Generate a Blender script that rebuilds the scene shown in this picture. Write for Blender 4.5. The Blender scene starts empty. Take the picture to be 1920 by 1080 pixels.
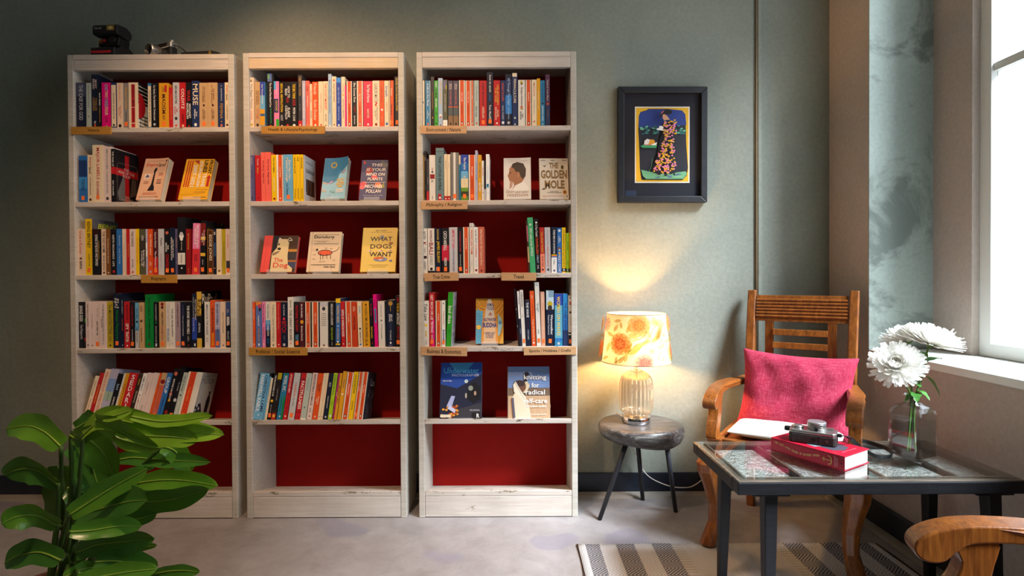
import bpy, bmesh, math, random
from mathutils import Vector, Matrix, Euler
random.seed(7)
R = math.radians
SC = bpy.context.scene
COL = SC.collection

# ------------------------------------------------------------------ camera
CAM_Y, CAM_Z, FPX = -2.65, 1.05, 1030.0
cam_d = bpy.data.cameras.new('camera')
cam_d.sensor_width = 36.0
cam_d.lens = 36.0 * FPX / 1920.0
cam_d.clip_start = 0.05
cam_d.shift_y = -10.0 / 1920.0
cam = bpy.data.objects.new('camera', cam_d)
COL.objects.link(cam)
PITCH, ROLL = -0.55, -0.28
cam.matrix_world = Matrix.Translation((0, CAM_Y, CAM_Z)) @ Matrix.Rotation(R(90 + PITCH), 4, 'X') @ Matrix.Rotation(R(ROLL), 4, 'Z')
SC.camera = cam

# ------------------------------------------------------------------ world, daylight, ceiling spots, exposure
world = bpy.data.worlds.new('world')
SC.world = world
world.use_nodes = True
_bg = world.node_tree.nodes['Background']
_bg.inputs[0].default_value = (0.80, 0.90, 1.0, 1)
_bg.inputs[1].default_value = 2.6

def light(name, kind, loc, target, power, color, **kw):
    d = bpy.data.lights.new(name, kind)
    d.energy = power
    d.color = color
    for k, v in kw.items():
        setattr(d, k, v)
    o = bpy.data.objects.new(name, d)
    COL.objects.link(o)
    o.location = loc
    if target is not None:
        o.rotation_euler = (Vector(target) - Vector(loc)).to_track_quat('-Z', 'Y').to_euler()
    return o

# daylight entering through the window of the right wall
light('hazy_sun', 'SUN', (4.8, -3.75, 6.4), (2.4, -1.8, 3.0), 17.5, (0.80, 0.90, 1.0), angle=R(22))
# two warm ceiling spots above the bookcases
light('ceiling_spot', 'SPOT', (-1.05, -0.80, 2.92), (-1.0, -0.30, 1.45), 46, (1.0, 0.60, 0.32), spot_size=R(80), spot_blend=1.0, shadow_soft_size=0.035)
light('ceiling_spot', 'SPOT', (-0.05, -0.85, 2.92), (-0.2, -0.30, 1.45), 18, (1.0, 0.70, 0.44), spot_size=R(88), spot_blend=1.0, shadow_soft_size=0.04)

# warm fill spot added further back in the room to brighten the lower shelves
light('shelf_fill_spot', 'SPOT', (-0.75, -1.90, 2.92), (-0.85, -0.25, 0.80), 150, (1.0, 0.66, 0.42), spot_size=R(80), spot_blend=0.9, shadow_soft_size=0.05)

SC.view_settings.view_transform = 'Standard'
SC.view_settings.look = 'None'
SC.view_settings.gamma = 1.0
SC.view_settings.use_curve_mapping = False
SC.view_settings.exposure = 0.0

# ------------------------------------------------------------------ small helpers
_MW = cam.matrix_world.copy()
def at(px, py, Y):
    """point of the plane of depth Y that a photograph pixel shows"""
    v = Vector(((px - 960.0) / FPX, -(py - 540.0 + 10.0) / FPX, -1.0))
    d = (_MW.to_3x3() @ v)
    o = _MW.translation
    t = (Y - o.y) / d.y
    return o + d * t

def srgb(h):
    if isinstance(h, (tuple, list)):
        return tuple(h)
    c = [int(h[i:i + 2], 16) / 255 for i in (0, 2, 4)]
    return tuple((x / 12.92 if x <= 0.04045 else ((x + 0.055) / 1.055) ** 2.4) for x in c)

_M = {}
def flat(h, rough=0.55, metal=0.0, spec=0.4):
    key = ('flat', h, rough, metal)
    if key in _M:
        return _M[key]
    m = bpy.data.materials.new('paint_' + str(h))
    m.use_nodes = True
    b = m.node_tree.nodes['Principled BSDF']
    b.inputs['Base Color'].default_value = (*srgb(h), 1)
    b.inputs['Roughness'].default_value = rough
    b.inputs['Metallic'].default_value = metal
    b.inputs['Specular IOR Level'].default_value = spec
    _M[key] = m
    return m

class NT:
    """tiny node-tree builder"""
    def __init__(s, name):
        s.m = bpy.data.materials.new(name)
        s.m.use_nodes = True
        s.t = s.m.node_tree
        s.b = s.t.nodes['Principled BSDF']
    def n(s, typ, ins=None, **kw):
        nd = s.t.nodes.new(typ)
        for k, v in kw.items():
            setattr(nd, k, v)
        for k, v in (ins or {}).items():
            s.set(nd.inputs[k], v)
        return nd
    def set(s, sock, v):
        if hasattr(v, 'is_output'):
            s.t.links.new(v, sock)
        else:
            sock.default_value = v
    def coord(s, which='Object'):
        return s.n('ShaderNodeTexCoord').outputs[which]
    def mapping(s, vec, scale=(1, 1, 1), loc=(0, 0, 0), rot=(0, 0, 0)):
        return s.n('ShaderNodeMapping', {'Vector': vec, 'Scale': scale, 'Location': loc, 'Rotation': rot}).outputs[0]
    def noise(s, vec, scale, detail=4, rough=0.55, dist=0.0):
        return s.n('ShaderNodeTexNoise', {'Vector': vec, 'Scale': scale, 'Detail': detail, 'Roughness': rough, 'Distortion': dist}).outputs[0]
    def ramp(s, fac, stops, interp='LINEAR'):
        nd = s.n('ShaderNodeValToRGB', {'Fac': fac})
        cr = nd.color_ramp
        cr.interpolation = interp
        while len(cr.elements) > 1:
            cr.elements.remove(cr.elements[-1])
        for i, (p, c) in enumerate(stops):
            e = cr.elements[0] if i == 0 else cr.elements.new(p)
            e.position = p
            c = srgb(c) if isinstance(c, (str, tuple)) else (float(c),) * 3
            e.color = (*c, 1)
        return nd.outputs[0]
    def mix(s, fac, a, b, blend='MIX'):
        nd = s.n('ShaderNodeMix', data_type='RGBA', blend_type=blend)
        s.set(nd.inputs[0], fac)
        for i, v in ((6, a), (7, b)):
            if isinstance(v, str):
                v = (*srgb(v), 1)
            s.set(nd.inputs[i], v)
        return nd.outputs[2]
    def math(s, op, a, b=0.0, c=0.0):
        nd = s.n('ShaderNodeMath', operation=op)
        s.set(nd.inputs[0], a)
        s.set(nd.inputs[1], b)
        s.set(nd.inputs[2], c)
        return nd.outputs[0]
    def sep(s, vec):
        return s.n('ShaderNodeSeparateXYZ', {0: vec}).outputs
    def bump(s, h, strength=0.3, dist=0.01):
        s.t.links.new(s.n('ShaderNodeBump', {'Height': h, 'Strength': strength, 'Distance': dist}).outputs[0], s.b.inputs['Normal'])
    def done(s, color=None, rough=None, metal=None, spec=None):
        if color is not None:
            s.set(s.b.inputs['Base Color'], color)
        if rough is not None:
            s.set(s.b.inputs['Roughness'], rough)
        if metal is not None:
            s.set(s.b.inputs['Metallic'], metal)
        if spec is not None:
            s.set(s.b.inputs['Specular IOR Level'], spec)
        return s.m

# ------------------------------------------------------------------ mesh builder
class MB:
    def __init__(s):
        s.v, s.f, s.mi, s.mats = [], [], [], []
    def _m(s, mat):
        if mat is None:
            return 0
        if mat not in s.mats:
            s.mats.append(mat)
        return s.mats.index(mat)
    def add(s, vs, fs, mat=None, M=None):
        o = len(s.v)
        k = s._m(mat)
        for p in vs:
            p = Vector(p)
            s.v.append(M @ p if M is not None else p)
        for f in fs:
            s.f.append(tuple(i + o for i in f))
            s.mi.append(k)
        return s
    def box(s, a, b, mat=None, M=None):
        (x0, y0, z0), (x1, y1, z1) = a, b
        vs = [(x0, y0, z0), (x1, y0, z0), (x1, y1, z0), (x0, y1, z0), (x0, y0, z1), (x1, y0, z1), (x1, y1, z1), (x0, y1, z1)]
        fs = [(0, 3, 2, 1), (4, 5, 6, 7), (0, 1, 5, 4), (1, 2, 6, 5), (2, 3, 7, 6), (3, 0, 4, 7)]
        return s.add(vs, fs, mat, M)
    def prism(s, pts, lo, hi, axis='x', mat=None, M=None):
        """closed 2D outline extruded from lo to hi along axis (x: pts are y,z; y: x,z; z: x,y)"""
        def p3(p, h):
            return {'x': (h, p[0], p[1]), 'y': (p[0], h, p[1]), 'z': (p[0], p[1], h)}[axis]
        n = len(pts)
        vs = [p3(p, lo) for p in pts] + [p3(p, hi) for p in pts]
        fs = [tuple(range(n))[::-1], tuple(range(n, 2 * n))]
        for i in range(n):
            j = (i + 1) % n
            fs.append((i, j, n + j, n + i))
        return s.add(vs, fs, mat, M)
    def lathe(s, prof, n=32, mat=None, M=None, rib=None, cap=True):
        vs, fs = [], []
        for (r, z) in prof:
            for i in range(n):
                a = 2 * math.pi * i / n
                rr = r * (1 + (rib(a, z) if rib else 0))
                vs.append((rr * math.cos(a), rr * math.sin(a), z))
        for k in range(len(prof) - 1):
            for i in range(n):
                j = (i + 1) % n
                fs.append((k * n + i, k * n + j, (k + 1) * n + j, (k + 1) * n + i))
        if cap:
            if prof[0][0] > 1e-5:
                fs.append(tuple(range(n))[::-1])
            if prof[-1][0] > 1e-5:
                fs.append(tuple((len(prof) - 1) * n + i for i in range(n)))
        return s.add(vs, fs, mat, M)
    def tube(s, pts, rad, n=8, mat=None, M=None, cap=True):
        pts = [Vector(p) for p in pts]
        rads = rad if isinstance(rad, (list, tuple)) else [rad] * len(pts)
        vs, fs = [], []
        up = None
        for i, p in enumerate(pts):
            t = (pts[min(i + 1, len(pts) - 1)] - pts[max(i - 1, 0)]).normalized()
            if up is None:
                up = Vector((0, 0, 1)) if abs(t.z) < 0.9 else Vector((1, 0, 0))
            a = t.cross(up).normalized()
            up = a.cross(t).normalized()
            for k in range(n):
                an = 2 * math.pi * k / n
                vs.append(p + (a * math.cos(an) + up * math.sin(an)) * rads[i])
        for i in range(len(pts) - 1):
            for k in range(n):
                j = (k + 1) % n
                fs.append((i * n + k, i * n + j, (i + 1) * n + j, (i + 1) * n + k))
        if cap:
            fs.append(tuple(range(n))[::-1])
            fs.append(tuple((len(pts) - 1) * n + i for i in range(n)))
        return s.add(vs, fs, mat, M)
    def loft(s, rings, mat=None, M=None):
        n = len(rings[0])
        vs = [p for r in rings for p in r]
        fs = [tuple(range(n))[::-1], tuple((len(rings) - 1) * n + i for i in range(n))]
        for k in range(len(rings) - 1):
            for i in range(n):
                j = (i + 1) % n
                fs.append((k * n + i, k * n + j, (k + 1) * n + j, (k + 1) * n + i))
        return s.add(vs, fs, mat, M)
    def mesh(s, name, mat=None, smooth=False, fix=False):
        me = bpy.data.meshes.new(name)
        me.from_pydata([tuple(p) for p in s.v], [], s.f)
        if s.mats:
            for m in s.mats:
                me.materials.append(m)
            me.polygons.foreach_set('material_index', s.mi)
        elif mat:
            me.materials.append(mat)
        if fix:
            bm = bmesh.new()
            bm.from_mesh(me)
            bmesh.ops.recalc_face_normals(bm, faces=bm.faces)
            bm.to_mesh(me)
            bm.free()
        if smooth:
            me.polygons.foreach_set('use_smooth', [True] * len(me.polygons))
        me.update()
        return me
    def obj(s, name, mat=None, parent=None, smooth=False, bevel=0.0, seg=2, subsurf=0, fix=False, angle=None):
        o = bpy.data.objects.new(name, s.mesh(name, mat, smooth, fix))
        COL.objects.link(o)
        if parent is not None:
            o.parent = parent
        if bevel:
            b = o.modifiers.new('bevel', 'BEVEL')
            b.width = bevel
            b.segments = seg
            b.limit_method = 'ANGLE'
            b.angle_limit = R(angle or 35)
        if subsurf:
            ss = o.modifiers.new('subsurf', 'SUBSURF')
            ss.levels = ss.render_levels = subsurf
        return o

def tag(o, label=None, cat=None, group=None, kind=None):
    if label: o['label'] = label
    if cat: o['category'] = cat
    if group: o['group'] = group
    if kind: o['kind'] = kind
    return o

def thing(name, label, cat, loc=(0, 0, 0), rot=(0, 0, 0), group=None):
    o = bpy.data.objects.new(name, None)
    o.empty_display_size = 0.05
    COL.objects.link(o)
    o.location = loc
    o.rotation_euler = rot
    return tag(o, label, cat, group)

def smooth_pts(pts, n=6):
    """Catmull-Rom through points"""
    pts = [Vector(p) for p in pts]
    out = []
    for i in range(len(pts) - 1):
        p0, p1, p2, p3 = pts[max(i - 1, 0)], pts[i], pts[i + 1], pts[min(i + 2, len(pts) - 1)]
        for k in range(n):
            t = k / n
            out.append(0.5 * ((2 * p1) + (p2 - p0) * t + (2 * p0 - 5 * p1 + 4 * p2 - p3) * t * t + (3 * p1 - p0 - 3 * p2 + p3) * t ** 3))
    out.append(pts[-1])
    return out

# ------------------------------------------------------------------ flat print (lettering, marks) laid on real surfaces
_TX = {}
def glyphs(txt, bold=0.0, shear=0.0):
    key = (txt, bold, shear)
    if key not in _TX:
        c = bpy.data.curves.new('lettering', 'FONT')
        c.body = txt
        c.size = 1.0
        c.resolution_u = 2
        c.offset = bold
        c.shear = shear
        c.align_x = 'CENTER'
        c.space_line = 0.85
        o = bpy.data.objects.new('lettering', c)
        me = bpy.data.meshes.new_from_object(o)
        vs = [(v.co.x, v.co.y) for v in me.vertices]
        fs = [tuple(p.vertices) for p in me.polygons]
        flip = me.polygons[0].normal.z < 0 if len(me.polygons) else False
        if flip:
            fs = [f[::-1] for f in fs]
        bpy.data.objects.remove(o)
        bpy.data.curves.remove(c)
        bpy.data.meshes.remove(me)
        if not vs:
            vs = [(0, 0)]
        xs = [v[0] for v in vs]; ys = [v[1] for v in vs]
        _TX[key] = (vs, fs, min(xs), max(xs), min(ys), max(ys))
    return _TX[key]

class Print:
    def __init__(s, step=0.00012, base=0.0003):
        s.items, s.k, s.step, s.base = [], 0, step, base
    def _add(s, vs, fs, col):
        s.items.append((vs, fs, col, s.base + s.k * s.step))
        s.k += 1
        return s
    def rect(s, u0, v0, u1, v1, col):
        return s._add([(u0, v0), (u1, v0), (u1, v1), (u0, v1)], [(0, 1, 2, 3)], col)
    def poly(s, pts, col):
        a = sum(pts[i][0] * pts[(i + 1) % len(pts)][1] - pts[(i + 1) % len(pts)][0] * pts[i][1] for i in range(len(pts)))
        if a < 0:
            pts = pts[::-1]
        return s._add(pts, [tuple(range(len(pts)))], col)
    def ell(s, cu, cv, ru, rv, col, n=14, a0=0.0, rot=0.0):
        c, q = math.cos(rot), math.sin(rot)
        pts = []
        for i in range(n):
            x, y = ru * math.cos(2 * math.pi * i / n), rv * math.sin(2 * math.pi * i / n)
            pts.append((cu + x * c - y * q, cv + x * q + y * c))
        return s._add(pts, [tuple(range(n))], col)
    def line(s, pts, w, col):
        vs, fs = [], []
        for i, p in enumerate(pts):
            a, b = pts[max(i - 1, 0)], pts[min(i + 1, len(pts) - 1)]
            dx, dy = b[0] - a[0], b[1] - a[1]
            L = math.hypot(dx, dy) or 1
            nx, ny = -dy / L * w / 2, dx / L * w / 2
            vs += [(p[0] - nx, p[1] - ny), (p[0] + nx, p[1] + ny)]
        for i in range(len(pts) - 1):
            fs.append((2 * i, 2 * i + 2, 2 * i + 3, 2 * i + 1))
        return s._add(vs, fs, col)
    def text(s, txt, u0, v0, u1, v1, col, bold=0.0, shear=0.0, rot=0, keep=True):
        """fit lettering into the box; rot -90 = reading downwards"""
        vs, fs, x0, x1, y0, y1 = glyphs(txt, bold, shear)
        if not fs:
            return s
        W, H = u1 - u0, v1 - v0
        w, h = max(x1 - x0, 1e-4), max(y1 - y0, 1e-4)
        LW, LH = (H, W) if rot else (W, H)
        sx, sy = LW / w, LH / h
        if keep:
            sx = min(sx, sy * 1.25)
            sy = min(sy, sx * 1.9)
        cu, cv = (u0 + u1) / 2, (v0 + v1) / 2
        mx, my = (x0 + x1) / 2, (y0 + y1) / 2
        out = []
        for (x, y) in vs:
            a, b = (x - mx) * sx, (y - my) * sy
            if rot == -90:
                a, b = b, -a
            elif rot == 90:
                a, b = -b, a
            out.append((cu + a, cv + b))
        return s._add(out, fs, col)
    def build(s, name, parent, fn, rough=0.5):
        mb = MB()
        for vs, fs, col, h in s.items:
            m = col if not isinstance(col, str) else flat(col, rough)
            mb.add([fn(u, v, h) for (u, v) in vs], fs, m)
        return tag(mb.obj(name, parent=parent), kind='stuff')
# ------------------------------------------------------------------ materials of the setting
def plaster(name, base, dark, light_, patch=1.3, stain=None):
    n = NT(name)
    c = n.coord('Object')
    big = n.noise(c, patch, 5, 0.6, 0.6)
    col = n.ramp(big, [(0.30, dark), (0.5, base), (0.72, light_)])
    fine = n.noise(c, 60, 3, 0.6)
    col = n.mix(0.10, col, n.ramp(fine, [(0.3, '3c3c36'), (0.7, 'e8e8e0')]), 'OVERLAY')
    if stain:
        s1 = n.noise(c, 2.6, 6, 0.68, 0.9)
        m = n.ramp(s1, [(0.50, 0.0), (0.60, 0.85)])
        col = n.mix(m, col, stain)
    h = n.math('ADD', n.math('MULTIPLY', big, 0.6), n.math('MULTIPLY', n.noise(c, 22, 6, 0.7), 0.4))
    n.bump(h, 0.35, 0.012)
    return n.done(col, 0.75, spec=0.25)

M_wall = plaster('sage_plaster', '8d9186', '84887d', '969a8f')
M_wall_r = plaster('taupe_plaster', 'c0b1a6', 'b8a99e', 'c9baaf')
M_jamb = plaster('stained_plaster', '98a29a', '909a92', 'a3ada5', 1.0, '687069')
M_ceil = plaster('ceiling_plaster', 'a9a597', 'a09c8e', 'b2aea0')

def concrete():
    n = NT('screed_floor')
    c = n.coord('Object')
    a = n.noise(c, 1.1, 6, 0.62, 0.4)
    col = n.ramp(a, [(0.28, '7c7573'), (0.5, '8a8483'), (0.72, '979291')])
    b = n.noise(c, 9, 6, 0.7, 0.5)
    col = n.mix(0.35, col, n.ramp(b, [(0.35, '736b68'), (0.65, 'a39d9c')]), 'MIX')
    p = n.noise(n.mapping(c, loc=(3.1, 1.7, 0)), 2.0, 2, 0.4)
    col = n.mix(n.ramp(p, [(0.63, 0.0), (0.645, 0.55)]), col, '7d7886')
    sp = n.noise(c, 55, 2, 0.5)
    col = n.mix(n.ramp(sp, [(0.72, 0.0), (0.76, 0.6)]), col, '6e655e')
    n.bump(n.math('ADD', b, n.math('MULTIPLY', n.noise(c, 90, 3), 0.3)), 0.12, 0.006)
    return n.done(col, n.ramp(a, [(0.3, 0.42), (0.7, 0.58)]), spec=0.4)
M_floor = concrete()

def baseboard_mat():
    n = NT('navy_gloss_paint')
    c = n.coord('Object')
    col = n.ramp(n.noise(c, 7, 5), [(0.35, '171b24'), (0.65, '252b38')])
    return n.done(col, 0.35)
M_base = baseboard_mat()

def struct(name, mb, mat, **kw):
    return tag(mb.obj(name, mat, **kw), kind='structure')

XR = 1.53          # right wall
WY0, WY1 = -2.95, -0.297   # window opening in depth
WZ0, WZ1 = 0.735, 2.96
TH = 0.36          # wall thickness
ZC = 3.0
XL, YF = -3.4, -3.6
struct('floor', MB().box((XL, YF, -0.05), (XR + TH, 0.12, 0)), M_floor)
struct('wall_back', MB().box((XL, 0, 0), (XR + TH, 0.12, ZC)), M_wall)
struct('wall_left', MB().box((XL - 0.12, YF, 0), (XL, 0.12, ZC)), M_wall)
struct('wall_front', MB().box((XL - 0.12, YF - 0.12, 0), (XR + TH, YF, ZC)), M_wall)
struct('ceiling', MB().box((XL - 0.12, YF, ZC), (XR + TH, 0.12, ZC + 0.1)), M_ceil)
wr = MB()
wr.box((XR, WY1 + 0.001, 0), (XR + TH, 0, ZC))
wr.box((XR, YF, 0), (XR + TH, WY0, ZC))
wr.box((XR, WY0, 0), (XR + TH, WY1 + 0.001, WZ0 - 0.03))
wr.box((XR, WY0, WZ1), (XR + TH, WY1 + 0.001, ZC))
wr.box((XR + TH - 0.09, -0.499, WZ0 - 0.03), (XR + TH, WY1 + 0.001, 2.96))  # wall strip added to hold direct sun off the far reveal
wall_r = struct('wall_right', wr, M_wall_r)
# plaster lining of the window recess: far reveal (stained), near reveal, head
rv = MB()
rv.box((XR - 0.004, WY1 - 0.004, WZ0), (XR + TH, WY1 + 0.0, ZC - 0.002))
struct('trim_1', rv, M_jamb, bevel=0.003)
struct('trim_2', MB().box((XR - 0.006, WY0, WZ0 - 0.03), (XR + TH, WY1 - 0.004, WZ0)), flat('e9ebe6', 0.5), bevel=0.004)

# window: frame, mullions and panes at the outer side of the recess
M_win = flat('e4e4dd', 0.45)
def pane_mat():
    m = bpy.data.materials.new('window_glass')
    m.use_nodes = True
    t = m.node_tree
    t.nodes.remove(t.nodes['Principled BSDF'])
    tr = t.nodes.new('ShaderNodeBsdfTransparent')
    gl = t.nodes.new('ShaderNodeBsdfGlossy')
    gl.inputs['Roughness'].default_value = 0.02
    lw = t.nodes.new('ShaderNodeLayerWeight')
    fr = t.nodes.new('ShaderNodeMath'); fr.operation = 'POWER'; fr.inputs[1].default_value = 4.0
    t.links.new(lw.outputs['Facing'], fr.inputs[0])
    mx = t.nodes.new('ShaderNodeMixShader')
    t.links.new(fr.outputs[0], mx.inputs[0])
    t.links.new(tr.outputs[0], mx.inputs[1])
    t.links.new(gl.outputs[0], mx.inputs[2])
    t.links.new(mx.outputs[0], t.nodes['Material Output'].inputs['Surface'])
    return m
M_pane = pane_mat()
wx = XR + TH - 0.06
fr = MB()
fw = 0.05
WT = 2.95
y0, y1, z0, z1 = WY0 + 0.002, -0.50, WZ0 + 0.002, WT - 0.002
for (a, b) in (((wx, y0, z0), (wx + 0.05, y0 + fw, z1)), ((wx, y1 - fw, z0), (wx + 0.05, y1, z1)), ((wx, y0 + fw, z0), (wx + 0.05, y1 - fw, z0 + fw)), ((wx, y0 + fw, z1 - fw), (wx + 0.05, y1 - fw, z1))):
    fr.box(a, b)
win = tag(fr.obj('window_1', M_win), kind='structure')
ym = (y0 + y1) / 2
MB().box((wx + 0.008, ym - 0.018, z0 + fw), (wx + 0.042, ym + 0.018, z1 - fw)).obj('mullion', M_win, win)
zm = (z0 + z1) / 2
MB().box((wx + 0.010, y0 + fw, zm - 0.015), (wx + 0.040, ym - 0.018, zm + 0.015)).obj('glazing_bar', M_win, win)
MB().box((wx + 0.010, ym + 0.018, zm - 0.015), (wx + 0.040, y1 - fw, zm + 0.015)).obj('glazing_bar', M_win, win)
for (a, b) in ((y0 + fw, ym - 0.018), (ym + 0.018, y1 - fw)):
    for (c, d) in ((z0 + fw, zm - 0.015), (zm + 0.015, z1 - fw)):
        MB().box((wx + 0.022, a, c), (wx + 0.026, b, d)).obj('pane', M_pane, win)

# baseboards with a cement fillet at their foot
struct('baseboard_back', MB().box((XL, -0.0072, 0.012), (XR - 0.022, 0, 0.105)), M_base, bevel=0.004)
struct('baseboard_right', MB().box((XR - 0.022, YF, 0.012), (XR, -0.001, 0.105)), M_base, bevel=0.004)
M_cem = flat('8c857b', 0.8)
struct('trim_3', MB().prism([(-0.060, 0.0), (-0.052, 0.010), (-0.012, 0.013), (0.0, 0.013), (0, 0)], XL, XR - 0.06, 'x'), M_cem)
struct('trim_4', MB().prism([(XR - 0.060, 0.0), (XR - 0.052, 0.010), (XR - 0.012, 0.013), (XR, 0.013), (XR, 0)], YF, -0.06, 'y'), M_cem)

# painted conduit running up the back wall
cx = at(1424, 300, -0.01).x
cd = thing('electrical_conduit', 'painted sage green conduit running straight up the wall behind the armchair', 'pipe', (cx, 0, 0))
MB().box((-0.008, -0.014, 0.105), (0.010, -0.0005, ZC - 0.002)).obj('channel', M_wall, cd, bevel=0.003)
MB().tube([(-0.013, -0.007, 0.105), (-0.013, -0.007, 1.6), (-0.013, -0.007, ZC - 0.002)], 0.0045, 8).obj('cable', flat('8a7a60', 0.6), cd, smooth=True)
for z in (0.6, 2.5):
    MB().box((-0.020, -0.016, z), (0.012, -0.0005, z + 0.012)).obj('clip', M_wall, cd, bevel=0.002)

# ------------------------------------------------------------------ bookcases
def painted_wood(name, base='cdc1b6', wear=0.62):
    n = NT(name)
    c = n.coord('Object')
    a = n.noise(c, 3.5, 5, 0.6)
    col = n.ramp(a, [(0.3, 'bbafa4'), (0.55, base), (0.75, 'd6ccc3')])
    gr = n.noise(n.mapping(c, (2.5, 40, 60)), 2.0, 4, 0.6)
    col = n.mix(0.22, col, n.ramp(gr, [(0.35, 'a89d8c'), (0.65, 'e4ddd2')]))
    ch = n.noise(n.mapping(c, (1.6, 6, 6)), 5.5, 7, 0.75, 0.3)
    chips = n.ramp(ch, [(wear, 0.0), (wear + 0.015, 1.0)])
    col = n.mix(chips, col, n.ramp(n.noise(c, 80, 4), [(0.4, '6f6453'), (0.6, 'a2957f')]))
    n.bump(n.math('SUBTRACT', n.math('MULTIPLY', gr, 0.4), n.math('MULTIPLY', chips, 0.7)), 0.4, 0.003)
    return n.done(col, 0.55, spec=0.35)
M_paint = painted_wood('worn_white_paint', wear=0.67)
M_paint_s = painted_wood('chipped_shelf_paint', wear=0.585)
M_side = painted_wood('side_paint', 'bcb8ac', 0.70)

def red_panel():
    n = NT('red_back_paint')
    c = n.coord('Object')
    a = n.noise(c, 4, 5, 0.6)
    col = n.ramp(a, [(0.3, '961410'), (0.7, 'a41813')])
    n.bump(n.noise(c, 60, 3), 0.08, 0.003)
    return n.done(col, 0.6, spec=0.12)
M_red = red_panel()

FY = -0.256          # front plane of the bookcases
SHZ = [1.710, 1.387, 1.069, 0.748, 0.432]     # shelf tops at their front edge
ST = 0.021           # shelf thickness
TILT = 0.052         # the two lowest shelves slope down to the back
BZ = 0.118
CASES = [('left', -1.927, -1.2035), ('middle', -1.1645, -0.4655), ('right', -0.4112, 0.2836)]
for ci, (cn, x0, x1) in enumerate(CASES):
    H = 2.030 if ci else 2.026
    st = 0.0255
    lab = {'left': 'worn white bookcase standing behind the leafy plant with cameras on top',
           'middle': 'worn white bookcase in the middle, bare top, dog books on its third shelf',
           'right': 'worn white bookcase beside the lamp with an empty red bottom bay'}[cn]
    bc = thing('bookcase', lab, 'bookcase', (0, 0, 0), group='white bookcases along the wall')
    MB().box((x0, FY, 0), (x0 + st, -0.004, H)).obj('side_panel', M_side, bc, bevel=0.0025)
    MB().box((x1 - st, FY, 0), (x1, -0.004, H)).obj('side_panel', M_side, bc, bevel=0.0025)
    MB().box((x0 + st, FY - 0.001, H - 0.022), (x1 - st, -0.004, H)).obj('top_board', M_paint, bc, bevel=0.002)
    MB().box((x0 + st, FY, H - 0.068), (x1 - st, FY + 0.022, H - 0.0225)).obj('top_rail', M_paint if ci != 1 else painted_wood('bare_pine', 'd3b68c', 0.75), bc, bevel=0.002)
    for k, z in enumerate(SHZ):
        dz = TILT if k == 4 else 0.0
        pr = [(FY + 0.001, z - ST), (-0.016, z - ST - dz), (-0.016, z - dz), (FY + 0.001, z)]
        MB().prism(pr, x0 + st, x1 - st, 'x').obj('shelf', M_paint_s, bc, bevel=0.002, fix=True)
    pr = [(FY + 0.001, BZ - 0.024), (-0.016, BZ - 0.016 - 0.068), (-0.016, BZ - 0.068), (FY + 0.001, BZ)]
    MB().prism(pr, x0 + st, x1 - st, 'x').obj('bottom_shelf', M_paint_s, bc, bevel=0.003, fix=True)
    MB().box((x0 + st + 0.001, FY + 0.001, 0.003), (x1 - st - 0.001, FY + 0.020, BZ - 0.025)).obj('kickboard', M_paint, bc, bevel=0.002)
    MB().box((x0 + st, -0.016, 0.015), (x1 - st, -0.008, H - 0.022)).obj('back_panel', M_red, bc)

# wooden category signs pinned to the shelf fronts
def sign_mat(name, c0, c1):
    n = NT(name)
    c = n.coord('Object')
    g = n.noise(n.mapping(c, (6, 60, 120)), 3, 5, 0.65, 0.4)
    return n.done(n.ramp(g, [(0.3, c0), (0.7, c1)]), 0.55)
M_sign_d = sign_mat('honey_pine', 'a8742a', 'c08c3a')
M_sign_l = sign_mat('pale_pine', 'b98a5c', 'd0a577')
SIGNS = [('History', 135, 210, 238, 253, 0, M_sign_d, 'left', 'first'),
         ('Health & Lifestyle/Psychology', 491, 610, 236.5, 252, 0.3, M_sign_d, 'middle', 'first'),
         ('Environment / Nature', 789, 875, 236, 251.5, 0, M_sign_l, 'right', 'first'),
         ('Philosophy / Religion', 790, 876.5, 376.5, 393, -0.4, M_sign_l, 'right', 'second'),
         ('Biography', 266, 333, 515, 531, 0.3, M_sign_d, 'left', 'third'),
         ('True Crime', 796, 860, 511, 527, -1.0, M_sign_l, 'right', 'third, at the left end'),
         ('Travel', 940, 1005, 511, 526.5, 0.5, M_sign_l, 'right', 'third, nearer the right end'),
         ('Political / Social Science', 468, 577, 651, 666.5, 0.2, M_sign_d, 'middle', 'fourth'),
         ('Business & Economics', 790, 876, 650, 667, 1.6, M_sign_l, 'right', 'fourth, at the left end'),
         ('Sports / Hobbies / Crafts', 982, 1080, 650, 665.5, -0.5, M_sign_l, 'right', 'fourth, at the right end')]
for (tx, xa, xb, ya, yb, rot, mat, cn, wh) in SIGNS:
    p, q = at(xa, yb, FY), at(xb, ya, FY)
    w, h = q.x - p.x, q.z - p.z
    shade = 'honey' if mat is M_sign_d else 'pale'
    where = wh.split(',')[0]
    extra = (',' + wh.split(',')[1]) if ',' in wh else ''
    o = MB().box((-w / 2, 0, -h / 2), (w / 2, 0.006, h / 2)).obj('shelf_sign', mat, bevel=0.0012)
    o.location = ((p.x + q.x) / 2, FY - 0.0065, (p.z + q.z) / 2)
    o.rotation_euler = (0, R(-rot) * -1, 0)
    tag(o, '%s wooden category sign on the %s shelf of the %s bookcase%s' % (shade, where, cn, extra), 'sign', 'category signs on the shelves')
    txt = tx.replace('Philosophy', 'Philosphy')
    pr = Print()
    tl = min(w * 0.80, 0.0046 * len(tx) * 1.6)
    uc = -0.012 if tx == 'History' else 0.0
    if tx == 'History':
        uc = at(178, 245, FY).x - o.location.x
        tl = 0.05
    pr.text(txt, uc - tl / 2, -h * 0.24, uc + tl / 2, h * 0.24, '2b2018', bold=0.012)
    pr.build('sign_lettering', o, lambda u, v, e: (u, -e, v))
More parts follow.
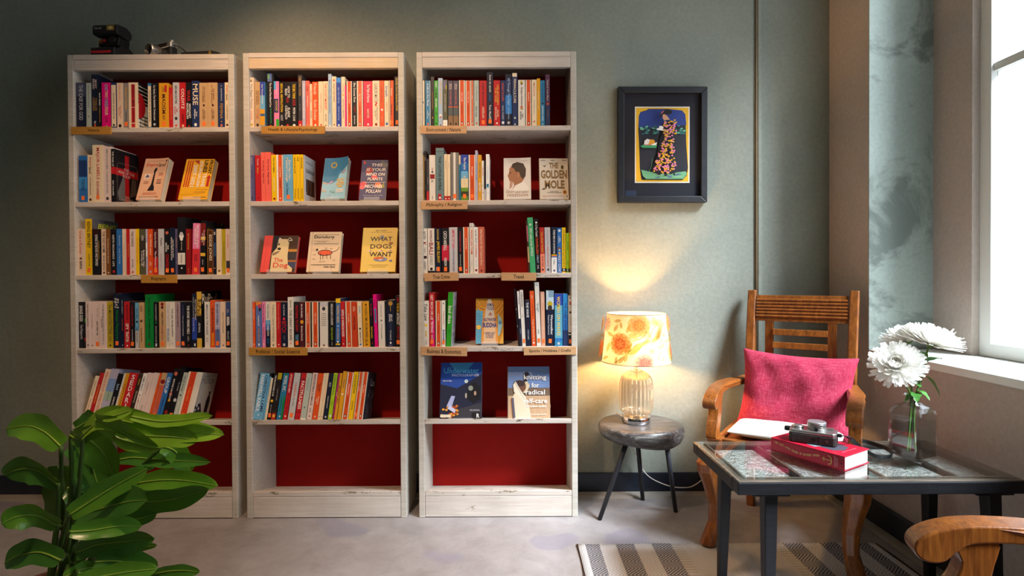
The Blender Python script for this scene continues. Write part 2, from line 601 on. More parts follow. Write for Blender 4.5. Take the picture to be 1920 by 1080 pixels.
# ------------------------------------------------------------------ books
PAL = {
 'k': ('17161c', 'black'), 'nv': ('22335f', 'navy'), 'nd': ('171f36', 'dark navy'), 'w': ('f1eee8', 'white'), 'ow': ('e2dcd2', 'off-white'),
 'cr': ('ecd8b6', 'cream'), 'pc': ('e9cdb2', 'peach'), 'pk': ('e3cdc6', 'pale pink'), 'tn': ('c9a476', 'tan'), 'gy': ('8e8a88', 'grey'),
 'lg': ('c6c5c9', 'light grey'), 'dg': ('3a393f', 'charcoal'), 'sg': ('b6c2b8', 'sage'), 'r': ('c21f27', 'red'), 'dr': ('8e171b', 'dark red'),
 'cm': ('d8314f', 'crimson'), 'mg': ('e5077f', 'magenta'), 'p': ('ee82b2', 'pink'), 'o': ('e2561f', 'orange'), 'am': ('dfa024', 'amber'),
 'y': ('f1c515', 'yellow'), 'oy': ('b9a41c', 'olive yellow'), 'gn': ('35a52a', 'bright green'), 'gk': ('0d8236', 'deep green'), 'em': ('45ab70', 'emerald'),
 'lm': ('a5cd22', 'lime'), 'tl': ('2b7da8', 'teal blue'), 'b': ('2e70b8', 'blue'), 'rb': ('2745a6', 'royal blue'), 'sb': ('6cadd4', 'sky blue'),
 'lb': ('a6c0da', 'light blue'), 'lv': ('b6b3cd', 'lavender'), 'sl': ('5a557f', 'slate purple'), 'br': ('7b4d24', 'brown'), 'db': ('3c2b22', 'dark brown'),
 'mn': ('4e1722', 'maroon'), 'sa': ('ee7f69', 'salmon'), 'co': ('f56a5c', 'coral'), 'tc': ('cc6852', 'terracotta'), 'te': ('6a8387', 'slate teal'),
 'ol': ('57573f', 'olive grey'), 'gd': ('b58a3c', 'bronze'), 'ct': ('eae2cf', 'orange and cream'), 'mv': ('a48f97', 'mauve'), 'st': ('ff6f28', 'orange'), 'gl': ('e6b83c', 'gold')}
def hx(c):
    return PAL[c][0] if c in PAL else c

M_pages = NT('page_edges')
_c = M_pages.coord('Object')
M_pages = M_pages.done(M_pages.ramp(M_pages.noise(M_pages.mapping(_c, (900, 900, 2)), 1.0, 2), [(0.3, 'cbbfa6'), (0.7, 'e8dfca')]), 0.8)
M_pages_w = flat('efece4', 0.8)
M_stick = flat('ff7a30', 0.6)

SHELF_BOOKS = {}      # (case, shelf) -> [(x, object, words)]
SPSET = 0.012
ROWS = []
def row(case, shelf, ox, oy, sc, base, lean, text):
    ROWS.append((case, shelf, ox, oy, sc, base, lean, text))

# columns: left right top ; cover ; print...   (print: colour from to width text | #colour from to [u0 u1] | @colour at radius | $ sticker)
row(0, 0, 150, 130, 9.393, 1003, 0, """
-60 105 235; nd; #4a5068 0 .3; lg .05 .82 .42 THE CASE FOR GOD
110 195 235; sg; dg .06 .55 .2 Barack Obama A Promised Land; @gy .74 .18
197 318 85; nd; pk .06 .30 .62 MARY\\nBEARD; gd .38 .72 .62 TWELVE\\nCAESARS; @o .94 .15; w .86 .91 .3 VA
320 380 315; k; w .14 .45 .42 MARY BEARD; gd .48 .85 .36 WOMEN & POWER
383 545 230; mg; sb .03 .17 .34 ONE; cr .18 .32 .34 TWO; sb .33 .53 .34 THREE; cr .54 .71 .34 FOUR; dr .74 .88 .3 Craig\\nBrown; @gd .95 .1
549 648 235; nv; #cr .05 .965 .1 .92; k .22 .8 .26 THE SHORTEST HISTORY OF WAR; @dg .93 .2
651 755 235; pc; sa .04 .38 .22 SUNIL KHILNANI; tc .42 .85 .5 THE IDEA OF\\nHISTORY; @k .945 .26
758 857 235; gy; am .08 .6 .5 Being a Human; dg .65 .85 .25 Charles Foster; $
860 1030 230; cr; #r .04 .54 .28 .66; #r .55 .88 .28 .66; #r .9 .98 .28 .66; mn .06 .53 .28 INSURGENT EMPIRE; mn .56 .87 .2 PRIYAMVADA GOPAL; =insurgent
1192 1258 240; tl; #cr .06 .97 .08 .92; k .16 .85 .34 THE SHORTEST HISTORY OF EUROPE
1261 1368 240; k; w .05 .83 .36 Our Bodies, Their Battlefield  Christina Lamb; @lg .92 .2""")
row(0, 0, 290, 130, 9.393, 1003, 0, """
76 245 238; am; mn .25 .68 .4 MAOISM; br .09 .22 .3 JULIA\\nLOVELL; br .70 .82 .28 A GLOBAL\\nHISTORY; #r .05 .2 .62 .84; $
248 320 312; r; gl .05 .9 .3 A Chequered Brilliance: The Many Lives
324 433 230; lg; k .07 .47 .36 BEN MACINTYRE; r .53 .69 .6 SAS\\nROGUE; @dg .79 .24; @tc .945 .2
438 551 228; r; w .04 .68 .44 COLDITZ; k .70 .89 .3 BEN MACINTYRE; @cr .95 .16
554 652 228; k; r .17 .42 .6 WAR; w .46 .8 .8 MARGARET\\nMACMILLAN; @r .96 .15
656 781 200; nv; cr .06 .52 .74 MUSE; w .57 .84 .5 Ruth\\nMillington; @w .93 .2
784 941 232; tn; br .05 .46 .34 THE ANARCHY\\nOF THE EMPIRE; @mn .5 .12; br .57 .84 .3 WILLIAM\\nDALRYMPLE; $
945 1108 232; tn; br .05 .46 .34 THE EMPIRE\\nOF THE MUGHALS; @mn .5 .12; br .57 .84 .3 WILLIAM\\nDALRYMPLE; $
1114 1235 235; nv; lg .12 .4 .28 Janina Ramirez; gd .46 .80 .42 FEMINA; @am .07 .08; @am .86 .08; @tc .945 .18
1240 1318 230; cr; r .05 .24 .46 Empire; k .25 .40 .46 land; dg .46 .86 .2 SATHNAM SANGHERA; @mn .94 .24""")
row(0, 1, 150, 265, 9.393, 1028, 0, """
-20 125 250; b; #1c3a70 .1 .45; #3f8fd0 .46 .7; nv .5 .75 .4 TIDES; $
130 222 235; cr; r .05 .24 .46 Empire; k .25 .40 .46 land; dg .46 .86 .2 SATHNAM SANGHERA; @mn .94 .24
226 404 62; cr; r .05 .60 .40 MAJOR LABELS; r .63 .88 .26 KELEFA SANNEH; $
406 550 90; pk; gy .04 .84 .26 SIMON SCHAMA  FOREIGN BODIES; @dg .93 .18
554 622 130; k; #r .34 .47; w .05 .33 .4 THE WAR OF; w .52 .95 .34 ERIC VUILLARD; =warpoor""")
row(0, 2, 150, 400, 9.0, 1018, 0, """
-60 85 262; pc; tc .04 .55 .34 Once a Runner; @br .64 .14; dg .7 .88 .28 BIRK
90 203 92; y; k .05 .52 .5 BEING BRITNEY; dg .62 .84 .24 JENNIFER OTTER; $; =britney
209 356 265; k; #2c0b10 0 .12; w .12 .8 .3 SONGS OF BLOOD AND SWORD; gd .26 .66 .18 +.25 FATIMA BHUTTO
360 442 262; pc; db .05 .52 .55 THE WAY HOME; dg .57 .9 .3 MARK BOYLE; @dg .95 .2
445 516 262; br; cr .05 .9 .3 The Naked and the Monarch; @w .95 .15
518 610 265; k; w .04 .9 .34 KEITH RICHARDS  LIFE; #r .9 .95 .35 .75
614 715 262; b; lb .05 .85 .36 Bookship   Lucy Cunning
718 778 262; pc; #sg .1 1 .8 1; tc .06 .85 .26 a strange sort of grace
781 842 262; r; gl .05 .88 .28 All the Way to the River
845 938 265; pk; k .05 .38 .42 THE CHOICE; dg .66 .84 .24 EDITH EGER; @tc .94 .2
941 995 262; y; tc .05 .88 .3 BOY WHO HARNESSED THE WIND
998 1110 265; ol; #3a322a .2 .75; w .05 .34 .34 William\\nFinnegan; w .38 .9 .6 Barbarian Days\\nA Surfing Life
1113 1140 265; lv; #w .3 .6; dg .1 .8 .3 MEMOIR
1145 1232 262; o; cr .05 .63 .48 the PARIS years; cr .68 .84 .4 Neil\\nGaiman; @lb .935 .2
1238 1320 265; mn; #r .62 1; w .03 .45 .36 Carrie Fisher; w .48 .88 .36 The Princess Di; $""")
row(0, 2, 290, 400, 9.0, 1018, 0, """
62 157 262; lg; k .12 .45 .4 Playlist; mv .48 .9 .2 ELIZABETH DAY
160 256 262; k; @tc .08 .28; @k .03 .2; w .3 .5 .62 ROB\\nHALFORD; r .55 .85 .56 CONFESS; $
262 340 240; nd; w .05 .85 .62 NOTES OF A CITY\\nPEOPLE MINUTE BOOK; $
346 388 262; sl; gl .1 .5 .3 NORMAN COWIE; lg .55 .9 .2 a memoir
392 526 65; k; @w .33 .3; @lg .29 .22; @w .38 .2; ow .4 .6 .18 Olivia Laing; #ow .62 .825 .02 .96; dg .65 .8 .2 Olivia Fraser; @w .885 .1
529 610 262; dr; gl .06 .5 .24 EAT THE BUDDHA; gd .85 .97 .2 Brock
621 742 165 2.0; p; #d8313a .5 1; w .04 .47 .6 BETWEEN TWO\\nKINGDOMS; mn .57 .78 .5 Suleika\\nJaouad; $
766 848 120 1.5; k; #7a1a18 .05 .3; #gl .3 .36; #6a1814 .36 .46; #gl .6 .66; w .05 .58 .6 The Whole World\\nGo Wrong; lg .7 .85 .2 PENNY; $; =floral
884 990 270; br; #b07a3a .02 .98 .06 .94; #4a2d14 .025 .975 .1 .9; cr .03 .78 .55 EDDIE JONES; $
994 1040 265; nd; w .06 .13 .6 m; #2d4a70 .3 .6; @am .86 .2
1044 1130 262; cr; #b48a5c .02 .9 .3 .34; #b48a5c .02 .9 .6 .63; #b48a5c .1 .95 .8 .84; @br .92 .2
1135 1197 265; oy; ol .05 .92 .34 Half Lives Many Unlikely Ties
1201 1276 262; pk; tc .05 .5 .34 Second Place; #dg .7 .88 .1 .95; $""")
row(0, 3, 150, 540, 9.393, 1030, 0, """
-60 100 245; k; w .08 .42 .4 SAVAGE GODS; lg .5 .8 .36 Paul Kingsnorth; #r .77 .84 .85 1; #gn .36 .44 .88 1
105 180 240; pk; k .05 .53 .3 ONE NIGHT IN BHUTAN; mv .6 .8 .3 A Journey; @dg .93 .16
183 246 240; pk; gy .1 .75 .24 REST THOMAS GREEN; @k .94 .16
250 350 240; pk; gy .1 .36 .22 JOE LE TAXI; k .42 .72 .26 AND THEN I AM; $
352 471 240; pk; gy .05 .85 .28 THE MUSEUM OF ORDINARY PEOPLE; sl .3 .6 .18 +-.2 CAROLINE; @lv .9 .12
475 586 245; oy; ol .05 .7 .56 The MOUNTBATTENS; dg .73 .86 .4 Andrew\\nLownie; @k .94 .13
590 720 95; nd; ^w .09 .28 .6 This|Much|Is|True; gk .31 .85 .5 Miriam Margolyes; $
723 771 180; nd; lg .04 .33 .4 MAYA ANGELOU; o .36 .7 .36 AND STILL I RISE; @lg .94 .18
775 878 242; r; mn .06 .4 .36 BEN MACINTYRE; w .47 .61 .5 SPY; k .6 .64 .4 &; w .64 .87 .5 TRAITOR; @w .95 .13
881 965 240; k; r .06 .55 .28 A WOMAN LIKE HER; lg .6 .84 .22 SANAM MAHER; $
970 1036 260; sb; #lg .62 1; nv .04 .42 .4 Vesper Flights; k .5 .9 .34 Helen Macdonald; @k .42 .26
1047 1125 255; tn; db .05 .23 .55 H IS for\\nHAWK; @db .4 .3; @gd .38 .18; db .56 .86 .28 Helen Macdonald
1150 1292 115; gk; k .05 .4 .26 THE LYRICS; k .42 .86 .3 Paul McCartney; @dr .93 .13
1296 1376 245; k; lg .04 .42 .26 CHASING ROBERT; @gk .45 .2; lg .52 .88 .26 VAUGHAN WILLIAMS; #lg .9 .97 .3 .7""")
row(0, 3, 290, 540, 9.393, 1030, 0, """
82 196 245; tn; @dr .05 .24; @mn .12 .2; db .22 .5 .4 Angela's Ashes; tc .52 .82 .4 Frank McCourt; $
200 266 245; ow; lv .05 .52 .46 LOUISE TRENCHI; b .56 .88 .5 FEARLESS
271 360 245; ow; nd .1 .8 .3 THE GIRL FROM ALEPPO; @lg .9 .16
366 450 245; mv; db .05 .55 .28 A WOMAN A LIFE IN MUSIC; $
455 536 245; nd; sl .06 .3 .3 A HIDDEN; lg .3 .74 .24 THE LURE OF DARKNESS; $
540 650 245; k; w .08 .7 .42 THIS MONK WEARS HEELS; lg .74 .86 .28 Kodo\\nNishimura; @dr .94 .1
656 746 95; nd; #rb .45 .85; lg .06 .55 .3 +.22 MATTHEW PERRY; lg .05 .72 .3 +-.2 Friends, Lovers and the Big Terrible Thing; #ow .92 .97 .4 .7
749 836 65; k; #d8ae3e 0 .12; #d8ae3e .12 .43 .0 .9; #d8ae3e .83 1; k .14 .42 .8 RuPaul; w .48 .8 .44 The House of\\nHidden Meanings; =rupaul
880 970 245; ow; nv .06 .72 .36 MIRACLE IN THE ANDES; gy .76 .9 .4 Nando\\nParrado
979 1060 215; o; w .05 .13 .3 !; nd .17 .68 .42 BIG BEACHES LITTLE BEARS; y .7 .95 .4 BOO PHUNE
1065 1151 245; lv; #5f6f9c .6 1; nv .05 .5 .44 BEYOND POSSIBLE; sl .55 .85 .4 NIMS PURJA; $
1155 1252 245; pc; dg .06 .85 .26 Diary of a Young Naturalist; @gy .95 .16
1257 1340 245; nd; #3b4e86 0 .3; #lg .32 .52 .2 .8; #k .5 .62 .5 .9; lg .1 .3 .5 The\\nMust; lg .64 .84 .34 BIRLEST; $""")
row(0, 4, 150, 685, 7.68, 772, 8.2, """
35 92 178; cr; k .12 .45 .3 Osman Yousefzada; r .5 .8 .26 The Go-Between; @k .93 .2
95 158 135; r; gl .05 .85 .3 ALWAYS A SIBLING; $
161 241 80; pc; tc .06 .85 .46 REBECCA SOLNIT ORWELL'S ROSES; $
244 362 75; lv; #7f9fd0 .2 .45; #9fb8a8 .45 .62; dg .3 .75 .16 A Passage North
366 442 145; k; lb .12 .45 .5 Sybil; w .5 .92 .32 CAROL ANN LEE
445 470 140; ow; k .1 .8 .4 THE LAST
472 531 140; am; db .2 .8 .3 A CARNIVAL OF SNACKERY
534 661 135; r; ^w .04 .9 .42 S|E|D|A|R|I|S
665 731 150; db; gl .05 .3 .3 Fatima; ow .32 .68 .34 The Runaways
734 790 138; w; k .04 .42 .4 LEMN SISSAY; r .45 .8 .4 MY NAME IS WHY
794 880 135; pk; gy .06 .6 .3 beautiful boy; dg .68 .84 .16 david sheff
882 969 135; pk; dg .9 .96 .2 memoir
971 1001 135; o; k .1 .9 .2 NOTEBOOK
1004 1082 135; tc; #tn 0 .26; @dr .19 .45; o .32 .75 .4 TO THE RIVER OLIVIA; $
1086 1160 135; b; w .06 .46 .56 GROUP; nv .5 .86 .3 CHRISTIE TATE; @lg .95 .2
1164 1250 75; k; @tc .1 .3; @dr .5 .3; @am .62 .2; @dr .85 .3; w .2 .6 .3 ANYONE CAN GROW; @w .93 .18
1254 1320 50; k; lg .25 .5 .3 To Calais; @lg .63 .35; $
1323 1386 130; sg; dg .06 .4 .4 THE LAST FLOWER; @dg .48 .2; w .6 .9 .3 AFRICAN PIANO
1390 1528 122; ct; #d8401c 0 1 .22 .86; gl .3 .62 .16 The Sky is Falling; $
1531 1602 125; ow; k .75 1 .6 #; =pessoa""")
row(1, 0, 460, 130, 9.393, 998, 0, """
60 155 140; pc; db .04 .1 .4 @; te .12 .62 .46 The Bigger Picture; tc .66 .85 .22 Vanessa Nakate; #oy .92 .96 .3 .7
163 260 218; tn; br .18 .5 .6 DECODING\\nTHE WORLD; tc .55 .85 .5 IN THINGS\\nTO COME; @dg .94 .25
263 345 215; sb; #rb 0 .3; #am .6 .7; #3b5f86 .7 .82; #am .75 .95; w .06 .48 .3 Four Thousand Weeks
386 505 70; k; #5c73a8 0 .15 .05 .7; #6fae5a .02 .1 .1 .35; w .17 .62 .3 The Great Plant-Based Con; em .64 .92 .26 JAYNE BUXTON; @o .97 .12
508 598 210; p; #3fa9d8 .0 .18 0 .4; #nv .38 .68 .02 .85; gl .4 .66 .4 GOOD; w .1 .35 .24 all my; @am .72 .12; #gn .82 1 .4 1
601 683 215; k; y .04 .66 .5 SEXUAL REVOLUTION; lg .7 .88 .5 LAURIE\\nPENNY; @w .96 .14
686 797 215; k; w .1 .35 .8 HOW TO\\nREAD; r .34 .46 .4 NOW; w .52 .82 .8 ELAINE\\nCASTILLO; @r .95 .18
803 918 215; k; y .05 .38 .44 THE BIG THINK; r .4 .53 .44 BOOK; w .57 .86 .34 PETER CAVE; @w .96 .22
929 1000 95; dg; gd .03 .4 .5 TIBETAN YOGA; gy .44 .8 .22 Ian A. Baker; #r .87 1; @cr .95 .18
1005 1062 200; lv; w .05 .82 .46 PSYCHEDELIC FOLK MEDICINE
1066 1130 200; co; k .1 .24 .55 Cat; w .26 .62 .36 personality test; @am .94 .2
1133 1178 255; cr; r .08 .5 .36 How to Feel Better; k .55 .84 .3 CATHY RENT
1181 1285 218; o; cr .04 .28 .5 Friends; cr .4 .85 .5 Robin Dunbar; @w .95 .16
1288 1375 210; cr; tc .04 .9 .2 Emotional Labor and Intelligent Souls; @tc .945 .2""")
row(1, 0, 605, 130, 9.393, 998, 0, """
18 98 210; cr; o .04 .62 .5 THE SCOUT MINDSET; dg .66 .92 .3 Julia Galef; @k .96 .12
101 158 78; lb; nv .05 .8 .34 Make Love Better: A Guide to Sensual Peace; @w .97 .2
162 240 120; cr; @r .075 .2; dg .14 .5 .3 WHAT CATS WANT; gy .55 .75 .16 Yuki; @dg .95 .14
244 325 145; rb; #3f8fe0 0 .1; lb .19 .52 .42 gay man talking; lb .58 .86 .42 daniel harding; @w .96 .2
329 395 128; cr; gy .1 .34 .22 KRISTIN NEFF; @am .36 .2; gy .44 .82 .26 FIERCE SELF COMPASSION
397 420 285; mg
425 515 208; O; The Art of Being
520 605 200; k; w .04 .46 .42 She Comes First; r .5 .7 .4 The Thinking\\nMan; w .75 .94 .3 Ian Kerner
606 710 205; O2; Ego Trick
719 880 205; cm; w .07 .46 .4 The Myth of Normal; cr .6 .8 .24 GABOR MATE; @w .94 .1
882 1005 200; cr; gy .06 .46 .5 GABOR MATE; r .46 .55 .4 ~; gy .57 .85 .5 When the Body\\nSays No; @dr .945 .18
1009 1083 195; o; br .05 .55 .3 A Book of Secrets; @w .63 .25; cr .7 .95 .2 Penguin Life
1087 1168 195; cr; b .12 .34 .56 breath; tc .38 .75 .24 JAMES NESTOR; @b .93 .28
1172 1260 195; mn; #o 0 1 .3 .9; #cr 0 1 .05 .2; cr .1 .4 .3 Chatter; mn .42 .84 .3 Harness It; $
1271 1340 125; k; y .04 .68 .52 DUDE, You're Gonna Be a DAD!; $""")
row(1, 1, 460, 280, 10.8, 1022, -0.4, """
88 196 120; sl; lg .05 .21 .22 Mark Epstein; k .24 .58 .16 The Zen of Therapy; k .88 .97 .24 VIKI
206 318 120; r; pk .07 .22 .24 Thich Nhat; gl .24 .42 .24 Silence; mn .88 .97 .3 V
321 414 55; co; mn .08 .72 .34 Keep Moving.  Maggie Smith
418 526 55; co; mn .08 .72 .34 Keep Going  Maggie Smith
532 640 110; y; k .05 .38 .3 Oliver van Tulleken; w .42 .85 .24 in the moment; @dr .94 .2
643 676 108; w; br .1 .6 .3 LIFE
679 740 108; o; cr .23 .5 .4 SOMETIMES; k .52 .74 .36 THE BODY; @w .93 .2
743 772 108; pk; br .2 .7 .2 ART OF REST
779 968 103; sb; cr .07 .58 .6 She Has Her\\nMother's Laugh; nv .61 .87 .22 +-.1 Carl Zimmer; $
971 1041 103; y; k .06 .4 .4 HOW TO GET A LIFE; k .72 .95 .3 THE SCHOOL
1044 1113 103; y; k .05 .14 .4 CALM; k .72 .95 .3 THE SCHOOL OF LIFE
1116 1180 103; y; k .06 .3 .4 RELATIONSHIPS; k .72 .95 .3 THE SCHOOL OF LIFE
1184 1203 108; lg; =elder""")
row(1, 3, 465, 545, 9.82, 1027, 0, """
50 86 355; sg; dg .1 .9 .4 THE SOUTH POLE
88 135 208; o; cr .1 .45 .4 Small Comfort; mn .5 .9 .3 Ia Genberg; @w .93 .2
149 256 208; #5d74b0; #e0883a 0 .08; #c44a6a .05 .14 .4 1; #k .13 .2 .55 .85; w .3 .52 .3 untethered; am .55 .88 .3 Priya Agrawal; #w .91 .96 .4 .65
261 319 208; p; k .05 .46 .44 None of the Above; k .5 .87 .36 Travis Alabanza; @w .93 .2
323 411 208; ow; #sb .4 .5; #b .5 .62; #nd .62 1; gy .04 .38 .4 THE DENIAL; lb .44 .51 .3 OF; w .52 .74 .42 DEATH; b .78 .95 .4 ERNEST\\nBECKER
415 520 208; cr; gy .05 .88 .38 THINGS I HAVE WITHHELD; @gy .95 .2
523 605 208; r; sa .05 .6 .34 How to be a Bad Muslim; mn .65 .84 .24 Hasan; @w .94 .14
609 726 210; nd; w .06 .3 .28 Lucy Cooke; @cm .37 .2; r .42 .67 .66 BITCH; gy .73 .84 .4 A REVOLUTIONARY\\nGUIDE; @lg .94 .2
735 840 120; ow; dg .06 .21 .24 DEATON; db .25 .86 .4 THE GREAT ESCAPE; @sa .92 .12
848 948 208; k; #dg .04 .06 .1 .9; r .08 .66 .5 NOTHING TO ENVY; sb .72 .86 .56 BARBARA\\nDEMICK; $
951 1040 208; mn; w .05 .35 .34 Eat the Buddha; @am .44 .36; w .53 .86 .34 Barbara Demick
1056 1150 208; O; The Fire Next Time
1153 1176 208; db; lg .1 .8 .3 POWER
1180 1298 208; O; Why I Write
1301 1322 208; nd; gy .1 .9 .3 GLOBAL
1326 1472 208; ow; #lg 0 .1; @dg .15 .22; dg .24 .27 .05 -; ~dg .25 .55; @mn .955 .1""")
row(1, 3, 605, 545, 9.82, 1027, 0, """
113 226 205; k; w .04 .52 .36 AFRICA IS NOT A COUNTRY; lm .57 .84 .28 DIPO FALOYIN; lg .88 .96 .16 vintage
238 326 145 0.6; nv; #y 0 .09; #3c6fb0 .1 .9; y .13 .5 .5 TALKING HEADS; lg .55 .58 .6 -; gl .62 .84 .3 DAN TEAGUE; #y .925 .955; @w .89 .2
346 419 200 -1; r; w .18 .77 .56 EMPIRE OF AMERICAN RULES; @w .93 .14
432 540 200 -1; O; On Liberty
545 646 205 -1; #c8401c; cr .04 .28 .42 SALT\\nROAD; mn .32 .62 .3 BEYOND A TRAUMA
656 740 200 -1.4; cr; sb .1 .26 .36 RETHINK; am .3 .52 .26 Rajmohan; @k .6 .2; dg .66 .9 .26 DESMOND TUTU; @b .945 .2
753 876 200 -1.4; am; db .05 .8 .42 MY FOURTH TIME, WE DROWNED; db .82 .9 .5 SALLY\\nHAYDEN; db .92 .97 .3 4E
884 953 150 -2; k; cm .1 .36 .4 the will to change; y .57 .83 .44 bell hooks; @r .92 .16
959 1023 70 -2; mg; nd .1 .24 .3 A Sultana; #2a9fc0 .27 .54 .3 .75; k .28 .53 .3 PATRIARCHY; @dr .96 .14
1033 1152 195 -1; ow; gy .07 .34 .18 SHANKAR VEDANTAM; @te .42 .14; te .5 .82 .22 The Power of Language
1176 1326 175; nd; @gd .07 .28; #gd .1 .24 .46 .54; w .3 .46 .42 SEE AT\\nDAWN; sl .48 .62 .4 THE BOOK OF; lg .64 .86 .2 THE COMPLETE; @w .915 .12; #sl .955 .985 .25 .7
1337 1446 95; k; r .03 .12 .4 HOW; y .14 .31 .4 TO BE AN; w .33 .57 .46 ANTIRACIST; r .6 .84 .3 IBRAM X. KENDI; $""")
row(1, 4, 470, 695, 10.8, 990, 4.6, """
45 232 85; sb; nv .04 .84 .32 +.22 CHRISTINA LAMB; w .04 .84 .36 +-.2 FAREWELL KABUL; @w .9 .07
236 276 85; k; #sb .08 1; lg .2 .9 .3 IDENTITY
279 319 180; cr; k .1 .9 .3 BEYOND TOLERATION
324 407 85; k; w .05 .5 .4 THE BILLIONAIRES CLUB; @y .6 .3; lg .68 .84 .26 JAMES CRABTREE; $
412 496 80; db; #oy 0 .14; #k .16 .8 .1 .9; lg .22 .7 .24 A Theory of Capitalism; #b02a20 .86 1; @gl .92 .34
516 632 85; tl; #gk .02 .05 .3 .8; #gk .5 1 .7 1; w .05 .4 .64 WOKE, INC.; gk .5 .84 .56 VIVEK\\nRAMASWAMY; @w .93 .13
641 727 80; r; w .03 .42 .4 OF BOYS AND MEN; mn .44 .86 .32 RICHARD V. REEVES; @cr .93 .2
746 872 80; lg; mv .2 .25 .3 THE; o .26 .52 .3 RADICAL; te .54 .72 .24 BILL HIGGS; $
890 997 80; r; #mn .13 .15 .1 .9; w .18 .78 .56 FACTFULNESS; #mn .84 .85; @mn .95 .12
1000 1113 85; sg; te .06 .42 .22 Humankind Rutger; @te .74 .16; #w .97 1
1124 1228 80; pk; mn .03 .7 .42 IRREVERSIBLE DAMAGE; te .74 .86 .34 ABIGAIL\\nSHRIER; @nv .93 .12""")
row(1, 4, 580, 695, 10.8, 992, 4.6, """
47 157 88; o; k .18 .45 .6 Noreena\\nHertz; cr .5 .68 .6 Thinking\\nFast; @w .94 .14
162 214 85; cr; tc .13 .8 .3 ON TYRANNY Twenty Lessons; @gy .94 .2
217 266 85; cr; tc .13 .8 .3 ON TYRANNY Twenty Lessons; @gy .94 .2
276 366 85; nd; lg .16 .34 .5 ZERO\\nTRUST; w .42 .84 .2 ANDREY KURKOV; @lg .945 .2
369 447 82; lm; ol .05 .48 .52 Political Strikes; ol .5 .8 .44 in American\\nCities; #w .9 .95 .3 .8
459 496 82; #b02a78; w .3 .62 .36 INVISIBLE
498 545 85; am; k .13 .8 .6 MATERIAL GIRLS
556 640 48; am; sl .1 .42 .4 Prepared; @w .48 .22; @lg .89 .12
652 778 65; O; A Room of Own
784 874 58; y; k .07 .46 .44 AS OUR ELECTIONS; br .6 .83 .36 DWYN
888 968 62; O$; On Fire
976 1076 60; O; The Virus
1082 1104 60; nd; lg .1 .9 .3 CASTE; =caste""")
row(2, 0, 785, 130, 9.393, 992, 0, """
38 105 195; cr; tc .05 .44 .22 BARRY COMMONER; @nv .475 .3; te .53 .83 .26 SACRED NATURE; gy .87 .97 .2 KA
120 210 197; tl; w .06 .55 .34 A Life on Our Planet; w .64 .83 .42 David\\nAttenborough; @tc .94 .22; #w 0 1 .9 1
218 275 125; k; gd .05 .9 .3 Orchid and the Dandelion; @am .82 .2
279 341 197; gn; w .03 .16 .5 PROJECT\\nDRAW; k .18 .38 .5 NO MORE; w .39 .58 .5 WE COOK; k .6 .82 .34 BEN\\nTURNER; @k .93 .2
345 425 150; lb; gl .06 .55 .42 THE NATURE BOOK; @w .77 .3; @tc .8 .2; @nd .965 .14
428 509 185; ol; #6f6a8a .02 .2 .1 .8; #oy .11 .2 .6 .85; lg .22 .77 .26 FLYAWAY FORESTS; #w .86 1; @gd .92 .1
521 606 197; #474256; #o .56 .58; #4f5a5c .58 .75; #8a6a4a .76 1; pk .06 .2 .5 AMITAV\\nGHOSH; sa .22 .52 .22 THE NUTMEG'S CURSE; @k .94 .2
612 701 195; #474256; #o .56 .58; #4f5a5c .58 .75; #8a6a4a .76 1; pk .06 .2 .5 AMITAV\\nGHOSH; sa .22 .52 .22 THE NUTMEG'S CURSE; @k .94 .2
713 817 192; O; Indian Jungle
826 921 195; O; How to Blow Up
926 970 197; O; Silent Spring
980 1062 193; sg; gy .06 .5 .42 The Nightingale; nv .55 .8 .4 Sam Lee; @tc .93 .22
1074 1201 193; r; mn .06 .55 .28 ROBERT MACFARLANE; cr .57 .82 .3 UNDERLAND; $""")
row(2, 0, 910, 130, 9.393, 992, 0, """
32 138 50; nd; w .05 .38 .4 how to speak; b .4 .53 .36 whale; w .6 .86 .36 Tom Mustill; $
147 263 190; r; gl .08 .55 .6 LIFE BETWEEN\\nTHE TIDES; cr .58 .85 .56 ADAM\\nNICOLSON; @w .93 .14
272 350 195; nv; o .05 .45 .42 WHAT IS LIFE?; lg .55 .85 .34 PAUL NURSE; @w .92 .3
355 466 85; nd; #nv .1 .4; #2f7fc8 .4 .76; lb .07 .6 .42 All Through The Night; lb .64 .86 .2 DANI ROBERTSON; @lg .93 .2
476 570 60; nv; #cr .0 .07 .05 .9; cr .11 .56 .44 PERMACULTURE; sb .13 .66 .12 +-.3 Principles and Pathways; @sg .84 .2; @sg .96 .16
581 702 185; ow; @gn .06 .2; @am .04 .15; @dr .09 .12; k .16 .56 .3 Eating to Extinction; @tc .59 .18; @gd .62 .16; dg .68 .86 .5 DAN\\nSALADINO
713 809 182; O; Being Mortal
819 906 182; cr; tc .07 .36 .36 METAZOA; gy .4 .78 .16 PETER GODFREY-SMITH; @tc .9 .18
909 970 158; am; cr .05 .85 .34 The Heartbeat of Trees; @am .93 .2
973 1051 190; tl; nv .06 .45 .34 THE WILD SILENCE; @k .5 .2; w .56 .88 .3 RAYNOR WINN; @lg .95 .14
1061 1140 88; #56324a; #2b3054 .6 1; lg .1 .5 .34 Yours Is Your Mind; @o .57 .2; gd .65 .86 .2 Sophy Hendra""")
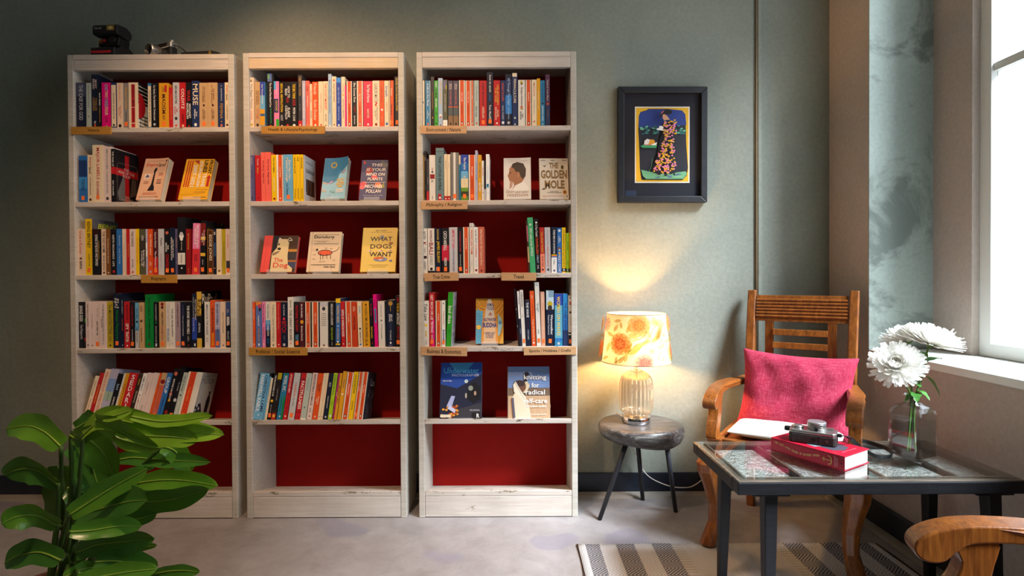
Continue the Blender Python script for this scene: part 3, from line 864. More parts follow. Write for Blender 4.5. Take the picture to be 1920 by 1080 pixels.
row(2, 1, 785, 270, 9.82, 1031, 0, """
52 105 205; am; w .28 .8 .46 THE TREE OF YOGA; @w .94 .26
108 145 130; k; lg .06 .26 .4 SRI M; gy .6 .85 .3 THE JOURNEY; @w .97 .14
147 190 270; dg; lg .3 .75 .2 THE DHAMMAPADA; #r .77 1
196 311 200; ow; dr .28 .34 .5 ZEN IS; #8e1c1c .42 .52 .12 .88; mn .545 .6 .5 ALL; dg .35 .39 .6 -; gy .9 .97 .18 BEN
318 466 70; te; #55696c .06 .075; dg .09 .11 .6 Burton; #2c3a3e .16 .161; k .16 .8 .34 THE LOTUS SUTRA; #b5141a .875 1 .26 .68; @w .945 .12
471 530 185; cr; gy .07 .4 .2 BHAGAVAD GITA; #b5141a .9 1; @w .955 .2
533 586 190; cr; gy .07 .4 .2 UPANISHADS; #b5141a .9 1; @w .955 .2
591 740 155; #7d7a74; #ow 0 1 .34 .62; #5f5d58 .1 .9 .03 .08; $
743 776 205; tl; #cr 0 .2; dr .3 .5 .2 THE; nv .5 .9 .3 SILENCE
781 912 195; b; #rb 0 .18; #6fb3d8 .36 .52; #ecd9a8 .52 .72; #6c9a2c .72 .8; #3c4020 .8 .9; #5f8f28 .9 1; w .06 .33 .4 The Prophet; cr .44 .68 .32 Kahlil; $
922 1045 197; O$; Philosophy
1046 1090 118; lv; b .05 .8 .36 SEXUAL REVOLUTIONARIES; @b .86 .14
1093 1160 198; am; nv .16 .5 .46 HOW TO ENJOY ART; w .62 .8 .46 BEN STREET; @w .95 .14
1164 1205 305; w; r .06 .5 .4 PHILOSOPHY; gy .52 .72 .3 Through; @r .8 .2
1207 1237 290; k; #lg .72 1; @r .27 .2
1242 1306 185; w; sb .2 .6 .3 The Little Philosophers; #3f9fd0 .64 .72 .1 .8; @k .67 .2; sb .76 .92 .2 Mary""")
row(2, 2, 785, 410, 9.82, 992, -0.4, """
62 165 178; ow; k .07 .26 .46 HOTEL; dr .29 .40 .62 K; gy .42 .55 .5 THE SHOCKING\\nSTORY; #db .61 .67 .1 .9; dg .7 .95 .4 KATHRYN\\nBONELLA
174 296 178; ow; dr .04 .3 .36 SNOWING IN; dr .32 .58 .62 BALI; gy .6 .82 .4 KATHRYN\\nBONELLA; @k .9 .2; #k .94 1
306 416 172; nd; gl .03 .26 .34 BLOOD'S A ROVER; y .29 .77 .56 JAMES ELLROY; #7a98b0 .86 .94 .1 .5; $
430 562 172; k; #c81e3c .38 .72; w .07 .38 .5 CATCH AND; w .38 .5 .45 KILL; w .66 .84 .4 FARROW; $
568 723 158; lg; cm .05 .46 .34 EMPIRE OF PAIN; sl .48 .96 .2 PATRICK RADDEN KEEFE
729 815 160; k; cm .06 .56 .28 A WOMAN LIKE HER; lg .58 .85 .22 SANAM MAHER; $
826 931 155; O; Hardly Knowable
943 1018 80; ow; gy .03 .09 .5 rb; o .14 .62 .46 PEOPLE LIKE THEM; lg .65 .95 .2 SAMIRA
1021 1101 155; w; nd .05 .35 .34 NEVER SPLIT; r .36 .66 .34 THE DIFFERENCE; lg .7 .86 .24 CHRIS VOSS; @dr .935 .26
1106 1212 150; tc; cr .05 .37 .36 When Women Kill; cr .4 .83 .36 Alia Trabucco Zeran; @mn .945 .16""")
row(2, 2, 980, 400, 9.0, 992, 0, """
103 129 120 -3; db; #b05a6a .1 .4; #c9a476 .5 .8
131 223 68 -3; em; w .08 .18 .4 a; w .2 .7 .4 EPIC walks of the WORLD
229 300 90 -2.2; k; @w .07 .22; w .11 .33 .5 In Your Travels; o .34 .66 .56 TRAVELLERS; lb .68 .82 .46 FIRST; lg .84 .95 .4 DK
304 381 235 -1.5; #b82a28; #ee8a6e .58 1; gl .1 .56 .44 THE LUNAR TOURIST; mn .62 .88 .3 PICO IYER; @k .93 .2
385 481 235 -1; lg; gy .05 .4 .18 WILLIAM DALRYMPLE; tc .42 .86 .3 NINE LIVES IN SEARCH; @dg .93 .2
486 580 230; nd; #y .6 .62; #o .62 .64; #4f7fc0 .64 .665; #w .665 1; w .06 .58 .34 THREE MEN OF ADVENTURE; te .7 .82 .3 Tim Moore; @sl .95 .18
585 661 245; b; @w .06 .26; w .18 .34 .5 SARAH\\nMACDONALD; @br .47 .4; @lb .49 .22; @am .56 .26; w .6 .98 .56 HOLY COW!
666 729 238; y; k .05 .88 .42 The Wonderful World Travel Quiz Book; #k .9 .97; @lg .935 .26
736 786 330; lm; k .05 .6 .36 Monisha Rajesh; ol .65 .85 .3 trains; #k .9 .97; @lg .935 .26
790 836 328; y; k .05 .88 .36 Monisha Rajesh Around; #k .9 .97; @lg .935 .26""")
row(2, 3, 785, 540, 9.39, 1017, 0, """
76 185 225; ow; dg .08 .44 .5 Fake Law; @y .535 .2; #y .65 .78 .4 .6; gy .66 .77 .2 The Secret; gy .86 .96 .3 PICADOR
189 281 82; r; #mg .5 1 .5 1; w .04 .74 .5 GET RICH OR LIE TRYING; pk .78 .88 .4 SYMEON\\nBROWN; $
300 396 228; O; Prosperity
405 471 222; w; @k .06 .16; tc .16 .58 .3 The Mystery of Capital; #5a6ab0 .63 .86 .3 .75; w .64 .85 .3 DE SOTO; $
482 571 78 2.6; gn; w .25 .58 .66 bad data; gk .64 .76 .44 Georgina\\nSturge; =baddata""")
row(2, 3, 955, 525, 8.3, 1025, 0, """
138 164 145 -4; k; gy .3 .4 .4 -; gy .6 .7 .4 -
168 200 175 -3; w; #nd .5 1; nv .1 .24 .4 HAYWOOD; gy .24 .48 .2 The Book; lb .55 .9 .3 HARDBACK
205 259 155 -2.7; ow; dg .04 .31 .5 STRANDED; gy .38 .55 .26 SARA; $
264 341 318 -1.8; nd; w .04 .37 .5 THE WAVE; mn .4 .6 .4 In Pursuit of\\nthe Ocean; lg .64 .86 .28 SUSAN CASEY
351 416 170 -2; o; cr .03 .2 .4 John\\nMcEnroe; br .23 .48 .4 you cannot; cr .52 .9 .46 Forget all natural for us; @w .94 .22
428 496 35 -1.8; ow; @sb .05 .14; te .2 .58 .56 THE CURVE\\nOF TIME; gy .7 .85 .3 SPIEL; $
501 564 185 -1; tc; #d8a488 0 1; cr .05 .2 .36 ANDREW; cr .24 .82 .36 Learning to do the Right; $
576 697 165; nd; #bcd0dc 0 .34; #7f9fb4 .0 .12 .3 1; @oy .24 .34; @db .31 .3; w .43 .8 .3 +.22 Wavewalker; lg .43 .8 .26 +-.2 Suzanne Heywood; $
708 829 215; b; #rb 0 .22; #5aa4bc .22 .85; y .05 .8 .46 WOMEN ON WAVES; lg .87 .9 .5 JIM KEMPTON; #2f86b0 .9 1; @lg .95 .16
839 911 212; b; #2d86c8 0 .4; #nv .7 1; nd .06 .9 .4 THE GREAT ATLANTIC
919 981 245; ow; @dg .04 .16; #r .12 .18 .3 .75; #am .14 .16 .4 .6; @k .33 .24; gy .4 .62 .18 Dr Good and the; #nd .73 1; #w .76 .78; $""")

def new_book(kind, t, h, depth, cover, hard=False):
    """cover shell (root) + page block; origin: foot of the spine, y runs into the shelf"""
    c = 0.0016 if not hard else 0.0028
    o = 0.0006 if not hard else 0.003
    mb = MB()
    mb.box((-t / 2, 0, 0), (t / 2, c, h))
    mb.box((-t / 2, c, 0), (-t / 2 + c, depth, h))
    mb.box((t / 2 - c, c, 0), (t / 2, depth, h))
    root = mb.obj(kind, flat(cover, 0.42))
    pg = MB().box((-t / 2 + c, c, o), (t / 2 - c, depth - 0.001 - o, h - o)).obj('page_block', M_pages, root)
    return root, pg

SIDE_ART = {}
def side_art(name):
    def deco(fn):
        SIDE_ART[name] = fn
        return fn
    return deco

@side_art('insurgent')
def _(P, d, h):
    P.rect(0, 0, d, h, 'e6e0d2'); P.rect(0, h * .55, d, h, '1a1a20')
    for k in range(5):
        P.rect(0, h * (.6 + .08 * k), d, h * (.615 + .08 * k), 'e6e0d2')
    for k in range(4):
        P.rect(d * (.08 + .22 * k), 0, d * (.1 + .22 * k), h * .3, '1a1a20'); P.rect(0, h * (.05 + .08 * k), d, h * (.065 + .08 * k), '1a1a20')
    P.poly([(d * .33 * math.cos(a), h * .5 + h * .28 * math.sin(a)) for a in [math.pi * (k / 16 - .5) for k in range(17)]], 'b01622')
@side_art('warpoor')
def _(P, d, h):
    P.rect(0, 0, d, h, '15151b'); P.poly([(.1 * d, .2 * h), (.35 * d, .55 * h), (.5 * d, .2 * h), (.4 * d, .05 * h), (.15 * d, .05 * h)], '6a6866')
    P.poly([(.62 * d, .15 * h), (.9 * d, .2 * h), (.88 * d, .5 * h), (.7 * d, .52 * h)], '5a5048')
    P.rect(.4 * d, 0, .58 * d, h * .93, 'b01a20'); P.rect(0, h * .52, d * .97, h * .66, 'b01a20')
    P.text('THE\nWAR OF THE\nPOOR', .12 * d, h * .5, .8 * d, h * .68, 'd8b8b0', 0.01)
    P.text('ERIC\nVUILLARD', .1 * d, h * .06, .9 * d, h * .15, 'b8b0a8')
    P.line([(.08 * d, h * .02), (.08 * d, h * .72), (.14 * d, h * .76), (.88 * d, h * .76), (.94 * d, h * .7), (.94 * d, h * .02)], .0012, '8c8478')
@side_art('britney')
def _(P, d, h):
    P.rect(0, 0, d, h, '4a4a52')
    for k in range(9):
        P.line([(d * .05 * k, h), (d * (.05 * k + .1), h * .8)], .003, '77767e')
    P.text('BEING', .2 * d, h * .83, .9 * d, h * .93, 'c8cc20', 0.02, 0.2)
@side_art('floral')
def _(P, d, h):
    P.rect(0, 0, d, h, '14141a')
    rr = random.Random(3)
    for k in range(26):
        P.ell(rr.random() * d * .9 + .05 * d, h * (.3 + .68 * rr.random()), .006, .008, rr.choice(['3f7a24', 'd8b030', 'a02a20', '2d5a1c', '5a3a20']), 8)
@side_art('rupaul')
def _(P, d, h):
    P.rect(0, 0, d, h, '121216'); P.text('RuPaul', .02 * d, h * .78, .75 * d, h * .96, 'e8d8b8', 0.01)
@side_art('pessoa')
def _(P, d, h):
    P.rect(0, 0, d, h, 'cfcac0'); P.text('Fernando', .1 * d, h * .9, .5 * d, h * .95, '55524e'); P.text('PESSOA', .1 * d, h * .77, .85 * d, h * .88, '6a6660')
    P.poly([(0, 0), (.62 * d, 0), (.3 * d, .36 * h), (0, .3 * h)], '1c2138')
    for (a, b) in ((.1, .08), (.25, .2), (.12, .26), (.36, .06), (.05, .17)):
        P.poly([(a * d, b * h), (a * d + .06 * d, b * h + .04 * h), (a * d, b * h + .08 * h), (a * d - .06 * d, b * h + .04 * h)], 'd8d2c8')
    P.poly([(.62 * d, .05 * h), (.82 * d, .05 * h), (.84 * d, .42 * h), (.78 * d, .52 * h), (.68 * d, .52 * h), (.62 * d, .4 * h)], '1c1c24')
    P.ell(.73 * d, .56 * h, .05 * d, .04 * h, '1c1c24'); P.rect(.64 * d, .585 * h, .82 * d, .60 * h, '1c1c24')
    P.line([(.04 * d, .02 * h), (.04 * d, .96 * h), (.94 * d, .96 * h), (.94 * d, .02 * h)], .001, '77736c')
@side_art('elder')
def _(P, d, h):
    P.rect(0, 0, d, h, 'c9c9cb'); P.text('TOM DIGBY', .15 * d, h * .84, .75 * d, h * .88, '4a4a4c'); P.text('ELDERHOOD', .12 * d, h * .64, .85 * d, h * .72, '3a3a3c', 0.02)
    P.rect(.12 * d, h * .16, .85 * d, h * .5, '2a2220')
    for k in range(6):
        P.line([(d * (.2 + .1 * k), h * .18), (d * (.28 + .1 * k), h * .34), (d * (.22 + .1 * k), h * .48)], .004, ['a98a6a', '5a3a2a', '8a6a50'][k % 3])
@side_art('caste')
def _(P, d, h):
    P.rect(0, 0, d, h, '23222c'); P.text('Caste', .25 * d, h * .7, .85 * d, h * .85, 'c8c4c8')
    rr = random.Random(5)
    for k in range(22):
        P.ell(d * (.1 + .75 * rr.random()), h * (.06 + .55 * rr.random()), .006, .012, rr.choice(['4a4852', '6d6a74', '8f8b94', '35333c']), 8)
@side_art('baddata')
def _(P, d, h):
    P.rect(0, 0, d, h, 'd6d3da'); P.rect(.12 * d, h * .3, .95 * d, h * .74, 'b4b0b6'); P.text('bad data', .1 * d, h * .86, .9 * d, h * .92, '8a868c')
    P.text('DATA', .1 * d, h * .16, .8 * d, h * .24, '1c1c20', 0.03)
    for k in range(4):
        P.rect(.1 * d, h * (.03 + .03 * k), .85 * d, h * (.042 + .03 * k), '6a666c')

def parse_item(P, s, t, h):
    """one print instruction on a spine of width t and height h"""
    def V(f): return h * (1 - f)
    if s[0] == '#':
        a = s[1:].split()
        u0, u1 = (float(a[3]), float(a[4])) if len(a) > 4 else (0, 1)
        P.rect(-t / 2 + t * u0 + .0001, V(float(a[2])), -t / 2 + t * u1 - .0001, V(float(a[1])), hx(a[0]))
    elif s[0] == '@':
        a = s[1:].split()
        r = float(a[2]) * t
        P.ell(0, V(float(a[1])), r, min(r * 1.15, h * .05), hx(a[0]), 10)
    elif s[0] == '^':
        a = s[1:].split(None, 4)
        c, f0, f1, wf = a[0], float(a[1]), float(a[2]), float(a[3])
        parts = a[4].split('|')
        for i, w in enumerate(parts):
            q0 = f0 + (f1 - f0) * i / len(parts); q1 = f0 + (f1 - f0) * (i + .82) / len(parts)
            P.text(w, -t * wf / 2, V(q1), t * wf / 2, V(q0), hx(c), 0.01)
    elif s[0] == '~':
        a = s[1:].split()
        f0, f1 = float(a[1]), float(a[2])
        for k in range(7):
            f = f0 + (f1 - f0) * k / 7
            P.rect(-t * .32, V(f + .012), t * .32, V(f), 'a09c98')
    else:
        a = s.split(None, 4)
        c, f0, f1, wf, tx = a[0], float(a[1]), float(a[2]), float(a[3]), a[4]
        if c[0] == '#': c = c[1:]
        off = 0.0
        if tx[0] == '+' and ' ' in tx:
            o_, tx = tx.split(' ', 1)
            off = float(o_[1:])
        tx = tx.replace('\\n', '\n')
        P.text(tx, -t * wf / 2 + off * t, V(f1), t * wf / 2 + off * t, V(f0), hx(c), 0.012, 0, -90)

BOOK_DEPTH = [0.128, 0.126, 0.130, 0.124, 0.129]
bi = 0
for (case, shelf, ox, oy, sc, base, lean, text) in ROWS:
    tiltx = -math.atan2(TILT, 0.24) if shelf == 4 else 0.0
    Yp = FY + SPSET
    for ln in text.strip().split('\n'):
        F = [q.strip() for q in ln.replace('\\\\n', '\\n').split(';')]
        nums = [float(q) for q in F[0].split()]
        x0, x1, yt = nums[:3]
        ln_ = nums[3] if len(nums) > 3 else lean
        by = oy + base / sc
        pa, pb = at(ox + x0 / sc, by, Yp), at(ox + x1 / sc, by, Yp)
        X0, X1 = pa.x, pb.x
        t = max(X1 - X0 - 0.0004, 0.0022)
        xc = (X0 + X1) / 2
        zb = SHZ[shelf] - (TILT * SPSET / 0.24 if shelf == 4 else 0)
        h = at(ox + (x0 + x1) / 2 / sc, oy + yt / sc, Yp).z - zb
        rl = R(ln_)
        # a leaning book stands on one lower corner
        lift = abs(math.sin(rl)) * t / 2
        h = (h - lift) / math.cos(rl) / math.cos(tiltx)
        h = min(h, 0.29)
        cover = F[1]
        sticker = False
        art = None
        cname = None
        P = Print()
        D = max(min(h * 0.655, 0.2), 0.11) + (random.random() - .5) * 0.004
        if cover[0] == 'O':
            sticker = '$' in cover
            oc = 'ef6a45' if '2' in cover else 'd9501c'
            tcov = 'ct'
            title = F[2] if len(F) > 2 else 'The Essays'
            P.rect(-t * .30, .0005, t * .34, h - .0005, oc)
            P.text(title, -t * .12, h * .52, t * .12, h * .76, 'f3e9d8', 0.012, 0, -90)
            P.rect(-t * .05, h * .24, t * .05, h * .49, '8e2f12') if t < .007 else P.text('Penguin Essays', -t * .10, h * .24, t * .10, h * .49, '5f1f0c', 0.012, 0, -90)
            P.ell(0, h * .075, t * .17, h * .032, '22201e', 10).ell(0, h * .07, t * .10, h * .024, 'f4f0e8', 8)
            cover = 'ct'
        else:
            its = F[2:]
            for s in its:
                if not s: continue
                if s == '$': sticker = True
                elif s[0] == '=': art = s[1:]
                else:
                    try:
                        parse_item(P, s, t, h)
                    except Exception as e:
                        print('BOOK ITEM?', ln, '|', s, e)
        chex = hx(cover).lstrip('#')
        words = PAL[cover][1] if cover in PAL else {'#5d74b0': 'denim blue', '#c8401c': 'burnt orange', '#b02a78': 'plum', '#474256': 'dusky purple', '#56324a': 'plum', '#7d7a74': 'speckled grey', '#b82a28': 'brick red'}.get(cover, 'coloured')
        o, pg = new_book('paperback_book', t, h, D, chex)
        yj = (bi * 37 % 5) * 0.0008
        o.location = (xc, Yp + yj, zb + lift)
        o.rotation_euler = (tiltx, rl, 0)
        if P.items:
            P.build('spine_print', o, lambda u, v, e: (u, -e, v))
        if art:
            A = Print()
            SIDE_ART[art](A, D, h)
            A.build('cover_print', o, lambda u, v, e, t=t: (t / 2 + e, u, v))
        if sticker:
            w_, h_ = min(t * .62, .0135), .0185
            zc = h * 0.075 + .004
            rr = (random.random() - .5) * .3
            cs, sn = math.cos(rr), math.sin(rr)
            ex = P.base + P.step * (P.k + 2)
            vs = []
            for (a, b) in ((-w_ / 2, -h_ / 2), (w_ / 2, -h_ / 2), (w_ / 2, h_ / 2), (-w_ / 2, h_ / 2)):
                vs.append((a * cs - b * sn, -ex, zc + a * sn + b * cs))
            MB().add(vs, [(0, 1, 2, 3)]).obj('price_sticker', M_stick, o)
        SHELF_BOOKS.setdefault((case, shelf), []).append((xc, o, words + ' paperback' + (' with orange sticker' if sticker else '')))
        bi += 1
# ------------------------------------------------------------------ face-out books on clear stands
def acrylic():
    m = bpy.data.materials.new('clear_acrylic')
    m.use_nodes = True
    t = m.node_tree
    b = t.nodes['Principled BSDF']
    b.inputs['Base Color'].default_value = (0.9, 0.93, 0.95, 1)
    b.inputs['Roughness'].default_value = 0.08
    b.inputs['Alpha'].default_value = 0.16
    return m
M_acr = acrylic()

def face_book(case, shelf, xl, xr, ytop, ybase, t, lean, art, cover, words, hard=False, curl=0.0, rotz=0.0, yset=0.045, pagew=False, stand=True):
    zs = SHZ[shelf] - (TILT * 0.10 / 0.24 if shelf == 4 else 0)
    Yb = FY + yset
    a, b = at(xl, ybase, Yb), at(xr, ybase, Yb)
    w = b.x - a.x
    la = R(lean)
    # height along the leaning cover
    lo, hi = zs, at((xl + xr) / 2, ytop, Yb + 0.05).z
    h = (hi - zs - t * math.sin(la)) / math.cos(la)
    z_st = 0.003 if stand else 0.0
    c = 0.0012 if not hard else 0.0025
    ov = 0.0 if not hard else 0.003
    # local: front cover at y=0, back at y=t, foot at z=0, x from 0 to w; spine on the left
    mb = MB()
    n = 8
    def cy(u, v):          # the free corner of a curled paperback cover
        return -curl * max(0.0, (u / w - 0.25)) ** 2 * (0.35 + 0.65 * (v / h))
    vs, fs = [], []
    for j in range(n + 1):
        for i in range(n + 1):
            u, v = w * i / n, h * j / n
            vs.append((u, cy(u, v), v))
    o1 = len(vs)
    for j in range(n + 1):
        for i in range(n + 1):
            u, v = w * i / n, h * j / n
            vs.append((u, cy(u, v) + c, v))
    for j in range(n):
        for i in range(n):
            k = j * (n + 1) + i
            fs.append((k, k + 1, k + n + 2, k + n + 1))
            fs.append((o1 + k, o1 + k + n + 1, o1 + k + n + 2, o1 + k + 1))
    for i in range(n):
        fs.append((i, o1 + i, o1 + i + 1, i + 1))
        k = n * (n + 1) + i
        fs.append((k, k + 1, o1 + k + 1, o1 + k))
        k = i * (n + 1) + n
        fs.append((k, o1 + k, o1 + k + n + 1, k + n + 1))
    mb.add(vs, fs)
    mb.box((0, t - c, 0), (w, t, h))
    mb.box((-c, 0, 0), (0, t, h))
    root = mb.obj('hardcover_book' if hard else 'paperback_book', flat(cover, 0.4))
    MB().box((0.0005, c, ov), (w - 0.0012 - ov, t - c, h - ov - 0.0004)).obj('page_block', M_pages_w if pagew else M_pages, root)
    P = Print(0.00009, 0.00035)
    art(P, w, h)
    # subdivide print on curled covers by simply following the sheet
    po = P.build('cover_print', root, lambda u, v, e: (u, -e, v))
    if curl:
        bm = bmesh.new()
        bm.from_mesh(po.data)
        for _k in range(5):
            bmesh.ops.triangulate(bm, faces=[f for f in bm.faces if len(f.verts) > 3])
            es = [q for q in bm.edges if q.calc_length() > 0.009]
            if not es:
                break
            bmesh.ops.subdivide_edges(bm, edges=es, cuts=1)
        for q in bm.verts:
            q.co.y += cy(q.co.x, q.co.z)
        bm.to_mesh(po.data)
        bm.free()
    M = Matrix.Translation((a.x, Yb, zs + z_st)) @ Matrix.Rotation(R(rotz), 4, 'Z') @ Matrix.Translation((0, 0, t * math.sin(la))) @ Matrix.Rotation(-la, 4, 'X')
    root.matrix_world = M
    SHELF_BOOKS.setdefault((case, shelf), []).append((a.x + w / 2, root, words))
    if stand:
        so = thing('book_stand', 'clear acrylic stand holding the ' + words.split(',')[0], 'book stand', (a.x + w / 2, Yb, zs), group='clear acrylic book stands')
        so.rotation_euler = (0, 0, R(rotz))
        sw = w * 0.30
        th = 0.002
        ct, sn = math.cos(la), math.sin(la)
        yb = t * ct + 0.003
        MB().box((-sw, -0.004, 0.0), (sw, yb + 0.05, th)).obj('base_plate', M_acr, so)
        MB().box((-sw, -0.0065, 0.0), (sw, -0.0045, 0.014 + t * sn)).obj('front_lip', M_acr, so)
        pl = [(yb, th), (yb + th, th), (yb + th + (h * .6) * sn, th + h * .6 * ct), (yb + h * .6 * sn, th + h * .6 * ct)]
        MB().prism(pl, -sw, sw, 'x').obj('back_rest', M_acr, so)
    return root

def art_empire(P, w, h):
    P.rect(0, 0, w, h, 'e6b594')
    P.text('The Sunday Times Bestseller', .12 * w, .915 * h, .82 * w, .95 * h, '8a3a30'); P.ell(.92 * w, .93 * h, .035 * w, .03 * h, '2a2430')
    P.text('Empire', .08 * w, .78 * h, .58 * w, .89 * h, 'c8332e', .01, .25); P.text('land', .6 * w, .79 * h, .93 * w, .89 * h, '2a2024', .01, .25)
    P.poly([(.36 * w, .21 * h), (.64 * w, .21 * h), (.62 * w, .3 * h), (.56 * w, .37 * h), (.545 * w, .66 * h), (.59 * w, .72 * h), (.57 * w, .78 * h), (.49 * w, .75 * h), (.45 * w, .68 * h), (.485 * w, .64 * h), (.47 * w, .37 * h), (.42 * w, .3 * h)], '1f1a22')
    P.rect(.12 * w, .5 * h, .36 * w, .62 * h, 'e8d8d0'); P.poly([(.15 * w, .53 * h), (.33 * w, .53 * h), (.3 * w, .58 * h), (.22 * w, .61 * h)], '66606c')
    for i, (u, v) in enumerate(((.14, .42), (.14, .38), (.7, .62), (.7, .58), (.68, .46), (.68, .42), (.68, .38))):
        P.rect(u * w, v * h, (u + .2) * w, (v + .014) * h, ['5a4a4a', 'b04a40'][i % 2])
    P.text('How Imperialism Has\nShaped Modern Britain', .2 * w, .105 * h, .8 * w, .175 * h, 'b8433a'); P.text('SATHNAM SANGHERA', .1 * w, .045 * h, .9 * w, .075 * h, '3a3034')
def art_front(P, w, h):
    P.rect(0, 0, w, h, 'e8ac20')
    for k in range(3):
        P.rect((.07 + .075 * k) * w, .3 * h, (.11 + .075 * k) * w, .97 * h, 'b52a22')
    P.poly([(.27 * w, .97 * h), (.48 * w, .97 * h), (.48 * w, .86 * h)], 'a8402a')
    P.text('FRONT', .84 * w, .62 * h, .97 * w, .97 * h, '1e1a16', .03, 0, -90); P.text('LINES', .66 * w, .66 * h, .8 * w, .97 * h, '1e1a16', .03, 0, -90)
    P.text('TRANS', .68 * w, .3 * h, .82 * w, .64 * h, 'f0e6d8', .03, 0, -90); P.text('JOURNALISM', .49 * w, .3 * h, .63 * w, .95 * h, 'f0e6d8', .03, 0, -90); P.text('2007-2021', .31 * w, .3 * h, .45 * w, .86 * h, 'f0e6d8', .03, 0, -90)
    P.poly([(.87 * w, .31 * h), (.96 * w, .31 * h), (.96 * w, .52 * h), (1.0 * w, .52 * h), (.92 * w, .6 * h), (.83 * w, .52 * h), (.87 * w, .52 * h)], 'b52a22')
    P.text('essays from the front lines', .55 * w, .22 * h, .95 * w, .255 * h, '8a5a14'); P.text('of journalism', .45 * w, .16 * h, .95 * w, .195 * h, '8a5a14')
    P.line([(.05 * w, .1 * h), (.9 * w, .16 * h)], .001, 'b07818'); P.text('JULIET JACQUES', .5 * w, .03 * h, .95 * w, .06 * h, '2a2014', .02)
def art_adhd(P, w, h):
    P.rect(0, 0, w, h, '8fbfd6')
    P.poly([(0, .42 * h), (.35 * w, .36 * h), (.62 * w, .45 * h), (.66 * w, .58 * h), (.8 * w, .66 * h), (w, .8 * h), (w, h), (0, h)], '3c7fa8')
    P.ell(.4 * w, .82 * h, .13 * w, .075 * h, 'c8a836', 16).ell(.4 * w, .82 * h, .085 * w, .05 * h, '3c7fa8', 16)
    for (u, v, c, a) in ((.12, .38, 'd88a3a', -.3), (.35, .4, 'd0708a', .6), (.1, .2, 'e0a040', -.6), (.45, .17, '5f8a70', -.3), (.86, .65, '9a3040', .8), (.3, .06, '8f9fc0', .7)):
        P.ell(u * w, v * h, .11 * w, .022 * h, c, 12, 0, a).ell(u * w, v * h, .08 * w, .012 * h, '8fbfd6', 10, 0, a)
    P.text('WHY DO I\nHAVE A\nBEAUTIFUL\nMIND', .58 * w, .27 * h, .95 * w, .48 * h, 'e8b830', .03); P.text('EDWARD\nDE BONO', .6 * w, .15 * h, .92 * w, .24 * h, 'efe8dc', .03)
def art_plants(P, w, h):
    P.rect(0, 0, w, h, '3c3b68')
    P.ell(.3 * w, .72 * h, .14 * w, .1 * h, 'a02a2c', 16)
    for (u, v, r, c) in ((.52, .56, .12, 'd8505a'), (.12, .38, .14, 'c8485a'), (.08, .3, .1, 'd8606a'), (.68, .36, .13, 'd86a48'), (.74, .33, .08, 'e09a50'), (.9, .86, .12, '6a6a70'), (.8, .94, .08, '54545c')):
        P.ell(u * w, v * h, r * w, r * w * .9, c, 12)
    P.poly([(.55 * w, .24 * h), (.95 * w, .3 * h), (.9 * w, .42 * h), (.8 * w, .3 * h)], '8a8a2c')
    P.ell(.1 * w, .93 * h, .05 * w, .04 * h, 'c8342c', 10)
    for tx, u0, u1, v in (('THIS', .38, .8, .83), ('IS YOUR', .2, .95, .71), ('MIND ON', .2, .92, .59), ('PLANTS', .26, .85, .47)):
        P.text(tx, u0 * w, v * h, u1 * w, (v + .075) * h, 'ece4dc', .012, .12)
    P.rect(.15 * w, .415 * h, .95 * w, .425 * h, 'e8dcd0')
    P.text('MICHAEL', .18 * w, .28 * h, .88 * w, .365 * h, 'f0e8e0', .012, .12); P.text('POLLAN', .24 * w, .16 * h, .82 * w, .245 * h, 'f0e8e0', .012, .12)
    P.text('Exploring our oldest habits', .15 * w, .08 * h, .9 * w, .11 * h, 'c8c0c8')
def art_dog(P, w, h):
    P.rect(0, 0, w, h, '4a3020'); P.rect(.27 * w, 0, .45 * w, h, '1d1c26'); P.rect(.72 * w, .32 * h, w, .55 * h, '3a3436'); P.rect(.7 * w, .55 * h, w, .62 * h, 'c88a30'); P.rect(.75 * w, .1 * h, w, .28 * h, '3b4666'); P.rect(.74 * w, .27 * h, w, .32 * h, 'b06a2c')
    P.poly([(.28 * w, 0), (.92 * w, 0), (.92 * w, .1 * h), (.78 * w, .2 * h), (.74 * w, .45 * h), (.74 * w, .8 * h), (.66 * w, .9 * h), (.45 * w, .9 * h), (.4 * w, .78 * h), (.4 * w, .66 * h), (.27 * w, .5 * h)], 'e6cf9c')
    P.poly([(.4 * w, .84 * h), (.44 * w, .95 * h), (.54 * w, .89 * h)], 'd8cbb8'); P.poly([(.66 * w, .88 * h), (.76 * w, .95 * h), (.84 * w, .86 * h), (.75 * w, .84 * h)], 'd8cbb8'); P.poly([(.69 * w, .87 * h), (.76 * w, .93 * h), (.8 * w, .87 * h)], '2a2422')
    P.poly([(.28 * w, .5 * h), (.42 * w, .56 * h), (.52 * w, .57 * h), (.4 * w, .48 * h), (.3 * w, .44 * h)], '8a7660')
    P.ell(.47 * w, .63 * h, .055 * w, .035 * h, '241f24', 10); P.ell(.44 * w, .755 * h, .03 * w, .03 * h, '4a4438', 8)
    P.rect(0, 0, .245 * w, h, 'e8504a'); P.line([(.09 * w, .04 * h), (.09 * w, .95 * h)], .0012, 'c03038')
    P.text('The', .36 * w, .27 * h, .62 * w, .38 * h, 'e0483e', .01); P.text('Dog', .34 * w, .08 * h, .8 * w, .25 * h, 'e0483e', .01)
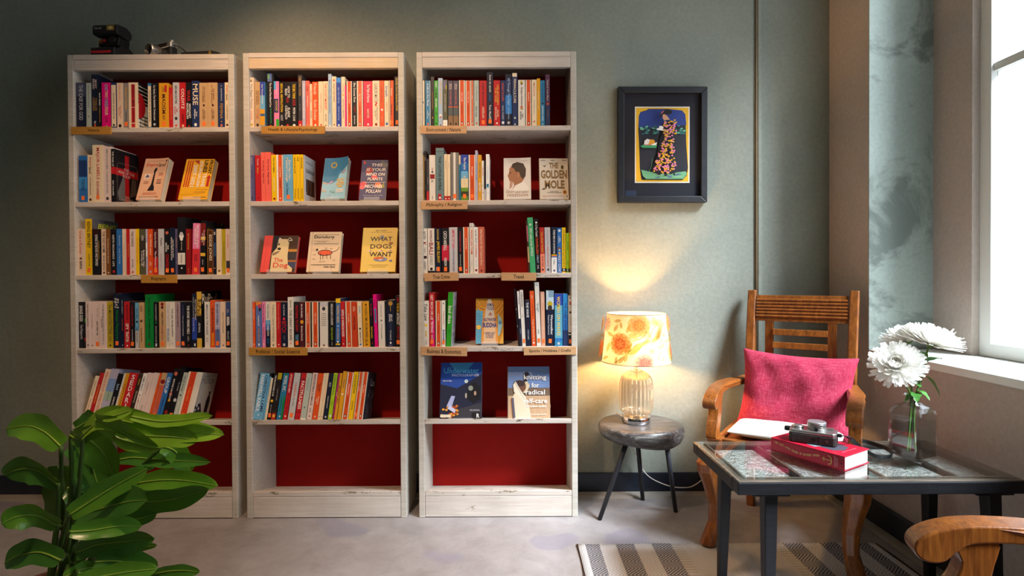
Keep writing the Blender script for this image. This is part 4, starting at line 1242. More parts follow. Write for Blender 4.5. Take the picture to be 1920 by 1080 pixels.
def art_dogology(P, w, h):
    P.rect(0, 0, w, h, 'ead0ae'); P.rect(.07 * w, 0, .085 * w, h, 'c8ac8c')
    P.rect(.14 * w, .92 * h, .92 * w, .93 * h, '34322f'); P.text('Dogology', .13 * w, .81 * h, .78 * w, .91 * h, '1f1d20', .03)
    P.text('The Weird and Wonderful\nScience of Dogs', .14 * w, .725 * h, .6 * w, .775 * h, '4a4640'); P.rect(.14 * w, .69 * h, .92 * w, .70 * h, '34322f')
    P.ell(.52 * w, .47 * h, .23 * w, .075 * h, '2a2424', 24).ell(.52 * w, .47 * h, .205 * w, .058 * h, 'e8603a', 24)
    P.line([(.74 * w, .49 * h), (.84 * w, .51 * h), (.92 * w, .56 * h), (.95 * w, .61 * h)], .0022, '2a2424')
    for (u, a, b) in ((.38, .46, .29), (.46, .4, .31), (.58, .44, .32), (.70, .42, .31)):
        P.line([(u * w, a * h), ((u + .015) * w, b * h)], .0022, '2a2424')
    P.ell(.26 * w, .545 * h, .035 * w, .03 * h, '2a2424'); P.line([(.1 * w, .54 * h), (.17 * w, .6 * h), (.22 * w, .53 * h), (.1 * w, .53 * h)], .0008, '8a8078')
    for (u, v) in ((.14, .42), (.14, .31), (.36, .24), (.46, .25), (.78, .28), (.5, .58), (.66, .57)):
        P.rect(u * w, v * h, (u + .09) * w, (v + .01) * h, 'a09080')
    P.rect(.12 * w, .165 * h, .88 * w, .175 * h, '34322f'); P.text('Stefan Gates', .52 * w, .1 * h, .88 * w, .14 * h, '34322f', .02)
def art_want(P, w, h):
    P.rect(0, 0, w, h, 'f0cf66'); P.text('MAT WARD', .36 * w, .92 * h, .68 * w, .945 * h, '3a3a44', .02); P.text('with drawings by Rupert Fawcett', .2 * w, .88 * h, .86 * w, .905 * h, '55503a')
    P.ell(.56 * w, .78 * h, .06 * w, .05 * h, '8f90a0'); P.text('WHAT', .22 * w, .69 * h, .86 * w, .79 * h, '1e1d24', .015); P.ell(.83 * w, .645 * h, .07 * w, .02 * h, '9a5230')
    P.text('DOGS', .23 * w, .52 * h, .86 * w, .62 * h, '1e1d24', .015); P.ell(.52 * w, .56 * h, .03 * w, .02 * h, 'c86a40')
    for u in (.22, .54, .8):
        P.ell(u * w, .47 * h, .09 * w, .016 * h, 'efe0d0', 10).ell((u + .03) * w, .475 * h, .03 * w, .01 * h, '9a5a44', 8)
    P.text('WANT', .22 * w, .34 * h, .88 * w, .44 * h, '1e1d24', .015)
    P.ell(.55 * w, .28 * h, .2 * w, .05 * h, '7f8fc0', 20).ell(.5 * w, .3 * h, .15 * w, .03 * h, 'd86a30', 14).ell(.55 * w, .265 * h, .06 * w, .015 * h, 'd8dce8', 10).ell(.85 * w, .245 * h, .05 * w, .02 * h, '6f80b8', 10)
    P.text('An illustrated guide for happy', .16 * w, .135 * h, .86 * w, .16 * h, '5a4420'); P.text('dog care and training', .25 * w, .095 * h, .78 * w, .12 * h, '5a4420')
def art_freedom(P, w, h):
    P.rect(0, 0, w, h, 'e0d8ce'); P.rect(.04 * w, 0, .05 * w, h, 'c8c0b6')
    P.text('THE MILLION COPY CLASSIC', .08 * w, .955 * h, .62 * w, .975 * h, '7f84a8'); P.text('J. KRISHNAMURTI', .1 * w, .90 * h, .9 * w, .94 * h, 'a89888')
    P.poly([(.3 * w, .2 * h), (.38 * w, .33 * h), (.34 * w, .42 * h), (.2 * w, .44 * h), (.17 * w, .52 * h), (.13 * w, .56 * h), (.19 * w, .64 * h), (.2 * w, .74 * h), (.32 * w, .84 * h), (.5 * w, .88 * h), (.7 * w, .84 * h), (.8 * w, .7 * h), (.8 * w, .56 * h), (.72 * w, .46 * h), (.6 * w, .36 * h), (.4 * w, .26 * h)], 'a06a48')
    P.poly([(.22 * w, .44 * h), (.34 * w, .42 * h), (.3 * w, .3 * h), (.2 * w, .24 * h)], 'b8907a')
    P.poly([(.28 * w, .78 * h), (.32 * w, .86 * h), (.5 * w, .9 * h), (.72 * w, .86 * h), (.82 * w, .72 * h), (.8 * w, .55 * h), (.7 * w, .48 * h), (.62 * w, .54 * h), (.56 * w, .66 * h), (.44 * w, .66 * h), (.38 * w, .74 * h)], '33231c')
    P.ell(.54 * w, .58 * h, .035 * w, .06 * h, 'b87a54', 10); P.rect(.19 * w, .635 * h, .28 * w, .65 * h, '3a2820'); P.ell(.235 * w, .61 * h, .02 * w, .01 * h, '2a1c18', 8)
    P.poly([(.3 * w, .2 * h), (.42 * w, .33 * h), (.72 * w, .42 * h), (.9 * w, .3 * h), (.92 * w, .18 * h)], 'ece5da')
    P.text('The', .08 * w, .21 * h, .17 * w, .235 * h, '8a7a6a'); P.text('FIRST and LAST', .08 * w, .14 * h, .92 * w, .195 * h, 'a08068'); P.text('FREEDOM', .08 * w, .06 * h, .92 * w, .12 * h, 'a08068')
def art_mole(P, w, h):
    P.rect(0, 0, w, h, 'ded3c2')
    for u in (.05, .38, .8):
        P.rect(u * w, .945 * h, (u + .16) * w, .96 * h, '6a655c')
    P.poly([(.08 * w, .84 * h), (.17 * w, .81 * h), (.25 * w, .86 * h), (.18 * w, .78 * h)], '1e1c20')
    for tx, u0, u1, v0, v1 in (('THE', .34, .66, .75, .89), ('GOLDEN', .04, .96, .5, .71), ('MOLE', .17, .86, .25, .46)):
        P.text(tx, u0 * w, v0 * h, u1 * w, v1 * h, '2a2420', .03); P.text(tx, (u0 + .006) * w, (v0 + .004) * h, (u1 - .006) * w, (v1 - .004) * h, 'a87a30', -.008)
    P.ell(.8 * w, .78 * h, .05 * w, .05 * h, '5a4a28'); P.poly([(.05 * w, .23 * h), (.12 * w, .27 * h), (.2 * w, .25 * h), (.16 * w, .23 * h)], '6a4a34')
    P.text('AND OTHER\nVANISHING TREASURE', .24 * w, .145 * h, .74 * w, .2 * h, '5a544c'); P.ell(.86 * w, .17 * h, .065 * w, .055 * h, 'd8902c', 16).ell(.86 * w, .17 * h, .045 * w, .02 * h, '3a2a1c', 10)
    P.text('KATHERINE RUNDELL', .1 * w, .05 * h, .84 * w, .085 * h, 'b88a74'); P.rect(.92 * w, .05 * h, .95 * w, .085 * h, '2a2a30')
def art_salt(P, w, h):
    P.rect(0, 0, w, h, 'c88a1e')
    for k in range(5):
        P.line([(.02 * w, (.98 - .05 * k) * h), (.15 * w, (.82 - .04 * k) * h), (.3 * w, (.78 - .03 * k) * h)], .004, ['e0a82c', 'a8661a'][k % 2])
        P.line([(.98 * w, (.98 - .06 * k) * h), (.85 * w, (.85 - .06 * k) * h), (.7 * w, (.75 - .05 * k) * h)], .005, ['b87418', 'd89a28'][k % 2])
    P.poly([(0, 0), (0, .72 * h), (.08 * w, .77 * h), (.14 * w, .72 * h), (.25 * w, .72 * h), (.22 * w, 0)], '5fa6c4')
    for k in range(11):
        P.line([(.01 * w, (.06 + .06 * k) * h), (.1 * w, (.1 + .055 * k) * h), (.2 * w, (.04 + .055 * k) * h)], .0012, '2f5f86')
    P.ell(.1 * w, .36 * h, .09 * w, .05 * h, 'e6b84a', 12)
    P.poly([(.8 * w, .66 * h), (.92 * w, .56 * h), (.96 * w, .4 * h), (.88 * w, .2 * h), (.8 * w, .16 * h)], '8fb8c0'); P.ell(.88 * w, .46 * h, .05 * w, .04 * h, '3f7f9f', 10)
    P.poly([(.84 * w, 0), (w, 0), (w, .5 * h), (.94 * w, .2 * h)], 'd8a040')
    def board(s, c, c2):
        pts = [(.5 + s * x, y) for (x, y) in ((-.30, 0), (-.29, .3), (-.24, .62), (-.18, .82), (-.09, .99), (.05, .99), (.14, .85), (.22, .65), (.29, .35), (.32, 0))]
        P.poly([(x * w, y * h) for (x, y) in pts], c)
    board(1.0, 'd8903c', 0); board(.72, 'd9b48a', 0)
    P.poly([(.34 * w, .57 * h), (.37 * w, .8 * h), (.45 * w, .985 * h), (.53 * w, .985 * h), (.62 * w, .82 * h), (.68 * w, .57 * h)], 'c9c0b0')
    P.text('JAIMAL\nYOGIS', .38 * w, .73 * h, .66 * w, .9 * h, '1d3478', .02); P.poly([(.44 * w, .62 * h), (.52 * w, .7 * h), (.6 * w, .62 * h)], 'b06a50')
    P.text('SALTWATER', .27 * w, .49 * h, .74 * w, .56 * h, '1d3478', .03); P.text('BUDDHA', .25 * w, .35 * h, .76 * w, .46 * h, '1d3478', .04)
    P.text("A SURFER'S QUEST\nTO FIND ZEN\nON THE SEA", .3 * w, .07 * h, .7 * w, .3 * h, '4a4a80', .01)
def art_under(P, w, h):
    P.rect(0, 0, w, h, '1b2038'); P.poly([(0, .62 * h), (.4 * w, .55 * h), (w, .8 * h), (w, h), (0, h)], '21489a'); P.poly([(.2 * w, h), (.8 * w, h), (.6 * w, .82 * h), (.35 * w, .84 * h)], '3a86b8')
    P.poly([(.4 * w, .18 * h), (w, .3 * h), (w, 0), (.3 * w, 0)], '34343c')
    P.text('Underwater', .07 * w, .81 * h, .93 * w, .91 * h, '58aee0', .015); P.text('THE', .17 * w, .895 * h, .25 * w, .915 * h, '7fc0e8'); P.text('PHOTOGRAPHER', .27 * w, .755 * h, .93 * w, .80 * h, 'd0d8e8')
    P.text('Martin Edge', .05 * w, .665 * h, .28 * w, .69 * h, 'e8e8ec', .02)
    P.poly([(.6 * w, .4 * h), (.72 * w, .62 * h), (.85 * w, .66 * h), (.97 * w, .55 * h), (.97 * w, .35 * h), (.8 * w, .28 * h)], '12131a')
    P.ell(.62 * w, .67 * h, .045 * w, .033 * h, 'c8d8d4', 12); P.ell(.73 * w, .55 * h, .06 * w, .045 * h, '8f9488', 12); P.ell(.62 * w, .42 * h, .025 * w, .05 * h, 'b0a898', 8); P.ell(.84 * w, .46 * h, .03 * w, .04 * h, 'b8987c', 8)
    rr = random.Random(2)
    for k in range(26):
        P.ell((.02 + .4 * rr.random()) * w, (.04 + .22 * rr.random() ** 1.5) * h, .035 * w, .02 * h, rr.choice(['c8741e', 'd88a24', 'a8481c', 'e09a3a']), 7)
    P.poly([(.16 * w, .24 * h), (.27 * w, .42 * h), (.36 * w, .41 * h), (.28 * w, .22 * h)], 'a8aed4'); P.poly([(.18 * w, .2 * h), (.36 * w, .12 * h), (.38 * w, .18 * h), (.24 * w, .25 * h)], 'c0c2de')
    P.rect(.02 * w, .05 * h, .27 * w, .095 * h, 'efe6cc'); P.text('A Routledge Book', .03 * w, .06 * h, .26 * w, .085 * h, '55503c')
    P.text('FIFTH EDITION', .72 * w, .155 * h, .95 * w, .18 * h, 'd0ccd0'); P.rect(.78 * w, .02 * h, .97 * w, .13 * h, '17171c'); P.text('R', .88 * w, .04 * h, .95 * w, .11 * h, 'e8e4e0', .02)
def art_knit(P, w, h):
    P.rect(0, .58 * h, w, h, '6a86b4'); P.rect(0, 0, w, .6 * h, 'b89674'); P.rect(0, .45 * h, w, .6 * h, '6e5846')
    for k in range(8):
        P.line([(0, (.66 + .042 * k) * h), (.4 * w, (.68 + .04 * k) * h), (w, (.65 + .042 * k) * h)], .002, ['8f8aa0', '7f95bc'][k % 2])
    for k in range(30):
        u = (k * .37) % 1.0
        P.line([(u * w, (.02 + (k % 5) * .08) * h), ((u + .02) * w, (.12 + (k % 5) * .08) * h)], .0008, 'd8bc98')
    P.poly([(.37 * w, .66 * h), (.4 * w, .88 * h), (.46 * w, .9 * h), (.53 * w, .85 * h), (.48 * w, .84 * h), (.44 * w, .8 * h), (.46 * w, .68 * h)], '241d22')
    P.poly([(.36 * w, .7 * h), (.46 * w, .72 * h), (.52 * w, .64 * h), (.44 * w, .5 * h), (.36 * w, .5 * h)], 'cdb898')
    P.poly([(.12 * w, .02 * h), (.08 * w, .4 * h), (.2 * w, .55 * h), (.4 * w, .45 * h), (.5 * w, .25 * h), (.55 * w, .02 * h)], 'd8c4a8')
    P.ell(.3 * w, .62 * h, .13 * w, .11 * h, '6a4432', 16); P.ell(.27 * w, .68 * h, .14 * w, .06 * h, '3a2a26', 14)
    P.poly([(.12 * w, .66 * h), (.18 * w, .72 * h), (.3 * w, .55 * h), (.42 * w, .42 * h), (.44 * w, .3 * h), (.32 * w, .4 * h), (.14 * w, .52 * h)], 'e0d0b8')
    P.line([(.16 * w, .7 * h), (.3 * w, .5 * h), (.46 * w, .28 * h)], .0014, '6a5a4c'); P.poly([(.08 * w, .4 * h), (.13 * w, .42 * h), (.17 * w, .05 * h), (.12 * w, .02 * h)], '55505e')
    for tx, u0, u1, v0, v1 in (('knitting', .38, .92, .73, .84), ('for', .56, .74, .6, .69), ('radical', .42, .88, .47, .56), ('self-care', .36, .93, .31, .4)):
        P.text(tx, u0 * w, v0 * h, u1 * w, v1 * h, 'ece6dc', .012)
    P.text('A MODERN GUIDE', .36 * w, .235 * h, .92 * w, .265 * h, 'ece6dc', .02); P.text('BRANDI CHEYENNE HARPER', .36 * w, .09 * h, .92 * w, .115 * h, 'ece6dc')

face_book(0, 1, 255, 301, 297, 374, 0.030, 20, art_empire, 'e6b594', 'peach paperback showing a torch on its lifted cover', curl=0.016, yset=0.03)
face_book(0, 1, 334, 388, 298, 374, 0.032, 20, art_front, 'e8ac20', 'yellow paperback with red stripes and a red arrow', yset=0.03)
face_book(1, 1, 601, 647, 296, 374, 0.026, 20, art_adhd, '8fbfd6', 'pale blue paperback with paper clips on its curling cover', curl=0.030, yset=0.03)
face_book(1, 1, 673, 722, 300, 374, 0.020, 19, art_plants, '3c3b68', 'dark purple paperback with red flowers on the cover', yset=0.03)
face_book(1, 2, 488, 552, 443, 512, 0.022, 18, art_dog, 'd8322e', 'red hardback with a white dog on the cover', hard=True, yset=0.028)
face_book(1, 2, 575, 635, 436, 512, 0.024, 17, art_dogology, 'ead8c0', 'cream hardback with a drawn orange dog', hard=True, yset=0.028)
face_book(1, 2, 676, 741, 428, 512, 0.020, 17, art_want, 'd8b83a', 'yellow hardback with a blue plate on the cover', hard=True, yset=0.028)
face_book(2, 1, 945, 996, 298, 374, 0.018, 14, art_freedom, 'e0d8ce', 'white paperback with a face in profile on the cover', curl=0.012, yset=0.03, rotz=0)
face_book(2, 1, 1013, 1067, 299, 374, 0.020, 12, art_mole, 'ded3c2', 'cream paperback with large gold and black lettering', yset=0.03, rotz=2)
face_book(2, 3, 892, 944, 561, 646, 0.020, 14, art_salt, 'c88a1e', 'ochre paperback with a surfboard on the cover', yset=0.045)
face_book(2, 4, 824, 903, 683, 786, 0.020, 17, art_under, '1b2038', 'dark blue paperback with a diver on the cover', curl=0.02, yset=0.03, pagew=True)
face_book(2, 4, 953, 1032, 689, 786, 0.022, 14, art_knit, '8a7a70', 'hardback with a hooded woman in a field on the cover', hard=True, yset=0.03)

# ------------------------------------------------------------------ labels that single out each book
ORD = ['first', 'second', 'third', 'fourth', 'fifth', 'sixth', 'seventh', 'eighth', 'ninth', 'tenth', 'eleventh', 'twelfth', 'thirteenth', 'fourteenth', 'fifteenth', 'sixteenth', 'seventeenth', 'eighteenth', 'nineteenth', 'twentieth']
def ordn(i):
    if i < 20: return ORD[i]
    if i == 29: return 'thirtieth'
    return ('twenty-' if i < 30 else 'thirty-') + ORD[(i - 20) % 10]
for (case, shelf), L in SHELF_BOOKS.items():
    L.sort(key=lambda e: e[0])
    for i, (x, o, words) in enumerate(L):
        if 'cover' in words or 'lettering' in words or 'arrow' in words or 'drawn' in words:
            lab = '%s, on the %s bookcase' % (words, CASES[case][0])
        else:
            lab = '%s, %s from left on %s shelf of %s bookcase' % (words, ordn(i), ORD[shelf], CASES[case][0])
        tag(o, lab, 'book', 'books on the bookcases')
# ------------------------------------------------------------------ framed poster
wp = Vector((0, 0, 0))
pA, pB = at(1159, 380, -0.03), at(1326, 162, -0.03)
fw_, fh_ = pB.x - pA.x, pB.z - pA.z
pic = thing('framed_poster', 'black framed poster of a woman in a floral dress hanging above the lamp', 'picture', ((pA.x + pB.x) / 2, 0, (pA.z + pB.z) / 2), (0, R(0.25), 0))
M_frame = NT('black_frame_paint'); _c = M_frame.coord()
M_frame = M_frame.done(M_frame.ramp(M_frame.noise(_c, 30, 3), [(.3, '14151a'), (.7, '1e2028')]), 0.4)
a, b, e = fw_ / 2, fh_ / 2, 0.030
fm = MB()
for q in (((-a, -b), (a, -b), (a - e, -b + e), (-a + e, -b + e)), ((a, -b), (a, b), (a - e, b - e), (a - e, -b + e)), ((a, b), (-a, b), (-a + e, b - e), (a - e, b - e)), ((-a, b), (-a, -b), (-a + e, -b + e), (-a + e, b - e))):
    fm.prism(q, -0.034, -0.004, 'y')
fm.obj('frame', M_frame, pic, bevel=0.003, fix=True)
MB().box((-a + e, -0.014, -b + e), (a - e, -0.006, b - e)).obj('mount', flat('23222a', 0.85), pic)
P = Print(0.00012, 0.0)
x0, x1 = at(1190.5, 300, -0.014).x - pic.location.x, at(1293, 300, -0.014).x - pic.location.x
z0, z1 = at(1240, 343, -0.014).z - pic.location.z, at(1240, 200, -0.014).z - pic.location.z
W, H = x1 - x0, z1 - z0
def uv(u, v): return (x0 + u * W, z0 + v * H)
def PL(pts, c): P.poly([uv(*q) for q in pts], c)
def EL(u, v, ru, rv, c, n=14): P.ell(*uv(u, v), ru * W, rv * H, c, n)
PL([(0, 0), (1, 0), (1, 1), (0, 1)], 'efe6d8')
PL([(.02, .015), (.98, .015), (.98, .985), (.02, .985)], 'eab41e')
PL([(.12, .04), (.88, .04), (.95, .1), (.97, .2), (.94, .5), (.92, .9), (.86, .95), (.6, .97), (.25, .97), (.2, .95), (.1, .93), (.07, .88), (.06, .7), (.08, .45), (.09, .2)], '26242e')
PL([(.065, .72), (.94, .76), (.92, .9), (.86, .95), (.6, .965), (.25, .965), (.2, .945), (.1, .925), (.07, .88)], '2b3f8c')
rr = random.Random(11)
for k in range(44):
    u, v = rr.choice([rr.uniform(.1, .42), rr.uniform(.72, .92)]), rr.uniform(.64, .75)
    EL(u, v, .028, .012, rr.choice(['3f7a78', '58a488', '2f5a6c', '6ab898']), 7)
PL([(.11, .17), (.3, .14), (.6, .12), (.92, .15), (.95, .12), (.88, .05), (.2, .05), (.14, .09)], '6fae82')
for k in range(10):
    EL(rr.uniform(.2, .85), rr.uniform(.06, .12), .05, .008, ['5c6a8c', '8fbf9a'][k % 2], 8)
PL([(.09, .475), (.14, .455), (.38, .455), (.4, .49), (.3, .5), (.15, .5)], '3f9a62'); PL([(.15, .49), (.39, .49), (.39, .5), (.2, .505)], 'cc5a72')
PL([(.16, .5), (.28, .5), (.28, .56), (.22, .575), (.17, .55)], 'efe6e0'); PL([(.24, .5), (.36, .5), (.36, .54), (.33, .565), (.27, .565)], 'e09a24'); PL([(.29, .49), (.38, .49), (.4, .53), (.3, .5)], 'f4efe8')
P.line([uv(.31, .32), uv(.3, .22), uv(.24, .13), uv(.17, .12)], .0016, '58a072')
PL([(.28, .15), (.4, .36), (.44, .55), (.47, .63), (.66, .6), (.66, .42), (.7, .26), (.74, .13), (.64, .11), (.6, .14), (.55, .1), (.5, .13), (.44, .1), (.38, .12)], '1a1922')
PL([(.48, .63), (.5, .74), (.56, .81), (.66, .81), (.74, .74), (.74, .66), (.66, .61)], '1a1922')
def inside_dress(u, v):
    if v < .62:
        t = (v - .12) / .5
        return (.30 + .17 * t + .06 * t) < u < (.73 - .07 * t)
    return .5 < u < .73 and v < .8
k = 0
while k < 230:
    u, v = rr.uniform(.28, .75), rr.uniform(.12, .8)
    if inside_dress(u, v):
        EL(u, v, .019, .011, rr.choice(['f0b41e', 'ee82a4', 'f0b41e', 'f090b0']), 6); k += 1
PL([(.5, .79), (.54, .8), (.6, .8), (.54, .86), (.47, .88), (.47, .82)], 'd8a078'); PL([(.45, .66), (.55, .65), (.56, .67), (.46, .685)], 'd8a078')
PL([(.36, .67), (.48, .66), (.47, .69), (.37, .69)], 'f2ece8'); PL([(.4, .69), (.49, .69), (.47, .72), (.41, .72)], 'f2ece8')
EL(.55, .9, .09, .035, '17161c'); PL([(.4, .845), (.44, .83), (.48, .87), (.55, .9), (.5, .93), (.44, .9)], '17161c'); PL([(.43, .87), (.48, .9), (.5, .92), (.45, .9)], 'd86a80')
PL([(.5, .07), (.56, .075), (.55, .1), (.5, .09)], '17161c'); PL([(.66, .08), (.7, .085), (.69, .11), (.66, .1)], '17161c')
P.build('poster_print', pic, lambda u, v, h: (u, -0.0142 - h, v))
# a little reflection is painted as a flat patch low in the mount
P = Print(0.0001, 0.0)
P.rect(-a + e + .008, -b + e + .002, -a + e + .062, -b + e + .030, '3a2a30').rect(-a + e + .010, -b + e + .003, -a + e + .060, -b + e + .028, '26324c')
P.build('reflection_patch', pic, lambda u, v, h: (u, -0.0142 - h, v))

# ------------------------------------------------------------------ stool-like side table of dark wood
def dark_wood():
    n = NT('blackened_wood'); c = n.coord()
    w = n.noise(n.mapping(c, (3, 14, 30), rot=(.5, .3, .5)), 2.5, 6, .65, .5)
    g = n.noise(n.mapping(c, (3, 30, 30), rot=(0, 0, .5)), 3, 6, .7, .8)
    col = n.mix(0.5, n.ramp(w, [(.2, '35322f'), (.6, '4a4643'), (.95, '6d6862')]), n.ramp(g, [(.40, '2a282a'), (.54, '555250'), (.64, 'a39e98')]))
    n.bump(n.math('ADD', w, g), .18, .003)
    return n.done(col, n.ramp(g, [(.3, .25), (.7, .42)]), spec=.6)
M_dark = dark_wood()
tcx, tcy = at(1200, 800, -0.205).x, -0.205
stool = thing('side_table', 'dark pebble-shaped wooden side table on three thin legs, under the lamp', 'side table', (tcx, tcy, 0))
mb = MB()
NA, prof = 48, [(0.0, .330), (.55, .331), (.80, .337), (.93, .350), (.985, .366), (1.0, .380), (.985, .392), (.94, .399), (.85, .4005), (.5, .4005), (0.0, .4005)]
rings = []
def trad(a):
    return 0.182 * (1 + .03 * math.cos(2 * a + .4) + .018 * math.cos(3 * a + 1.0))
def tdrop(a):   # the right and front edge is cut thicker than the left
    return -.022 * max(0, math.cos(a + .5)) - .006
for (r, z) in prof[1:-1]:
    ring = []
    for i in range(NA):
        an = 2 * math.pi * i / NA
        zz = z + (tdrop(an) * (1 - (z - .33) / .0705) if z < .4 else 0)
        ring.append((trad(an) * r * math.cos(an), trad(an) * r * math.sin(an), zz))
    rings.append(ring)
mb.loft(rings)
mb.obj('tabletop', M_dark, stool, smooth=True)
M_leg = flat('2a2a30', .45)
for (px, py, tx, ty) in ((1124, 977, -.075, -.085), (1267, 963, .098, -.062), (1200, 931, .005, .09)):
    d = CAM_Z * FPX / (py - 520)
    Y = CAM_Y + d
    g = at(px, py, Y)
    p0 = Vector((g.x - tcx, Y - tcy, 0)); 
    if py == 931: p0 = Vector((g.x - tcx, -0.075 - tcy, 0))
    p1 = Vector((tx, ty, .345))
    MB().tube([p0, p0.lerp(p1, .5), p1], [.0095, .0105, .0115], 12).obj('leg', M_leg, stool, smooth=True)

# ------------------------------------------------------------------ table lamp
lx, ly, lz = at(1193, 790, -0.20).x, -0.20, 0.4012
lamp = thing('table_lamp', 'lit table lamp with ribbed glass body and floral shade on the dark side table', 'lamp', (lx, ly, lz))
M_chrome = flat('d8d8dc', .12, 1.0)
MB().lathe([(.0, 0), (.060, 0), (.062, .004), (.062, .026), (.060, .029), (.053, .030), (.050, .036), (.0, .036)], 40, cap=False).obj('base', M_chrome, lamp, smooth=True)
def rib(a, z): return .045 * math.cos(24 * a)
def lamp_glass():
    m = bpy.data.materials.new('amber_ribbed_glass')
    m.use_nodes = True
    t = m.node_tree
    b = t.nodes['Principled BSDF']
    b.inputs['Base Color'].default_value = (*srgb('e8d6b0'), 1)
    b.inputs['Roughness'].default_value = 0.06
    b.inputs['Metallic'].default_value = 0.55
    b.inputs['Alpha'].default_value = 0.55
    b.inputs['Specular IOR Level'].default_value = 0.8
    return m
gp = [(.046, .036), (.058, .042), (.067, .052), (.0715, .065), (.072, .10), (.072, .15), (.071, .175), (.066, .196), (.055, .213), (.040, .224), (.026, .229)]
MB().lathe(gp, 168, rib=rib, cap=False).obj('glass_body', lamp_glass(), lamp, smooth=True)
MB().lathe([(.0, .228), (.029, .228), (.030, .231), (.029, .2345), (.0, .2345)], 32, cap=False).obj('cap', M_chrome, lamp, smooth=True)
MB().tube([(0, 0, .022), (0, 0, .12), (0, 0, .228)], .0045, 10).obj('inner_rod', M_chrome, lamp, smooth=True)
MB().tube([(0, 0, .234), (0, 0, .262), (0, 0, .286)], .0055, 12).obj('neck', M_chrome, lamp, smooth=True)
# shade
def shade_mat(name, h, tr=.5):
    m = bpy.data.materials.new(name); m.use_nodes = True
    t = m.node_tree
    t.nodes.remove(t.nodes['Principled BSDF'])
    d = t.nodes.new('ShaderNodeBsdfDiffuse'); q = t.nodes.new('ShaderNodeBsdfTranslucent'); mx = t.nodes.new('ShaderNodeMixShader')
    d.inputs[0].default_value = (*srgb(h), 1); q.inputs[0].default_value = (*srgb(h), 1)
    mx.inputs[0].default_value = tr
    t.links.new(d.outputs[0], mx.inputs[1]); t.links.new(q.outputs[0], mx.inputs[2]); t.links.new(mx.outputs[0], t.nodes['Material Output'].inputs['Surface'])
    return m
SB, ST_, RB, RT = .272, .486, .150, .128
def cone(s, v, h):      # s: angle, v: 0..1 up the shade
    r = RB + (RT - RB) * v + h
    return (r * math.sin(s), -r * math.cos(s), SB + (ST_ - SB) * v)
M_sh = shade_mat('cream_linen_shade', 'e8d4b0', .05)
shade = MB()
ns = 64
vs = [cone(2 * math.pi * i / ns, v, 0) for v in (0, .25, .5, .75, 1) for i in range(ns)]
fs = [(k * ns + i, k * ns + (i + 1) % ns, (k + 1) * ns + (i + 1) % ns, (k + 1) * ns + i) for k in range(4) for i in range(ns)]
shade.add(vs, fs)
sh = shade.obj('lamp_shade', M_sh, lamp, smooth=True)
for v, r in ((0, .0022), (1, .0020)):
    MB().tube([cone(2 * math.pi * i / 64, v, 0) for i in range(65)], r, 6, cap=False).obj('shade_rim', flat('b9a183', .6), sh, smooth=True)
MB().tube([(-.128, 0, .478), (0, 0, .470), (.128, 0, .478)], .0015, 6).obj('shade_carrier', M_chrome, sh)
MB().tube([(0, -.128, .478), (0, 0, .470), (0, .128, .478)], .0015, 6).obj('shade_carrier', M_chrome, sh)
MB().tube([(.034, 0, .275), (.036, 0, .36), (.02, 0, .44), (0, 0, .470)], .0018, 8).obj('harp_rod', M_chrome, lamp)
bulb_m = bpy.data.materials.new('bulb_glow'); bulb_m.use_nodes = True
_b = bulb_m.node_tree.nodes['Principled BSDF']
_b.inputs['Emission Color'].default_value = (1, .56, .22, 1); _b.inputs['Emission Strength'].default_value = 1250
MB().lathe([(0, .285), (.012, .288), (.016, .295), (.026, .308), (.029, .320), (.024, .336), (.012, .345), (0, .347)], 20, cap=False).obj('bulb', bulb_m, lamp, smooth=True)
MB().lathe([(.0, .262), (.018, .263), (.036, .282), (.038, .300), (.0365, .300), (.034, .284), (.0, .270)], 24, cap=False).obj('glow_block_cup', M_chrome, lamp, smooth=True)  # opaque cup added inside the shade to block the bulb's downward glow
# printed flowers and leaves on the shade
P = Print(0.00006, 0.0007)
rr = random.Random(21)
KS = .139
def FL(s, v, r, cols, n=9):
    r *= 1.3
    for k in range(n):
        an = 2 * math.pi * k / n
        P.ell(s + r * .62 * math.cos(an) / KS, v + r * .62 * math.sin(an) / .229, r * .40 / KS, r * .40 / .229, cols[k % 2], 8)
    for k in range(6):
        an = 2 * math.pi * k / 6 + .4
        P.ell(s + r * .3 * math.cos(an) / KS, v + r * .3 * math.sin(an) / .229, r * .26 / KS, r * .26 / .229, cols[2], 7)
    P.ell(s, v, r * .2 / KS, r * .2 / .229, cols[3], 8)
def LF(s, v, L, w, ang, c):
    L *= 1.3; w *= 1.25
    ca, sa = math.cos(ang), math.sin(ang)
    pts = []
    for (x, y) in ((0, 0), (.3, .42), (.62, .4), (1, 0), (.62, -.4), (.3, -.42)):
        X, Y = (x - .5) * L, y * w
        pts.append((s + (X * ca - Y * sa) / KS, v + (X * sa + Y * ca) / .229))
    P.poly(pts, c)
def VN(pts, c, w=.0034):
    q = [Vector((p[0] * KS, p[1] * .229, 0)) for p in pts]
    q = smooth_pts(q, 4)
    vs, fs = [], []
    for i, p in enumerate(q):
        t = (q[min(i + 1, len(q) - 1)] - q[max(i - 1, 0)]).normalized()
        nx, ny = -t.y * w / 2, t.x * w / 2
        vs += [((p.x - nx) / KS, (p.y - ny) / .229), ((p.x + nx) / KS, (p.y + ny) / .229)]
    for i in range(len(q) - 1):
        fs.append((2 * i, 2 * i + 2, 2 * i + 3, 2 * i + 1))
    P._add(vs, fs, c)
SHM = {}
